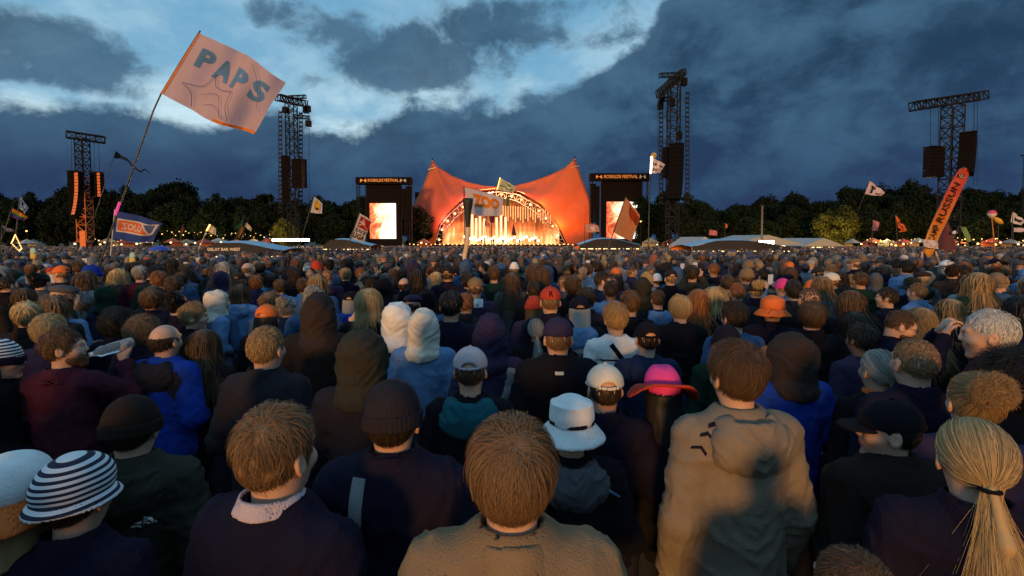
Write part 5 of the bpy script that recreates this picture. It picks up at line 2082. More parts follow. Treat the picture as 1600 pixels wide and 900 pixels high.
# ------------------------------------------------------------------ delay towers
def ladder(root, px, y0, y1, Y, w=0.55):
    a, b = local(px, y0, Y, root), local(px, y1, Y, root)
    mb = MB()
    for s in (-1, 1):
        mb.tube([a + Vector((s * w / 2, 0, 0)), b + Vector((s * w / 2, 0, 0))], 0.06, 4)
    n = int((a - b).length / 0.75)
    for i in range(n):
        c = b + (a - b) * ((i + 0.5) / n)
        mb.box(c, (w, 0.25, 0.30))
    mb.build('lamp_ladder', steel, root)


def tower(px, Y, py_top, w, label, jib, orange=False):
    p = at(px, 372, Y)
    root = thing('speaker_tower', (p.x, Y, ground(Y)), label, 'speaker tower', 'speaker towers over the crowd')
    top = local(px, py_top, Y, root)
    top.x = 0
    H = top.z
    truss((0, 0, 0), (0, 0, H), w, int(H / w * 1.25), 0.11, 0.070, up=(1, 0, 0)).build('mast', steel, root)
    # jib: (px, py, dy) ends
    a = local(jib[0][0], jib[0][1], Y + jib[0][2], root)
    b = local(jib[1][0], jib[1][1], Y + jib[1][2], root)
    L = (b - a).length
    truss(a, b, 0.95, int(L / 0.95), 0.10, 0.065, up=(0, 0, 1)).build('jib', steel, root)
    return root, a, b


def cables(root, pairs):
    for a, b in pairs:
        MB().tube([a, b], 0.035, 4).build('cable', steel, root)


t1, ja, jb = tower(134, 75, 216, 1.25, 'slim lattice tower with orange lit base and speakers, far left', ((104, 210, -1.0), (164, 219, 1.5)))
truss((0, -0.02, 2.6), (0, -0.02, 12.5), 1.42, 8, 0.08, 0.05, up=(1, 0, 0)).build('orange_light_section', orange_p, t1)  # second lattice in orange, the light on the lower mast put in colour
MB().box((0.25, -0.8, 2.1), (0.85, 0.12, 4.2)).build('orange_banner', orange_p, t1)
e1 = line_array(t1, local(113, 268, 74, t1), 12, 0.95, 0.60, 0.9, 0.0, 0.3)
e2 = line_array(t1, local(124, 270, 73, t1), 13, 0.75, 0.50, 0.9, -0.30, -0.25, orange_p)  # orange grilles: the light on this column painted into its colour
e3 = line_array(t1, local(148, 270, 75, t1), 8, 0.95, 0.46, 0.8, 0.0, 0.1)
e4 = line_array(t1, local(157, 270, 74.5, t1), 8, 0.65, 0.46, 0.6, 0.0, -0.3, orange_p)  # grille colour holds the orange light here too
cables(t1, [(local(112, 213, 74.2, t1), local(112, 268, 74, t1)), (local(122, 214, 74.4, t1), local(123, 268, 73, t1)), (local(147, 220, 75.6, t1), local(147, 268, 75, t1)), (local(154, 220, 76, t1), local(156, 268, 74.5, t1))])

t2, ja, jb = tower(459, 85, 162, 1.45, 'tall dark lattice tower left of the stage hung with speakers', ((434, 152, -6), (476, 162, 5)))
line_array(t2, local(446, 245, 84, t2), 13, 1.2, 0.62, 1.1, 0.04, 0.2)
line_array(t2, local(466, 250, 84, t2), 9, 1.9, 0.54, 1.1, 0.0, -0.15)
line_array(t2, local(474, 250, 84.5, t2), 9, 0.6, 0.54, 0.9, 0.0, -0.6, orange_p)  # orange light on the cabinet fronts, put into the grille colour
ladder(t2, 438, 172, 335, 84)
ladder(t2, 470, 174, 330, 86)
cables(t2, [(local(483, 165, 85, t2), local(483, 372, 85, t2)), (local(445, 156, 83, t2), local(446, 243, 84, t2)), (local(453, 158, 84, t2), local(466, 248, 84, t2)), (local(450, 300, 85, t2), local(428, 376, 82, t2)), (local(453, 300, 85, t2), local(431, 376, 82, t2))])
truss(local(461, 182, 84, t2), local(484, 184, 84, t2), 0.5, 6, 0.06, 0.04, up=(0, 0, 1)).build('lamp_arm', steel, t2)
truss(local(452, 152, 84, t2), local(478, 151, 84, t2), 0.5, 6, 0.06, 0.04, up=(0, 0, 1)).build('lamp_arm', steel, t2)
for px, py in ((478, 172), (482, 193), (446, 172), (481, 170)):
    q = local(px, py, 84, t2)
    MB().box(q, (0.8, 0.8, 1.0)).tube([q + Vector((0, 0, 0.4)), q + Vector((0, 0, 1.4))], 0.05, 4).build('spotlight', blackp, t2)

t3, ja, jb = tower(1050, 80, 122, 1.6, 'tallest dark lattice tower right of the stage with curved speaker column', ((1030, 147, -6), (1068, 112, 6)))
line_array(t3, local(1042, 232, 80, t3), 8, 1.3, 0.60, 1.1, 0.0, 0.5)
line_array(t3, local(1057, 226, 78, t3), 13, 2.0, 0.68, 1.2, -0.24, -0.8)
ladder(t3, 1033, 158, 320, 79)
ladder(t3, 1074, 142, 320, 81)
for y0 in (182, 224, 302):
    cables(t3, [(local(1034, y0, 79.5, t3), local(1074, y0 + 0, 80.5, t3))])
cables(t3, [(local(1028, 150, 79, t3), local(1028, 285, 79, t3)), (local(1062, 130, 80, t3), local(1062, 222, 79, t3)), (local(1066, 320, 79, t3), local(1100, 380, 74, t3)), (local(1063, 318, 79, t3), local(1096, 380, 74, t3)), (local(1041, 170, 80, t3), local(1042, 230, 80, t3))])
truss(local(1030, 118, 80, t3), local(1066, 116, 80, t3), 0.6, 8, 0.06, 0.04, up=(0, 0, 1)).build('lamp_arm', steel, t3)
truss(local(1032, 155, 79, t3), local(1050, 155, 79, t3), 0.6, 5, 0.06, 0.04, up=(0, 0, 1)).build('lamp_arm', steel, t3)
for px, py in ((1069, 128), (1034, 152), (1032, 165), (1050, 160), (1061, 212)):
    q = local(px, py, 79, t3)
    MB().box(q, (0.8, 0.8, 1.2)).tube([q + Vector((0, 0, 0.4)), q + Vector((0, 0, 1.6))], 0.05, 4).build('spotlight', blackp, t3)

t4, ja, jb = tower(1481, 60, 166, 1.55, 'lattice tower with long cantilever beam at the far right', ((1427, 166, -1.5), (1538, 149, 2.5)))
line_array(t4, local(1460, 231, 60, t4), 8, 2.0, 0.45, 1.0, 0.0, 0.15)
line_array(t4, local(1513, 208, 59, t4), 12, 1.5, 0.44, 0.9, -0.62, -0.9)
cables(t4, [(local(1454, 164, 59.5, t4), local(1454, 230, 60, t4)), (local(1466, 162, 59.5, t4), local(1466, 230, 60, t4)), (local(1504, 156, 60.5, t4), local(1504, 206, 59, t4)), (local(1522, 152, 61, t4), local(1522, 200, 59, t4)),
            (local(1521, 200, 59, t4), local(1521, 290, 60, t4)), (local(1527, 150, 61, t4), local(1527, 290, 61, t4))])
ps = thing('distant_pylon', at(1597, 372, 120).to_tuple()[:2] + (ground(120),), 'thin distant mast with a flat top at the right edge', 'mast')
truss((0, 0, 0), (0, 0, local(1597, 244, 120, ps).z), 0.5, 40, 0.06, 0.03, up=(1, 0, 0)).build('mast', steel, ps)
MB().box((0, 0, local(1597, 243, 120, ps).z), (2.2, 0.6, 0.25)).build('cross_arm', steel, ps)

# ------------------------------------------------------------------ the stage
DS = 150.0
stage = thing('orange_stage', (at(785, 372, DS).x, DS, ground(DS)), 'orange twin peaked tent stage glowing with light behind the crowd', 'stage')


def LS(px, py, Y):
    return at(px, py, Y) - stage.location


def densify(pts_, n):
    P = np.array([tuple(p) for p in pts_])
    d = np.concatenate([[0], np.cumsum(np.linalg.norm(np.diff(P, axis=0), axis=1))])
    t = np.linspace(0, d[-1], n)
    return np.stack([np.interp(t, d, P[:, i]) for i in range(3)], 1)


Aout = [(678, 382), (686, 351), (699, 333.5), (719, 314), (748, 297), (781, 293), (813, 300), (846, 319), (871, 348), (886, 382)]
Bsil = [(644, 382), (644, 345), (646, 318), (660, 293), (669, 269), (675.5, 250), (684, 260), (705, 273.5), (730, 284), (756, 290), (785, 292), (807, 289.5), (832, 283), (862, 272), (884, 261), (898, 247), (903, 260), (910, 280), (917, 299), (924, 320), (926, 345), (927, 382)]
NS, NT = 90, 14
iA = [LS(x, y, DS) for x, y in Aout]
A_ = densify(iA, NS)
B3 = []
for x, y in Bsil:
    B3.append(LS(x, y, DS + 9))
# three stretches so that the peaks stay sharp
iL, iR = 5, 15
nL = 20
B_ = np.concatenate([densify(B3[:iL + 1], nL + 1)[:-1], densify(B3[iL:iR + 1], NS - 2 * nL), densify(B3[iR:], nL + 1)[1:]])
V = []
for k in range(NT + 1):
    t = k / NT
    P = A_ * (1 - t) + B_ * t
    sag = math.sin(math.pi * t)
    P[:, 1] += 2.0 * sag * np.linspace(0, 1, NS) * (1 - np.linspace(0, 1, NS)) * 4
    P[:, 2] -= 0.9 * sag
    P[:, 1] += 0.45 * t * (1 - t) * 4 * np.sin(np.linspace(0, 1, NS) * 75) * np.abs(np.cos(np.linspace(0, 1, NS) * math.pi)) ** 0.5
    V.append(P)
for k in range(1, 7):
    t = k / 6
    P = B_.copy()
    P[:, 1] += 30 * t
    P[:, 0] *= 1 - 0.15 * t
    P[:, 2] = B_[:, 2] * (1 - t) ** 1.3 + (2.0 + 6 * np.sin(np.pi * np.linspace(0, 1, NS))) * t
    P[:, 2] = np.minimum(P[:, 2], B_[:, 2] + 0.01)
    V.append(P)
V = np.concatenate(V)
rows = NT + 7
Q = np.array([(j * NS + i, j * NS + i + 1, (j + 1) * NS + i + 1, (j + 1) * NS + i) for j in range(rows - 1) for i in range(NS - 1)])
link('canopy', newmesh('canopy', V, Q, True, [orange_cloth]), stage)
for px, py, s in ((675.5, 250, -1), (898, 247, 1)):
    pk = LS(px, py, DS + 9)
    MB().tube([(pk.x - s * 2.0, pk.y + 3, 0), pk + Vector((0, 0, 0.6))], [0.5, 0.22], 8).build('mast', steel, stage)
    MB().lathe([(0.0, 0.35), (0.12, 0.3), (0.14, 0.0), (0.22, -0.5)], 10, c=pk).build('mast_cap', orange_p, stage)
    MB().tube([pk + Vector((-1.2, -0.9, -3.2)), pk + Vector((1.3, -0.9, -2.6))], 0.10, 6).build('tension_bar', steel_l, stage)
# arch truss, lit by its own lamps
Atr = [(679, 382), (688, 352), (702, 335), (722, 318), (750, 303), (780, 299), (810, 304), (842, 322), (868, 350), (884, 382)]
Ain = [(690, 382), (698, 356), (711, 341), (729, 326), (754, 312), (780, 308), (806, 313), (834, 329), (857, 354), (872, 382)]
na = 34
O0, I0 = densify([LS(x, y, DS + 0.3) for x, y in Atr], na), densify([LS(x, y, DS + 0.3) for x, y in Ain], na)
O1, I1 = densify([LS(x, y, DS + 2.2) for x, y in Atr], na), densify([LS(x, y, DS + 2.2) for x, y in Ain], na)
mb = MB()
for c in (O0, I0, O1, I1):
    mb.tube([Vector(p) for p in c], 0.14, 5)
for i in range(na):
    mb.tube([O0[i], I0[i]], 0.08, 4, caps=False).tube([O1[i], I1[i]], 0.08, 4, caps=False).tube([O0[i], O1[i]], 0.07, 4, caps=False)
    if i < na - 1:
        a_, b_ = (O0[i], I0[i + 1]) if i % 2 else (I0[i], O0[i + 1])
        mb.tube([a_, b_], 0.08, 4, caps=False).tube([I0[i], I1[i + 1]], 0.06, 4, caps=False)
mb.build('arch_truss', steel_l, stage)
for i in range(1, na - 1, 2):
    c = (O0[i] + I0[i]) / 2 + np.array([0, -0.3, 0])
    lm_ = MB().box(c, (0.7, 0.7, 0.8)).build('stage_lamp', blackp, stage)
    MB().lathe([(0.0, 0.0), (0.30, 0.0), (0.34, 0.06)], 10).build('lens', amber if i % 4 == 1 else warm, lm_, loc=tuple(c + np.array([0, -0.42, 0])), rot=(R(90), 0, 0))
# deck, fence line of lamps, wall whose glow also carries the stage haze
x0, x1 = LS(640, 380, DS).x, LS(930, 380, DS).x
MB().box(((x0 + x1) / 2, 8, 1.0), (x1 - x0, 22, 2.0)).build('deck', scrim, stage)
lw, lt_, lb_ = nodes_of('stage_glow_haze')
_c = lt_.nodes.new('ShaderNodeTexCoord')
_s = lt_.nodes.new('ShaderNodeSeparateXYZ')
lt_.links.new(_c.outputs['Generated'], _s.inputs[0])
_mp = lt_.nodes.new('ShaderNodeMapping')
_mp.inputs['Scale'].default_value = (34, 1, 2.2)
lt_.links.new(_c.outputs['Generated'], _mp.inputs[0])
_n = lt_.nodes.new('ShaderNodeTexNoise')
_n.inputs['Scale'].default_value = 1.0
_n.inputs['Detail'].default_value = 5
lt_.links.new(_mp.outputs[0], _n.inputs['Vector'])
_n2 = lt_.nodes.new('ShaderNodeTexNoise')
_n2.inputs['Scale'].default_value = 3.2
_n2.inputs['Detail'].default_value = 3
lt_.links.new(_c.outputs['Generated'], _n2.inputs['Vector'])


def lm(op, a, b, c=None):
    n = lt_.nodes.new('ShaderNodeMath')
    n.operation = op
    for i, s in enumerate((a, b, c)):
        if s is None:
            continue
        if isinstance(s, (int, float)):
            n.inputs[i].default_value = s
        else:
            lt_.links.new(s, n.inputs[i])
    return n.outputs[0]


_v = lm('ADD', lm('MULTIPLY', lm('SUBTRACT', 0.82, _s.outputs[2]), 0.85), lm('ADD', lm('MULTIPLY', lm('SUBTRACT', _n.outputs['Fac'], 0.5), 0.9), lm('MULTIPLY', lm('SUBTRACT', _n2.outputs['Fac'], 0.5), 1.1)))
_rp = lt_.nodes.new('ShaderNodeValToRGB')
els = _rp.color_ramp.elements
els[0].position, els[0].color = 0.05, (0.30, 0.035, 0.008, 1)
els[1].position, els[1].color = 1.0, (1.0, 0.93, 0.72, 1)
for po, co in ((0.35, (0.85, 0.14, 0.03, 1)), (0.60, (1.0, 0.36, 0.10, 1)), (0.82, (1.0, 0.66, 0.30, 1))):
    e_ = els.new(po)
    e_.color = co
lt_.links.new(_v, _rp.inputs[0])
lt_.links.new(_rp.outputs[0], lb_.inputs['Emission Color'])
lt_.links.new(lm('MULTIPLY_ADD', _v, 1.7, 0.35), lb_.inputs['Emission Strength'])
lb_.inputs['Base Color'].default_value = (0.05, 0.02, 0.01, 1)
wa, wb = LS(692, 382, DS + 14), LS(874, 302, DS + 14)
MB().box(((wa.x + wb.x) / 2, 14, (2.0 + wb.z) / 2), (wb.x - wa.x, 0.3, wb.z - 2.0)).build('glow_haze_wall', lw, stage)
MB().box(((wa.x + wb.x) / 2, 19, 10), (60, 0.3, 20)).build('back_drape', scrim, stage)
# hanging light tubes over the stage and tall white panels
tube_e = emit('light_tube', (1.0, 0.52, 0.20), 1.1)
tube_me = MB().tube([(0, 0, 0), (0, 0, -1)], 0.13, 6).mesh('light_tube', [tube_e])
for i in range(20):
    px = 786 + i * 3.9
    a, b = LS(px, 321 + 0.015 * (px - 780) ** 1.4, DS + 6), LS(px, 337 + (i * 37 % 11) + 0.2 * i, DS + 6)
    o = link('light_tube', tube_me, stage, loc=a, scale=(1, 1, (a - b).z))
for px in (738, 744, 750, 757, 776, 783, 790):
    a, b = LS(px, 335 + (px * 7 % 9), DS + 12), LS(px, 376, DS + 12)
    MB().box((a + b) / 2, (0.75, 0.2, (a - b).z)).build('white_light_panel', emit('light_panel', (1.0, 0.74, 0.42), 1.25), stage)
for i in range(26):
    px = 726 + i * 4.6
    c = LS(px, 370 + (i * 5 % 7), DS + 5 + (i % 3))
    f_ = MB().box(c, (0.65, 0.5, 0.65)).build('flood_lamp', blackp, stage)
    MB().box(c + Vector((0, -0.28, 0)), (0.60, 0.05, 0.60)).build('lens', whiteh, f_)
for i in range(44):
    c = LS(640 + i * 6.7, 381.5 + (i * 7 % 3) * 0.4, DS - 8)
    MB().box(c, (0.30, 0.15, 0.25)).build('barrier_lamp', amber, stage)
# real lamps: light on the canvas and over the crowd
def lamp(name, kind, loc, power, color, size=0.5, target=None, spot=60, parent=None):
    d = bpy.data.lights.new(name, kind)
    d.energy = power
    d.color = color
    if kind == 'AREA':
        d.size = size
    else:
        d.shadow_soft_size = size
    if kind == 'SPOT':
        d.spot_size = R(spot)
        d.spot_blend = 0.6
    o = bpy.data.objects.new(name, d)
    col.objects.link(o)
    o.location = loc
    if target is not None:
        o.rotation_euler = (Vector(loc) - Vector(target)).to_track_quat('Z', 'Y').to_euler()
    return o


def LW(px, py, Y):
    return at(px, py, Y)


for px, py, c in ((690, 340, (1, 0.20, 0.16)), (722, 308, (1, 0.18, 0.20)), (765, 291, (1, 0.25, 0.22)), (812, 295, (1, 0.28, 0.12)), (852, 312, (1, 0.24, 0.06)), (882, 345, (1, 0.25, 0.05))):
    lamp('arch_flood', 'POINT', LW(px, py, DS - 2.0), 3600, c, 0.4)
lamp('canvas_flood', 'SPOT', LW(662, 376, DS - 12), 9000, (1.0, 0.22, 0.16), 0.5, LW(668, 300, DS + 6), 70)
lamp('canvas_flood', 'SPOT', LW(905, 376, DS - 12), 30000, (1.0, 0.26, 0.04), 0.5, LW(900, 310, DS + 6), 70)
lamp('stage_wash', 'AREA', LW(785, 330, DS + 2), 26000, (1.0, 0.50, 0.20), 14, LW(785, 400, DS - 60))

# performers
rr2 = random.Random(3)
for i, (px, what) in enumerate(((752, 'leftmost performer on stage, dark figure against the light'), (771, 'performer left of centre on the bright stage'), (786, 'performer at the middle of the bright stage'), (812, 'performer right of centre on the stage'), (836, 'rightmost performer on the bright stage'))):
    rt = thing('person', (LW(px, 372, DS + 4 + i % 2).x, DS + 4 + i % 2, ground(DS) + 2.0), what, 'person', 'performers on the stage', rotz=math.pi)
    build_person(rt, top='jacket', topc='black', pose=rr2.choice(['front', 'down']), hair='short', hairc='black', sd=i % 4)

# ------------------------------------------------------------------ video towers with the festival banner
scn, snt, snb = nodes_of('video_picture')
_c = snt.nodes.new('ShaderNodeTexCoord')
_n = snt.nodes.new('ShaderNodeTexNoise')
_n.inputs['Scale'].default_value = 3.4
_n.inputs['Detail'].default_value = 7
_n.inputs['Roughness'].default_value = 0.62
_n.inputs['Distortion'].default_value = 1.3
snt.links.new(_c.outputs['Generated'], _n.inputs['Vector'])
_sp = snt.nodes.new('ShaderNodeSeparateXYZ')
snt.links.new(_c.outputs['Generated'], _sp.inputs[0])
_ad = snt.nodes.new('ShaderNodeMath')
_ad.operation = 'MULTIPLY_ADD'
_ad.inputs[1].default_value = 0.55
snt.links.new(_sp.outputs[0], _ad.inputs[0])
snt.links.new(_n.outputs['Fac'], _ad.inputs[2])
_rp = snt.nodes.new('ShaderNodeValToRGB')
els = _rp.color_ramp.elements
els[0].position, els[0].color = 0.46, (0.40, 0.02, 0.01, 1)
els[1].position, els[1].color = 0.92, (1.0, 0.95, 0.82, 1)
for po, co in ((0.58, (0.95, 0.16, 0.05, 1)), (0.66, (1.0, 0.50, 0.24, 1)), (0.76, (1.0, 0.80, 0.55, 1))):
    els.new(po).color = co
snt.links.new(_ad.outputs[0], _rp.inputs[0])
snt.links.new(_rp.outputs[0], snb.inputs['Emission Color'])
snb.inputs['Emission Strength'].default_value = 1.5
snb.inputs['Base Color'].default_value = (0.02, 0.02, 0.02, 1)
lett = emit('lit_lettering', (0.95, 0.30, 0.06), 0.32)
lett2 = mat('lettering_grey', (0.4, 0.38, 0.36), 0.6, noise=0)


def video_tower(h0, h1, sc0, sc1, yb0, yb1, scr_box, spk, label, mirror):
    Y = 142.0
    cx = (sc0 + sc1) / 2
    root = thing('video_tower', (at(cx, 372, Y).x, Y, ground(Y)), label, 'video screen', 'screens beside the stage')
    L = lambda px, py, dy=0.0: at(px, py, Y + dy) - root.location
    a, b = L(h0, yb0), L(h1, yb1)
    MB().box(((a.x + b.x) / 2, -0.5, (a.z + b.z) / 2), (b.x - a.x, 3.2, a.z - b.z)).build('header_banner', scrim, root)
    a2, b2 = L(sc0, yb1 + 1), L(sc1, 386)
    MB().box(((a2.x + b2.x) / 2, 0.4, a2.z / 2), (b2.x - a2.x, 2.2, a2.z)).build('scrim_wall', scrim, root)
    s0, s1 = L(scr_box[0], scr_box[2]), L(scr_box[1], scr_box[3])
    o = MB().box(((s0.x + s1.x) / 2, -0.85, (s0.z + s1.z) / 2), (s1.x - s0.x, 0.3, s0.z - s1.z)).build('screen', scn, root)
    # lettering across the header
    tw = (b.x - a.x) * 0.56
    me = text_mesh('ROSKILDE FESTIVAL', 1.55, 0.03)
    xs = [v.co.x for v in me.vertices]
    k = tw / (max(xs) - min(xs))
    cxh, czh = (a.x + b.x) / 2, (a.z + b.z) / 2
    link('lettering', remap_text(me, lambda x, y: Vector((cxh + x * k, -2.14, czh + y * k * 1.12)), 0), root, lett)
    for s in (-1, 1):        # little tent emblems
        ex = cxh + s * (b.x - a.x) * 0.36
        pts_ = [(-1.1, -0.45), (-1.0, 0.25), (-0.75, 0.5), (-0.4, 0.15), (0.0, 0.05), (0.4, 0.15), (0.75, 0.5), (1.0, 0.25), (1.1, -0.45), (0.65, -0.45), (0.4, -0.1), (0.0, 0.0), (-0.4, -0.1), (-0.65, -0.45)]
        mb = MB()
        n = len(pts_)
        mb.add([(ex + x * 0.85, -2.14, czh + z * 1.0) for x, z in pts_], [(i, n - 1 - i, n - 2 - i, i + 1) for i in range(n // 2 - 1)])
        mb.build('tent_emblem', lett if s < 0 else lett2, root)
    for px in (h0 + 2, sc0 + 1, sc1 - 1, h1 - 2):
        q = L(px, 386)
        truss((q.x, 0, 0), (q.x, 0, b.z), 0.8, 22, 0.07, 0.04, up=(1, 0, 0)).build('leg', steel, root)
    for px, y0, n, w, cu in spk:
        line_array(root, L(px, y0, -0.5), n, w, 0.62, 1.0, cu, 0.0)
    return root


video_tower(559, 644, 573.5, 627, 278, 288.5, (579, 620, 318, 373), ((631, 296, 14, 1.1, 0.0), (639, 292, 16, 1.7, -0.10), (634, 330, 12, 0.9, 0.0)), 'black video tower left of the stage with bright portrait screen', False)
video_tower(921, 1014, 940, 1001, 272, 283, (947, 996, 315.5, 373), ((927, 288, 18, 1.5, 0.06), (934, 292, 22, 1.0, 0.0)), 'black video tower right of the stage with bright portrait screen', True)

# ------------------------------------------------------------------ flags
CLOTH = {}


def cloth_mat(name, c, tr=0.25):
    if name in CLOTH:
        return CLOTH[name]
    m, t, b = nodes_of('cloth_' + name)
    b.inputs['Base Color'].default_value = (*c, 1)
    b.inputs['Roughness'].default_value = 0.85
    b.inputs['Specular IOR Level'].default_value = 0.2
    n = t.nodes.new('ShaderNodeTexNoise')
    n.inputs['Scale'].default_value = 3
    n.inputs['Detail'].default_value = 5
    co = t.nodes.new('ShaderNodeTexCoord')
    t.links.new(co.outputs['Object'], n.inputs['Vector'])
    mx = t.nodes.new('ShaderNodeMix')
    mx.data_type = 'RGBA'
    mx.inputs[6].default_value = (*[q * 0.82 for q in c], 1)
    mx.inputs[7].default_value = (*[min(1, q * 1.1) for q in c], 1)
    t.links.new(n.outputs['Fac'], mx.inputs[0])
    t.links.new(mx.outputs[2], b.inputs['Base Color'])
    tl = t.nodes.new('ShaderNodeBsdfTranslucent')
    t.links.new(mx.outputs[2], tl.inputs[0])
    ms = t.nodes.new('ShaderNodeMixShader')
    ms.inputs[0].default_value = tr
    t.links.new(b.outputs[0], ms.inputs[1])
    t.links.new(tl.outputs[0], ms.inputs[2])
    t.links.new(ms.outputs[0], t.nodes['Material Output'].inputs[0])
    CLOTH[name] = m
    return m


WHITEC = lambda: cloth_mat('white', (0.66, 0.58, 0.56))
DARKC = lambda: cloth_mat('print_black', (0.03, 0.03, 0.04))


class Flag:
    def __init__(s, quad, Y, label, name='flag', mat_=None, pole=None, pole_r=0.012, pole_mat=None, wave=0.05, nw=1.6, depth=0.3, ph=0.0, lit=None, group='flags over the crowd', sag=0.03):
        s.sag = sag
        s.c = [at(*quad[0], Y), at(*quad[1], Y + depth), at(*quad[2], Y + depth * 0.9), at(*quad[3], Y)]
        s.size = (s.c[0] - s.c[1]).length
        s.wave, s.nw, s.ph = wave * s.size, nw, ph
        e1, e2 = s.c[1] - s.c[0], s.c[3] - s.c[0]
        s.n = e1.cross(e2).normalized()
        if s.n.y > 0:
            s.n = -s.n
        base = at(pole[1][0], pole[1][1], Y) if pole else s.c[3]
        s.root = thing(name, base, label, 'flag', group)
        s.k = 0
        N, M = 22, 12
        V = [s.P(i / N, j / M) for j in range(M + 1) for i in range(N + 1)]
        V2 = [s.P(i / N, j / M, -0.003 * s.size) for j in range(M + 1) for i in range(N + 1)]
        Q = [(j * (N + 1) + i, j * (N + 1) + i + 1, (j + 1) * (N + 1) + i + 1, (j + 1) * (N + 1) + i) for j in range(M) for i in range(N)]
        link('cloth', newmesh('cloth', V, Q, True, [mat_ or WHITEC()]), s.root)
        if pole:
            a, b = at(pole[0][0], pole[0][1], Y) - base, Vector((0, 0, 0))
            # the pole runs on down into the crowd to the hands that hold it
            ext = b + (b - a).normalized() * max(0.0, min(1.2, (base.z - ground(Y) - 1.0)))
            mid = [at(*p_, Y) - base for p_ in pole[2:]]
            MB().tube([a] + mid + [b, ext], [pole_r * 0.8] * (1 + len(mid)) + [pole_r, pole_r], 8).build('pole', pole_mat or mat('pole_grey', (0.05, 0.045, 0.04), 0.5), s.root, smooth=True)
            if lit:
                mb = MB()
                q0, q1 = s.c[0] - base, s.c[3] - base
                nb = 14
                for i in range(nb):
                    mb.box(q0 + (q1 - q0) * (i / (nb - 1)) + s.n * pole_r * 1.6, (pole_r * 2.2,) * 3)
                o = mb.build('light_string', lit, s.root)

    def P(s, u, v, off=0.0):
        a = s.c[0].lerp(s.c[1], u)
        b = s.c[3].lerp(s.c[2], u)
        p = a.lerp(b, v)
        w = s.wave * min(1, u * 2.2) * (math.sin(s.nw * 2 * math.pi * u + 1.8 * v + s.ph) + 0.4 * math.sin(s.nw * 4.4 * math.pi * u - 2.5 * v + s.ph * 2) + 0.35 * math.sin(7 * v + 5 * u))
        e = Vector((0, 0, -1)) * s.size * s.sag * (math.sin(math.pi * u) * (0.5 - v) * -1.2 + 0.35 * math.sin(9 * u + 3 * v + s.ph) * u)
        return p + s.n * (w + off) + e - s.root.location

    def poly(s, polys, m, name='print', off=None, cuts=3):
        s.k += 1
        off = off if off is not None else 0.006 * s.size * (1 + 0.5 * s.k)
        bm = bmesh.new()
        for pl in polys:
            bm.faces.new([bm.verts.new((u, v, 0)) for u, v in pl])
        bmesh.ops.triangulate(bm, faces=bm.faces[:])
        for _ in range(cuts):
            bmesh.ops.subdivide_edges(bm, edges=bm.edges[:], cuts=1)
            bmesh.ops.triangulate(bm, faces=bm.faces[:])
        for v in bm.verts:
            v.co = s.P(v.co.x, v.co.y, off)
        me = bpy.data.meshes.new(name)
        bm.to_mesh(me)
        bm.free()
        me.materials.append(m)
        return link(name, me, s.root)

    def text(s, txt, box, m, bold=0.02, mirror=False, rot=0.0, off=None, arch=0.0, cuts=1):
        s.k += 1
        off = off if off is not None else 0.006 * s.size * (1 + 0.5 * s.k)
        me = text_mesh(txt, 1.0, bold)
        xs, ys = [v.co.x for v in me.vertices], [v.co.y for v in me.vertices]
        x0, x1, y0, y1 = min(xs), max(xs), min(ys), max(ys)
        u0, u1, v0, v1 = box

        def fn(x, y):
            a, b = (x - x0) / (x1 - x0), (y1 - y) / (y1 - y0)
            if mirror:
                a = 1 - a
            u, v = u0 + (u1 - u0) * a, v0 + (v1 - v0) * b
            return s.P(u, v + arch * (a - 0.5) ** 2, off)
        remap_text(me, fn, cuts)
        return link('lettering', me, s.root, m)

    def lines(s, path, w, m, name='drawn_line'):
        s.k += 1
        off = 0.006 * s.size * (1 + 0.5 * s.k)
        P = np.array(path, float)
        d = np.gradient(P, axis=0)
        d /= np.linalg.norm(d, axis=1)[:, None] + 1e-9
        nn = np.stack([-d[:, 1], d[:, 0]], 1) * w / 2
        V = [s.P(*(p + q), off) for p, q in zip(P, nn)] + [s.P(*(p - q), off) for p, q in zip(P, nn)]
        k = len(P)
        link(name, newmesh(name, V, [(i, i + 1, k + i + 1, k + i) for i in range(k - 1)], True, [m]), s.root)


def curve_pts(pts_, n=10):
    """Catmull-Rom through points"""
    P = [np.array(p, float) for p in pts_]
    P = [2 * P[0] - P[1]] + P + [2 * P[-1] - P[-2]]
    out = []
    for i in range(1, len(P) - 2):
        for t in np.linspace(0, 1, n, endpoint=False):
            a, b, c, d = P[i - 1:i + 3]
            out.append(0.5 * ((2 * b) + (c - a) * t + (2 * a - 5 * b + 4 * c - d) * t * t + (3 * b - a - 3 * c + d) * t ** 3))
    out.append(P[-2])
    return out


# PAPS
fp = Flag([(311, 52), (443, 125), (397, 212), (252, 146)], 7.5, 'large pale flag lettered PAPS with a drawn star, flying from a tall tilted pole', mat_=cloth_mat('paps', (0.66, 0.47, 0.50), 0.5), pole=[(313, 48), (138, 462), (282, 97), (252, 146), (240, 172)], pole_r=0.014, wave=0.06, nw=1.7, depth=0.25, sag=0.07)
blue_p = cloth_mat('paps_blue', (0.12, 0.29, 0.58))
orange_c = cloth_mat('orange', (0.78, 0.24, 0.04))
fp.poly([[(0, 0), (0.018, 0), (0.018, 1), (0, 1)]], orange_c, 'sleeve')
fp.poly([[(0.55, 0.955), (1.0, 0.955), (1.0, 1.0), (0.55, 1.0)]], orange_c, 'hem')
for ch, u0, u1, v0, v1 in (('P', 0.13, 0.29, 0.16, 0.44), ('A', 0.31, 0.49, 0.19, 0.48), ('P', 0.53, 0.69, 0.19, 0.48), ('S', 0.74, 0.91, 0.17, 0.50)):
    fp.text(ch, (u0, u1, v0, v1), blue_p, bold=0.045, off=0.012)
star = [(0.40, 0.40), (0.44, 0.56), (0.585, 0.56), (0.63, 0.575)]
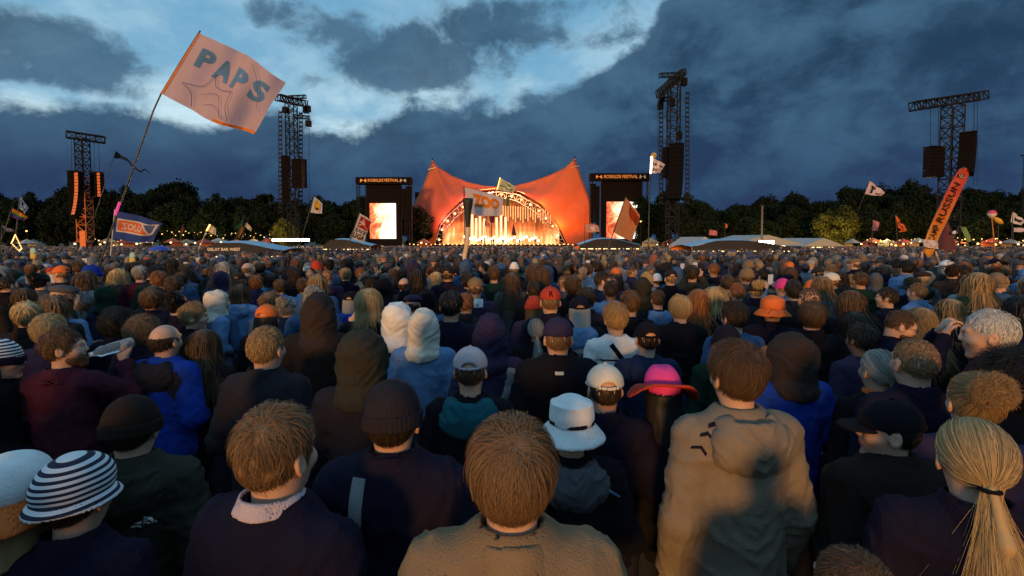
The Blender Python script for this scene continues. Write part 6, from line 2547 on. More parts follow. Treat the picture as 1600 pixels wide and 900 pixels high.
navy_l = cloth_mat('ink', (0.06, 0.07, 0.20))
fp.lines(curve_pts([(0.13, 0.72), (0.30, 0.64), (0.36, 0.42)]), 0.006, navy_l)
fp.lines(curve_pts([(0.36, 0.42), (0.44, 0.58), (0.62, 0.52)]), 0.006, navy_l)
fp.lines(curve_pts([(0.62, 0.52), (0.63, 0.72), (0.70, 0.92)]), 0.006, navy_l)
fp.lines(curve_pts([(0.13, 0.72), (0.24, 0.80), (0.30, 0.96)]), 0.006, navy_l)
fp.lines(curve_pts([(0.33, 0.76), (0.50, 0.66), (0.62, 0.92)]), 0.005, navy_l)
fp.lines(curve_pts([(0.42, 0.86), (0.52, 0.80), (0.66, 0.93)]), 0.005, navy_l)
fp.lines(curve_pts([(0.68, 0.06), (0.78, 0.22), (0.86, 0.45), (0.90, 0.62)]), 0.004, navy_l)
# pink glow stick wound on the pole
gl = emit('pink_glow', (0.9, 0.05, 0.35), 0.7)
pa, pb = at(187, 316, 7.44) - fp.root.location, at(180, 336, 7.44) - fp.root.location
MB().tube([pa, pb], 0.018, 6).build('glow_tape', gl, fp.root)

# blue flag with the mirrored orange panel
fb = Flag([(180, 329), (253, 348), (238, 379), (174.5, 373)], 18, 'blue flag with white framed orange panel and mirrored lettering', mat_=cloth_mat('royal', (0.03, 0.06, 0.24)), pole=[(179.5, 327), (173, 397)], pole_r=0.022, pole_mat=mat('pole_pale', (0.5, 0.42, 0.32), 0.5), wave=0.03)
fb.poly([[(0.08, 0.24), (0.78, 0.22), (0.97, 0.10), (0.92, 0.62), (0.84, 0.72), (0.08, 0.72)]], WHITEC(), 'frame', cuts=4)
fb.poly([[(0.11, 0.29), (0.60, 0.28), (0.80, 0.66), (0.11, 0.66)]], cloth_mat('panel_orange', (0.72, 0.17, 0.05)), 'panel', cuts=4)
fb.poly([[(0.66, 0.29), (0.90, 0.19), (0.88, 0.54), (0.83, 0.60)]], cloth_mat('royal_b', (0.10, 0.13, 0.30)), 'panel', cuts=3)
fb.text('LUOZ', (0.19, 0.66, 0.36, 0.60), WHITEC(), bold=0.03, mirror=True)

# yellow face flag, red and white league flag
fy = Flag([(491, 307), (504, 318), (503, 334), (485, 332)], 22, 'small pale flag with a plain yellow disc, beside the left speaker tower', pole=[(491, 305), (478, 350)], pole_r=0.02, wave=0.02)
fy.poly([[(0.5 + 0.33 * math.cos(t), 0.45 + 0.38 * math.sin(t)) for t in np.linspace(0, 2 * math.pi, 20)[:-1]]], cloth_mat('yellow', (0.75, 0.45, 0.05)), 'disc')
fy.poly([[(0.34, 0.58), (0.66, 0.58), (0.62, 0.74), (0.38, 0.74)]], DARKC(), 'print')
fl = Flag([(562, 333), (581, 345), (568, 379), (547, 371)], 20, 'white flag with red square, white kicking figure and BUNDESLIGA lettering', pole=[(562.5, 331), (545, 380)], pole_r=0.02, wave=0.025, mat_=cloth_mat('offwhite', (0.62, 0.55, 0.50)))
redc = cloth_mat('league_red', (0.42, 0.02, 0.02))
fl.poly([[(0.16, 0.08), (0.98, 0.06), (0.98, 0.50), (0.16, 0.50)]], redc, 'panel', cuts=4)
fl.poly([[(0.40, 0.12), (0.50, 0.11), (0.52, 0.18), (0.42, 0.19)], [(0.30, 0.22), (0.52, 0.19), (0.62, 0.28), (0.50, 0.36), (0.36, 0.34)], [(0.36, 0.33), (0.48, 0.33), (0.34, 0.43), (0.22, 0.46), (0.22, 0.43)], [(0.50, 0.30), (0.62, 0.28), (0.92, 0.44), (0.88, 0.46)], [(0.30, 0.22), (0.38, 0.22), (0.26, 0.34), (0.20, 0.32)]], WHITEC(), 'kicking_figure', cuts=1)
fl.text('BUNDES', (0.14, 0.98, 0.54, 0.70), cloth_mat('ink_grey', (0.09, 0.05, 0.04)), bold=0.03)
fl.text('LIGA', (0.10, 0.96, 0.73, 0.95), cloth_mat('ink_grey', (0.09, 0.05, 0.04)), bold=0.05)

# ZOO flag and the giant brush
fz = Flag([(725, 293), (787, 309), (784, 337), (737, 335)], 15, 'white flag with orange ZOO lettering before the stage', mat_=cloth_mat('zoo_white', (0.60, 0.52, 0.54), 0.35), pole=[(725, 291), (727, 400)], pole_r=0.02, wave=0.03)
zo = cloth_mat('zoo_orange', (0.72, 0.20, 0.02))
fz.text('ZOO', (0.16, 0.90, 0.16, 0.68), zo, bold=0.07)
br = thing('giant_brush', at(726, 399, 14), 'giant prop brush with black flared top and cream handle held over the crowd', 'prop')
prof = []
for px0, py0 in ((8.5, 310), (8.0, 316), (7.2, 322), (5.0, 333), (4.0, 345), (3.6, 355)):
    prof.append((px0 / F * 14, at(730, py0, 14).z - br.location.z))
tp = at(731, 330, 14) - br.location
MB().lathe([(0.0, prof[0][1])] + prof, 14, c=(tp.x, 0, 0)).build('head', mat('brush_black', (0.02, 0.022, 0.018), 0.6), br, smooth=True)
h_ = [(tp.x + 0.01, 0, prof[-1][1] + 0.1), (tp.x - 0.02, 0, 0.35), (0.0, 0, 0.0), (-0.02, 0, -0.7)]
MB().tube(h_, [0.062, 0.066, 0.068, 0.06], 12).build('handle', mat('cream_foam', (0.62, 0.45, 0.28), 0.7), br, smooth=True)

# lit flag above the arch, flags at the stage
f5 = Flag([(781, 278), (806, 292), (803, 301), (776.5, 296)], 24, 'small pale flag on a lit pole above the stage arch', pole=[(781, 276), (771, 306)], pole_r=0.02, lit=warm2, mat_=cloth_mat('lime', (0.55, 0.55, 0.34)), wave=0.04)
f5.lines(curve_pts([(0.1, 0.62), (0.4, 0.55), (0.6, 0.75), (0.95, 0.6)]), 0.07, DARKC())
f5.poly([[(0.45, 0.15), (0.75, 0.2), (0.6, 0.45)]], cloth_mat('green', (0.12, 0.25, 0.05)))
Flag([(764, 337), (773, 337), (772, 348), (766, 348)], 60, 'small dark red flag seen against the bright stage', mat_=cloth_mat('dark_red', (0.12, 0.02, 0.02)), pole=[(768, 337), (768, 378)], pole_r=0.05, wave=0.02)
Flag([(758, 344), (766, 350), (764, 354), (758, 353)], 62, 'small pink flag left of the dark red flag on stage', mat_=cloth_mat('pink', (0.6, 0.18, 0.18)), pole=[(758, 343), (757, 378)], pole_r=0.05, wave=0.02)
Flag([(802, 350), (803, 350), (807, 368), (799, 367)], 58, 'narrow dark pennant hanging before the bright stage', mat_=cloth_mat('plum', (0.12, 0.03, 0.06)), pole=[(802.5, 349), (803, 378)], pole_r=0.03, wave=0.02)
Flag([(792, 304), (796, 310), (796, 322), (790, 322)], 40, 'small green flag at the right end of the ZOO flag', mat_=cloth_mat('green', (0.12, 0.25, 0.05)), pole=[(793, 303), (793, 372)], pole_r=0.02, wave=0.03)
f6 = Flag([(1017, 246), (1040, 257), (1031, 270), (1016, 270)], 26, 'white hand lettered flag on a lit pole by the right speaker tower', pole=[(1016.5, 240), (1013, 380)], pole_r=0.03, lit=whiteh, mat_=cloth_mat('pinkwhite', (0.64, 0.48, 0.50)), wave=0.03)
f6.text('SI MY AMS', (0.12, 0.95, 0.25, 0.45), DARKC(), bold=0.03, cuts=0)
f6.text('LIBNET', (0.08, 0.72, 0.62, 0.85), DARKC(), bold=0.03, cuts=0)
MB().lathe([(0, -0.16), (0.12, -0.10), (0.17, 0.0), (0.12, 0.12), (0, 0.17)], 10).build('mop_head', mat('straw', (0.45, 0.30, 0.12), 0.9, noise=0.4), f6.root, loc=at(1021.5, 243, 26) - f6.root.location)
f7 = Flag([(978, 309), (1001, 338), (988, 378), (957, 362)], 25, 'big dark orange flag waving in front of the right video screen', mat_=cloth_mat('amber', (0.80, 0.28, 0.10), 0.85), pole=[(978, 307), (950, 388)], pole_r=0.03, wave=0.06)
f7.poly([[(0.25, 0.05), (0.95, 0.10), (0.98, 0.42), (0.55, 0.36)]], cloth_mat('rust', (0.45, 0.09, 0.03), 0.7), 'dark_panel', cuts=4)
f8 = Flag([(914, 350), (935, 352), (937, 362), (917, 363)], 40, 'ragged pink flag right of the stage tent', mat_=cloth_mat('pinkish', (0.6, 0.28, 0.22)), pole=[(914, 349), (913, 378)], pole_r=0.03)
f8.poly([[(0.3, 0.3), (0.7, 0.3), (0.6, 0.8), (0.4, 0.7)]], WHITEC())

# left side flags
Flag([(32, 307), (45, 326), (39, 334), (28, 322)], 16, 'white flag with dark blotches above the rainbow flag', pole=[(31, 305), (24, 372)], pole_r=0.015, wave=0.05).poly([[(0.3, 0.2), (0.5, 0.15), (0.55, 0.4), (0.35, 0.5)], [(0.5, 0.6), (0.75, 0.55), (0.7, 0.8)]], DARKC())
fr2 = Flag([(19, 325), (44, 339), (38, 345), (13, 337)], 15, 'rainbow striped flag at the far left', pole=[(19.5, 324), (10, 352)], pole_r=0.015, wave=0.03, mat_=cloth_mat('orange', (0.78, 0.24, 0.04)))
for i, (c, nm) in enumerate((((0.75, 0.22, 0.03), 'rb1'), ((0.72, 0.42, 0.04), 'rb2'), ((0.10, 0.25, 0.08), 'rb3'), ((0.04, 0.08, 0.35), 'rb4'), ((0.14, 0.05, 0.30), 'rb5'))):
    fr2.poly([[(0, 0.2 * i), (1, 0.2 * i), (1, 0.2 * i + 0.2), (0, 0.2 * i + 0.2)]], cloth_mat(nm, c), 'stripe', off=0.01)
Flag([(3, 352), (22, 360), (21, 362), (8, 361)], 18, 'small pink pennant at the left edge', mat_=cloth_mat('pinkish', (0.6, 0.28, 0.22)), pole=[(3, 351), (1, 385)], pole_r=0.015)
Flag([(382, 338), (379, 349), (368, 361), (366, 357)], 40, 'dark green slanted flag behind the bar lettering', mat_=cloth_mat('darkgreen', (0.02, 0.10, 0.05)), pole=[(382.5, 336), (366, 378)], pole_r=0.03)
Flag([(328, 351), (338, 357), (337, 368), (323, 360)], 38, 'cream flag on a lit pole above the bar', mat_=cloth_mat('cream', (0.6, 0.48, 0.32)), pole=[(327, 350), (307, 398)], pole_r=0.035, pole_mat=mat('pole_pale', (0.5, 0.42, 0.32), 0.5), lit=warm2)
Flag([(386, 348), (394, 357), (392, 362), (382, 353)], 42, 'small cream flag right of the dark green flag', mat_=cloth_mat('cream', (0.6, 0.48, 0.32)), pole=[(385, 347), (376, 378)], pole_r=0.03)
Flag([(286, 352), (288, 358), (284, 366), (281, 362)], 45, 'small red banner left of the bar among the stall lights', mat_=cloth_mat('banner_red', (0.5, 0.08, 0.05)), pole=[(286, 351), (281, 378)], pole_r=0.03)
Flag([(378, 352), (381, 358), (374, 372), (371, 370)], 39, 'narrow orange and blue ribbon flag below the green flag', mat_=cloth_mat('orange', (0.78, 0.24, 0.04)), pole=[(379, 351), (371, 380)], pole_r=0.02)
# streamer on a thin pole
fs = Flag([(181, 236), (190, 243), (188, 248), (177, 247)], 20, 'thin black streamer flag trailing a long tail', mat_=DARKC(), pole=[(181, 235), (153, 322)], pole_r=0.015, wave=0.03)
tail = curve_pts([(188, 245), (199, 250), (208, 260), (220, 268), (226, 265), (235, 271)], 8)
V = []
for i, p in enumerate(tail):
    w = 2.2 * (1 - i / len(tail)) + 0.6
    for s in (-1, 1):
        V.append(at(p[0], p[1] + s * w, 20 + 0.02 * i) - fs.root.location)
link('tail', newmesh('tail', V, [(2 * i, 2 * i + 2, 2 * i + 3, 2 * i + 1) for i in range(len(tail) - 1)], True, [DARKC()]), fs.root)

# right side flags
ft = Flag([(1359, 283), (1384, 302), (1378, 306), (1351, 303)], 22, 'pale triangular flag with a black letter T over the right trees', pole=[(1359, 282), (1350, 306)], pole_r=0.01, mat_=cloth_mat('pinkwhite', (0.64, 0.48, 0.50)))
ft.text('T..', (0.15, 0.75, 0.2, 0.85), DARKC(), bold=0.05)
Flag([(1364, 344), (1375, 348), (1372, 360), (1364, 360)], 24, 'small pink square flag over the right crowd', mat_=cloth_mat('pink2', (0.62, 0.22, 0.22)), pole=[(1364, 343), (1362, 380)], pole_r=0.015)
Flag([(1399, 336), (1418, 361), (1409, 363), (1402, 350)], 22, 'small bright orange flag left of the feather banner', mat_=cloth_mat('bright_orange', (0.75, 0.14, 0.03)), pole=[(1399, 335), (1403, 384)], pole_r=0.012).text('NU', (0.3, 0.8, 0.3, 0.8), DARKC(), bold=0.03, cuts=0)
fw = Flag([(1441, 374), (1466, 377), (1468, 389), (1443, 385)], 15.6, 'white flag fluttering across the foot of the feather banner', pole=[(1441, 372), (1446, 402)], pole_r=0.01, wave=0.05)
fw.lines(curve_pts([(0.3, 0.3), (0.5, 0.6), (0.4, 0.8), (0.7, 0.7)]), 0.05, cloth_mat('pink2', (0.62, 0.22, 0.22)))
Flag([(1500, 354), (1511, 356), (1519, 376), (1511, 378)], 20, 'green and white drooping flag right of the feather banner', mat_=cloth_mat('moss', (0.22, 0.30, 0.10)), pole=[(1499, 353), (1479, 396)], pole_r=0.02)
Flag([(1582, 331), (1602, 346), (1598, 352), (1579, 347)], 20, 'white printed flag at the right edge', pole=[(1583, 330), (1580, 384)], pole_r=0.012).poly([[(0.3, 0.3), (0.7, 0.35), (0.6, 0.75), (0.35, 0.7)]], DARKC())
Flag([(1584, 356), (1602, 357), (1602, 362), (1584, 362)], 26, 'small pale pink flag under the white printed flag', mat_=cloth_mat('pinkwhite', (0.64, 0.48, 0.50)), pole=[(1584, 355), (1583, 384)], pole_r=0.012)
Flag([(1109, 359), (1121, 361), (1121, 368), (1108, 367)], 40, 'pink flag above the right hand bar roof', mat_=cloth_mat('pink', (0.6, 0.18, 0.18)), pole=[(1108, 358), (1108, 384)], pole_r=0.02)
Flag([(1133, 349), (1137, 351), (1137, 356), (1133, 356)], 40, 'tiny orange flag between the right bar and the marquee', mat_=cloth_mat('bright_orange', (0.75, 0.14, 0.03)), pole=[(1133, 348), (1133, 384)], pole_r=0.02)

# feather banner
YB = 16.0
ctr = curve_pts([(1446, 405), (1452, 387), (1459, 366), (1472, 338), (1488, 304), (1502, 277), (1510, 263)], 8)
wid = np.interp(np.linspace(0, 1, len(ctr)), [0, 0.10, 0.25, 0.5, 0.8, 0.93, 1.0], [7, 8.5, 9.5, 10.5, 10, 8.5, 3])
fbz = thing('feather_banner', at(1442, 404, YB), 'tall tilted orange feather banner with dark lettering, right side', 'banner', 'flags over the crowd')
P = np.array(ctr)
d = np.gradient(P, axis=0)
d /= np.linalg.norm(d, axis=1)[:, None]
nn = np.stack([-d[:, 1], d[:, 0]], 1)


def fpt(t, s, off=0.0):
    i = t * (len(P) - 1)
    x = np.interp(i, np.arange(len(P)), P[:, 0])
    y = np.interp(i, np.arange(len(P)), P[:, 1])
    n0, n1 = np.interp(i, np.arange(len(P)), nn[:, 0]), np.interp(i, np.arange(len(P)), nn[:, 1])
    w = np.interp(i, np.arange(len(P)), wid)
    return at(x + n0 * s * w, y + n1 * s * w, YB + 0.05 * math.sin(t * 14 + s * 2) + 0.03 * s * math.sin(t * 30) - off) - fbz.location


NB = 60
V = [fpt(i / NB, s) for i in range(NB + 1) for s in (-1, -0.5, 0, 0.5, 1)]
Q = [(i * 5 + k, i * 5 + k + 1, (i + 1) * 5 + k + 1, (i + 1) * 5 + k) for i in range(NB) for k in range(4)]
bm_, bt_, bb_ = nodes_of('banner_cloth')
_c = bt_.nodes.new('ShaderNodeTexCoord')
_s = bt_.nodes.new('ShaderNodeSeparateXYZ')
bt_.links.new(_c.outputs['Generated'], _s.inputs[0])
_r = bt_.nodes.new('ShaderNodeValToRGB')
_r.color_ramp.elements[0].color = (0.55, 0.24, 0.02, 1)
_r.color_ramp.elements[0].position = 0.15
_r.color_ramp.elements[1].color = (0.45, 0.045, 0.015, 1)
_r.color_ramp.elements[1].position = 0.75
bt_.links.new(_s.outputs[2], _r.inputs[0])
bt_.links.new(_r.outputs[0], bb_.inputs['Base Color'])
bb_.inputs['Roughness'].default_value = 0.7
link('cloth', newmesh('cloth', V, Q, True, [bm_]), fbz)
MB().tube([fpt(t, -1.0, -0.02) for t in np.linspace(0, 1, 20)], 0.018, 6).build('pole', mat('pole_grey', (0.05, 0.045, 0.04), 0.5), fbz)


def banner_text(txt, t0, t1, sw):
    me = text_mesh(txt, 1.0, 0.015)
    xs, ys = [v.co.x for v in me.vertices], [v.co.y for v in me.vertices]
    a0, a1, b0, b1 = min(xs), max(xs), min(ys), max(ys)
    remap_text(me, lambda x, y: fpt(t0 + (t1 - t0) * (x - a0) / (a1 - a0), -sw + 2 * sw * (b1 - y) / (b1 - b0), 0.06), 0)
    link('lettering', me, fbz, cloth_mat('banner_ink', (0.05, 0.015, 0.01)))


banner_text('CAMP', 0.26, 0.42, 0.48)
banner_text('RUSSUN', 0.45, 0.77, 0.48)
em = MB()
for r0, r1 in ((0.0, 0.25), (0.5, 0.75)):
    for k in range(12):
        a0, a1 = k * math.pi / 6, (k + 1) * math.pi / 6
        em.add([fpt(0.855 + 0.035 * r * math.cos(a), 0.75 * r * math.sin(a), 0.06) for r, a in ((r0, a0), (r1, a0), (r1, a1), (r0, a1))], [(0, 1, 2, 3)])
em.build('emblem', cloth_mat('banner_cream', (0.6, 0.5, 0.35)), fbz)
em2 = MB()
for k in range(3):
    em2.add([fpt(0.855 + a, b, 0.07) for a, b in ((-0.03 + 0.02 * k, -0.5), (-0.02 + 0.02 * k, -0.5), (-0.01 + 0.02 * k, 0.5), (-0.02 + 0.02 * k, 0.5))], [(0, 1, 2, 3)])
em2.build('emblem', cloth_mat('banner_ink', (0.05, 0.015, 0.01)), fbz)

# props on sticks
def stick(px, py, Y, L_, root, r=0.012, m=None):
    MB().tube([(0, 0, 0), (0, 0, -L_)], r, 6).build('stick', m or mat('pole_pale', (0.5, 0.42, 0.32), 0.5), root)


def popsicle(px, py, Y, label):
    rt = thing('ice_lolly_prop', at(px, py, Y), label, 'prop')
    k = Y / F
    MB().lathe([(0, 9 * k), (2.4 * k, 8.4 * k), (4.2 * k, 6 * k), (4.6 * k, 3 * k), (4.6 * k, -1 * k), (0, -1 * k)], 12).build('top_half', mat('foam_mint', (0.35, 0.52, 0.42), 0.7), rt, smooth=True).scale = (1, 0.5, 1)
    MB().lathe([(0, -1 * k), (4.6 * k, -1 * k), (4.6 * k, -8 * k), (0, -8.5 * k)], 12).build('bottom_half', mat('foam_yellow', (0.62, 0.40, 0.06), 0.7), rt, smooth=True).scale = (1, 0.5, 1)
    stick(px, py, Y, 30 * k, rt)


popsicle(52, 396, 11, 'mint and yellow foam ice lolly on a stick, left crowd')
popsicle(207, 403, 11, 'mint and yellow foam ice lolly below the blue umbrella')
# ball on a stick
rt = thing('ball_prop', at(1550, 334, 18), 'pink and white ball on a stick over the right crowd', 'prop')
MB().lathe([(0, 0.14), (0.07, 0.12), (0.13, 0.05), (0.14, 0.0)], 14).build('ball_top', mat('ball_pink', (0.6, 0.06, 0.12), 0.5), rt, smooth=True)
MB().lathe([(0.14, 0.0), (0.12, -0.07), (0.06, -0.13), (0, -0.14)], 14).build('ball_bottom', mat('ball_white', (0.7, 0.66, 0.6), 0.5), rt, smooth=True)
MB().tube([(0, 0, -0.13), (0.2, 0, -1.6)], 0.018, 6).build('stick', mat('stick_orange', (0.45, 0.16, 0.04), 0.6), rt)
rt = thing('fish_prop', at(1560, 345, 18), 'yellow fish shaped kite right of the pink ball', 'prop')
MB().lathe([(0, -0.22), (0.06, -0.15), (0.10, 0.0), (0.06, 0.16), (0.02, 0.2), (0.09, 0.30), (0, 0.28)], 10).build('body', mat('fish_yellow', (0.6, 0.35, 0.04), 0.6), rt, smooth=True, rot=(0, R(-55), 0))
MB().tube([(0, 0, 0), (0.05, 0, -1.2)], 0.010, 6).build('stick', mat('pole_grey', (0.05, 0.045, 0.04), 0.5), rt)
# bulb frame at the far left
rt = thing('lit_triangle', at(27, 380, 14), 'kite shaped frame outlined with yellow bulbs at the far left', 'lit sign')
fk = [at(x, y, 14) - rt.location for x, y in ((25, 367), (35, 388), (31, 392), (19, 380), (25, 367))]
MB().tube(fk, 0.012, 5).build('frame', steel, rt)
MB().tube([fk[3], at(14, 389, 14) - rt.location], 0.012, 5).build('pole', steel, rt)
bulb_me = MB().lathe([(0, 0.018), (0.016, 0.008), (0.016, -0.008), (0, -0.018)], 6).mesh('bulb', [warm2])
for i in range(4):
    for t in np.linspace(0, 1, 9 if i in (0, 3) else 5, endpoint=False):
        link('bulb', bulb_me, rt, loc=fk[i].lerp(fk[i + 1], t) + Vector((0, -0.02, 0)))
# dark maroon cone tent by the feather banner
rt = thing('pointed_tent', (at(1478, 380, 34).x, 34, ground(34)), 'dark maroon pointed tent behind the feather banner', 'tent')
MB().lathe([(0.0, 3.75), (0.2, 3.3), (0.55, 2.0), (0.95, 0.0)], 12).build('canvas', mat('maroon_canvas', (0.10, 0.02, 0.02), 0.8), rt, smooth=True)
MB().lathe([(0, 0.16), (0.12, 0.08), (0.14, -0.05), (0, -0.12)], 10, c=(-0.1, -0.75, 2.9)).build('ball_ornament', mat('ball_white', (0.7, 0.66, 0.6), 0.5), rt, smooth=True)
# blue umbrella
rt = thing('umbrella', (at(249, 388, 17).x, 17, ground(17)), 'bright blue umbrella open over the left crowd', 'umbrella')
zt = at(249, 384, 17).z - ground(17)
MB().lathe([(0, zt), (0.10, zt - 0.01), (0.22, zt - 0.05), (0.30, zt - 0.13), (0.31, zt - 0.16)], 8).build('canopy', mat('umbrella_blue', (0.02, 0.06, 0.45), 0.5), rt, smooth=False)
MB().tube([(0, 0, zt + 0.03), (0, 0, zt - 0.75)], 0.010, 6).build('shaft', steel, rt)

# ------------------------------------------------------------------ bars, marquees and stalls
pale = mat('pale_roof', (0.28, 0.42, 0.55), 0.6, noise=0.15, nscale=1.5)
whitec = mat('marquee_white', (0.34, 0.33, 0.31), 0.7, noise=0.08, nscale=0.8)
darkc = mat('dark_tarp', (0.025, 0.022, 0.024), 0.8, noise=0.2)


def bar(xa, xb, ytop, ridge, Y, depth, label, text=None, roofside='right', lights=8):
    a, b = at(xa, 392, Y), at(xb, 392, Y)
    W = b.x - a.x
    g = ground(Y)
    rt = thing('bar_tent', ((a.x + b.x) / 2, Y, g), label, 'bar', 'bars in the crowd')
    CLEAR.append((a.x - 0.5, b.x + 0.5, Y - 1.5, Y + depth + 1))
    zt = at(ridge, ytop, Y).z - g
    ze = zt - 0.42 * max(1, Y / 32)
    rx = at(ridge, ytop, Y).x - rt.location.x
    # dark fascia with a sloping top, pale drawn roof behind it
    w2 = W / 2
    V = [(-w2, 0, ze), (rx - w2 * 0.35, 0, zt), (rx + w2 * 0.25, 0, zt), (w2, 0, ze), (w2, 0, ze - 0.28), (-w2, 0, ze - 0.28)]
    V += [(x, 0.06, z) for x, y, z in V]
    n = 6
    Fa = [tuple(range(5, -1, -1)), tuple(range(6, 12))] + [(i, (i + 1) % n, n + (i + 1) % n, n + i) for i in range(n)]
    link('fascia', newmesh('fascia', V, Fa, False, [darkc]), rt)
    mb = MB()
    N = 8
    vv = []
    for i in range(N + 1):
        t = i / N
        for j in range(N + 1):
            s = j / N
            x = -w2 * 1.02 + W * 1.04 * s
            zf = np.interp(x, [-w2 * 1.02, rx - w2 * 0.35, rx + w2 * 0.25, w2 * 1.02], [ze, zt, zt, ze]) + 0.02
            zz = zf + 0.16 * math.sin(math.pi * t) * (1 if roofside == 'right' else 0.8) - 0.3 * t * t
            vv.append((x, 0.10 + depth * t, zz))
    link('roof', newmesh('roof', vv, [(i * (N + 1) + j, i * (N + 1) + j + 1, (i + 1) * (N + 1) + j + 1, (i + 1) * (N + 1) + j) for i in range(N) for j in range(N)], True, [pale]), rt)
    for x in (-w2, w2):
        for y in (0.05, depth):
            MB().tube([(x, y, 0), (x, y, ze)], 0.04, 6).build('post', steel_l, rt)
    MB().box((0, 0.5, 0.55), (W * 0.96, 0.6, 1.1)).build('counter', darkc, rt)
    MB().box((0, depth, ze / 2), (W * 0.96, 0.1, ze)).build('back_wall', orange_p, rt)
    for i in range(lights):
        x = -w2 + W * (i + 0.5) / lights
        MB().tube([(x - W / lights * 0.33, -0.04, ze - 0.31), (x + W / lights * 0.33, -0.04, ze - 0.31)], 0.03, 5).build('strip_lamp', warm, rt)
    if text:
        me = text_mesh(text, 0.30, 0.008)
        xs = [v.co.x for v in me.vertices]
        k = W * 0.40 / (max(xs) - min(xs))
        link('lettering', remap_text(me, lambda x, y: Vector((rx - W * 0.08 + x * k, -0.012, (zt + ze) / 2 - 0.13 + y * k)), 0), rt, mat('bar_lettering', (0.72, 0.60, 0.52), 0.6, noise=0))
    return rt


bar(310, 438, 380, 360, 26, 3.5, 'low dark bar tent lettered DELAY BAR WEST with pale blue roof', 'DELAY BAR WEST')
bar(504, 578, 374.5, 530, 44, 4, 'low dark bar tent with pale roof left of the left video screen')
bar(905, 1000, 373.5, 950, 44, 4, 'low bar tent with pale left roof in front of the right video screen')
bar(1082, 1235, 376, 1150, 34, 5, 'wide dark bar tent with lit counter right of the tall speaker tower', lights=12)


def marquee(xa, xb, ytop, Y, depth, label, m=whitec):
    a, b = at(xa, 385, Y), at(xb, 385, Y)
    g = ground(Y)
    rt = thing('marquee', ((a.x + b.x) / 2, Y, g), label, 'marquee', 'white marquees by the trees')
    CLEAR.append((a.x - 1, b.x + 1, Y - 1, Y + depth + 1))
    W = b.x - a.x
    zt = at((xa + xb) / 2, ytop, Y).z - g
    ze = zt * 0.62
    w2 = W / 2
    V = [(-w2, 0, ze), (0, 0, zt), (w2, 0, ze), (-w2, depth, ze), (0, depth, zt), (w2, depth, ze)]
    link('roof', newmesh('roof', V, [(0, 1, 4, 3), (1, 2, 5, 4), (0, 2, 1), (3, 4, 5)], False, [m]), rt)
    MB().box((0, depth - 0.1, ze / 2), (W, 0.1, ze)).build('back_wall', m, rt)
    for x in (-w2, w2):
        MB().tube([(x, 0.05, 0), (x, 0.05, ze)], 0.06, 6).build('post', steel_l, rt)
    MB().box((0, 0.3, ze - 0.15), (W * 0.5, 0.12, 0.08)).build('strip_lamp', warm, rt)
    return rt


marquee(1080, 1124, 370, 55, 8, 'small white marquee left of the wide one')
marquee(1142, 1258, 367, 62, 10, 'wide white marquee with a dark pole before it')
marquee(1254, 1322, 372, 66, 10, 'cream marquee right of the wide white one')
rt = thing('dark_pole', (at(1190, 380, 52).x, 52, ground(52)), 'plain dark post standing before the wide white marquee', 'post')
MB().tube([(0, 0, 0), (0, 0, at(1190, 322, 52).z - ground(52))], 0.11, 8).build('shaft', mat('pole_grey', (0.05, 0.045, 0.04), 0.5), rt)
MB().box((0, 0, at(1190, 321, 52).z - ground(52)), (0.3, 0.3, 0.15)).build('cap', steel, rt)


def flood(px, py, Y, w, label):
    p = at(px, py, Y)
    rt = thing('floodlight', (p.x, Y, ground(Y)), label, 'floodlight', 'floodlights')
    h = p.z - ground(Y)
    MB().tube([(0, 0, 0), (0, 0, h)], 0.06, 6).build('stand', steel, rt)
    n = max(1, int(w / 0.8))
    for i in range(n):
        x = -w / 2 + w * (i + 0.5) / n
        hd = MB().box((x, 0, h), (0.74, 0.3, 0.5)).build('lamp_head', blackp, rt)
        MB().box((x, -0.17, h), (0.70, 0.04, 0.42)).build('lens', whiteh, hd)
    return rt


flood(455, 375, 82, 6.4, 'blinding row of white floodlights at the foot of the left speaker tower')
flood(1196, 379, 50, 1.7, 'bright floodlight before the wide white marquee')
lamp('flood_spill', 'AREA', at(455, 372, 80.5), 3000, (1.0, 0.85, 0.6), 3, at(455, 390, 60))
lamp('flood_spill', 'POINT', at(1196, 377, 48.5), 500, (1.0, 0.82, 0.55), 0.3)

STALL_C = [whitec, mat('stall_orange', (0.3, 0.08, 0.03), 0.7), mat('stall_cream', (0.28, 0.2, 0.12), 0.7), mat('stall_red', (0.22, 0.035, 0.025), 0.7)]
SC_W = ['white', 'orange', 'cream', 'red']


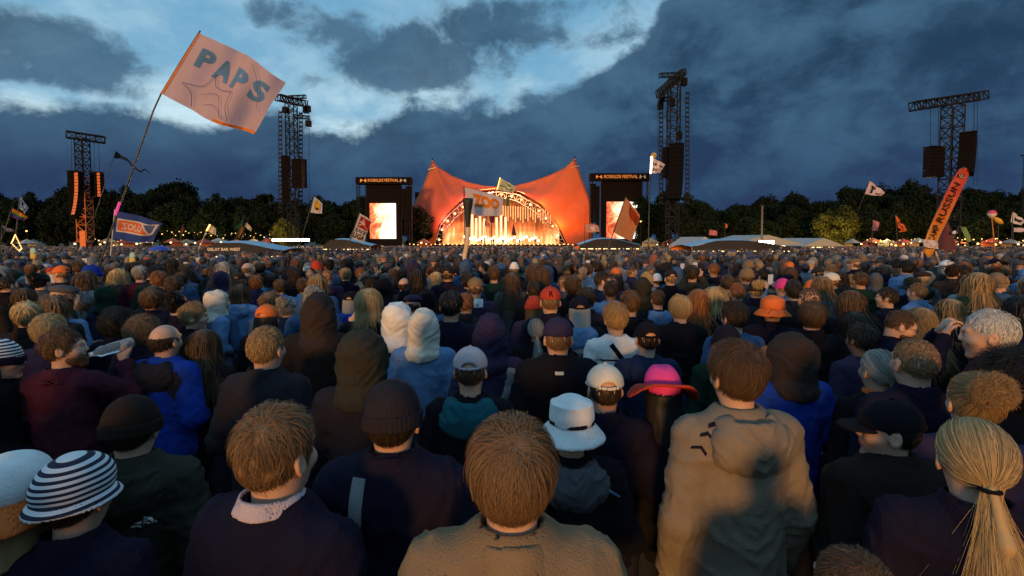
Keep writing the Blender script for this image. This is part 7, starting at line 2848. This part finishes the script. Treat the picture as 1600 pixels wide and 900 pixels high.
def stall(px, Y, wpx, i):
    p = at(px, 380, Y)
    g = ground(Y)
    k = i % 4
    rt = thing('food_stall', (p.x, Y, g), uniq('lit food stall with %s roof below the trees' % SC_W[k], px), 'food stall', 'food stalls under the trees')
    W = wpx * Y / F
    H = at(px, 373.5 - (i * 7 % 3), Y).z - g
    w2 = W / 2
    MB().add([(-w2, 0, H * 0.72), (w2, 0, H * 0.72), (w2, 3, H * 0.72), (-w2, 3, H * 0.72), (0, 1.5, H)], [(0, 1, 4), (1, 2, 4), (2, 3, 4), (3, 0, 4)]).build('roof', STALL_C[k], rt)
    MB().box((0, 2.6, H * 0.36), (W, 0.1, H * 0.72)).build('back_wall', STALL_C[(k + 2) % 4], rt)
    MB().box((0, 0.4, 0.55), (W, 0.5, 1.1)).build('counter', darkc, rt)
    n = max(1, int(wpx / 9))
    for j in range(n):
        x = -w2 + W * ((j * 0.618 + i * 0.37) % 1.0)
        kk = 0.7 + 0.9 * ((i * 5 + j * 3) % 7) / 7
        MB().lathe([(0, 0.16 * kk), (0.15 * kk, 0.05), (0.15 * kk, -0.08), (0, -0.15 * kk)], 8, c=(x, -0.15, H * (0.60 + 0.12 * ((i + j) % 3) / 2))).build('lamp', warm if (i + j) % 3 else warm2, rt)
    return rt


for i, (px, w) in enumerate(((30, 14), (120, 16), (160, 18), (186, 20), (215, 18), (262, 16), (284, 22), (312, 22), (335, 24), (362, 18), (390, 18), (412, 14), (520, 14), (660, 20), (1020, 22), (1050, 20), (1340, 12), (1372, 20), (1396, 18), (1420, 20), (1444, 16), (1500, 26), (1535, 22), (1562, 20), (1590, 22))):
    stall(px, 96 + (i * 13 % 9), w, i)
# festoon strings over the stalls
FR = random.Random(8)


def festoon(px0, px1, py, Y, n, label, amp=3):
    rt = thing('festoon', at(px0, py, Y), label, 'string lights', 'festoon strings')
    pts_ = []
    for i in range(n):
        t = i / (n - 1)
        sag = amp * abs(math.sin(t * math.pi * max(1, (px1 - px0) / 40)))
        pts_.append(at(px0 + (px1 - px0) * (t + FR.uniform(-0.6, 0.6) / n), py + sag + FR.uniform(-4, 3), Y + FR.uniform(-3, 3)) - rt.location)
    MB().tube(pts_, 0.03, 4).build('wire', steel, rt)
    for i, p in enumerate(pts_):
        k_ = FR.uniform(0.5, 1.7)
        link('bulb', FBULB, rt, loc=p + Vector((0, -0.05, -0.15)), scale=(k_, k_, k_))


FBULB = MB().lathe([(0, 0.09), (0.08, 0.04), (0.08, -0.04), (0, -0.09)], 6).mesh('bulb', [warm2])
festoon(255, 330, 362, 108, 15, 'string of warm bulbs under the trees above the red banner')
festoon(330, 425, 366, 106, 18, 'string of warm bulbs under the trees above the bar')
festoon(150, 240, 374, 104, 14, 'string of warm bulbs below the blue flag')
festoon(1355, 1440, 374, 100, 15, 'string of warm bulbs left of the feather banner')
festoon(1490, 1600, 372, 100, 17, 'string of warm bulbs right of the feather banner')
for px, py, Y, p in ((300, 370, 116, 2600), (360, 368, 116, 2600), (425, 368, 100, 2200), (220, 374, 112, 1500), (1310, 371, 86, 1500), (1385, 373, 98, 1800), (1450, 373, 98, 1200), (1530, 373, 98, 1800), (540, 378, 128, 900), (160, 376, 112, 900), (1210, 374, 96, 1200)):
    lamp('stall_glow', 'POINT', at(px, py, Y), p, (1.0, 0.72, 0.25), 0.6)
for px, py, Y, nm in ((1001, 346, 110, 'amber street lamp right of the right video screen'), (42, 361, 120, 'small white lamp on the dark treeline, far left'), (1072, 372, 90, 'small lamp by the foot of the tall right tower')):
    p = at(px, py, Y)
    rt = thing('lamp_post', (p.x, Y, ground(Y)), nm, 'lamp')
    MB().tube([(0, 0, 0), (0, 0, p.z - ground(Y))], 0.06, 6).build('post', steel, rt)
    MB().lathe([(0, 0.2), (0.2, 0.1), (0.2, -0.1), (0, -0.2)], 8, c=(0, -0.1, p.z - ground(Y))).build('lamp', warm2, rt)
# phones glinting in the far crowd
for i, (px, py) in enumerate(((512, 403), (430, 405), (443, 406), (688, 400), (1002, 402), (1230, 410), (598, 385), (1100, 395), (848, 401), (360, 412), (720, 398))):
    Y = 0.72 * F / (py - 372)
    Y = max(9, min(40, Y))
    o = MB().box((0, 0, 0), (0.16, 0.012, 0.085)).build('phone', blackp)
    MB().box((0, -0.008, 0), (0.15, 0.004, 0.075)).build('screen', scr, o)
    o.location = at(px, py, Y)
    tag(o, uniq(('tiny lit phone held over the heads', 'tiny glowing phone above the crowd', 'small bright phone screen in the crowd')[i % 3], px).replace('behind', 'before'), 'phone', 'phones held up in the crowd')

crowd()
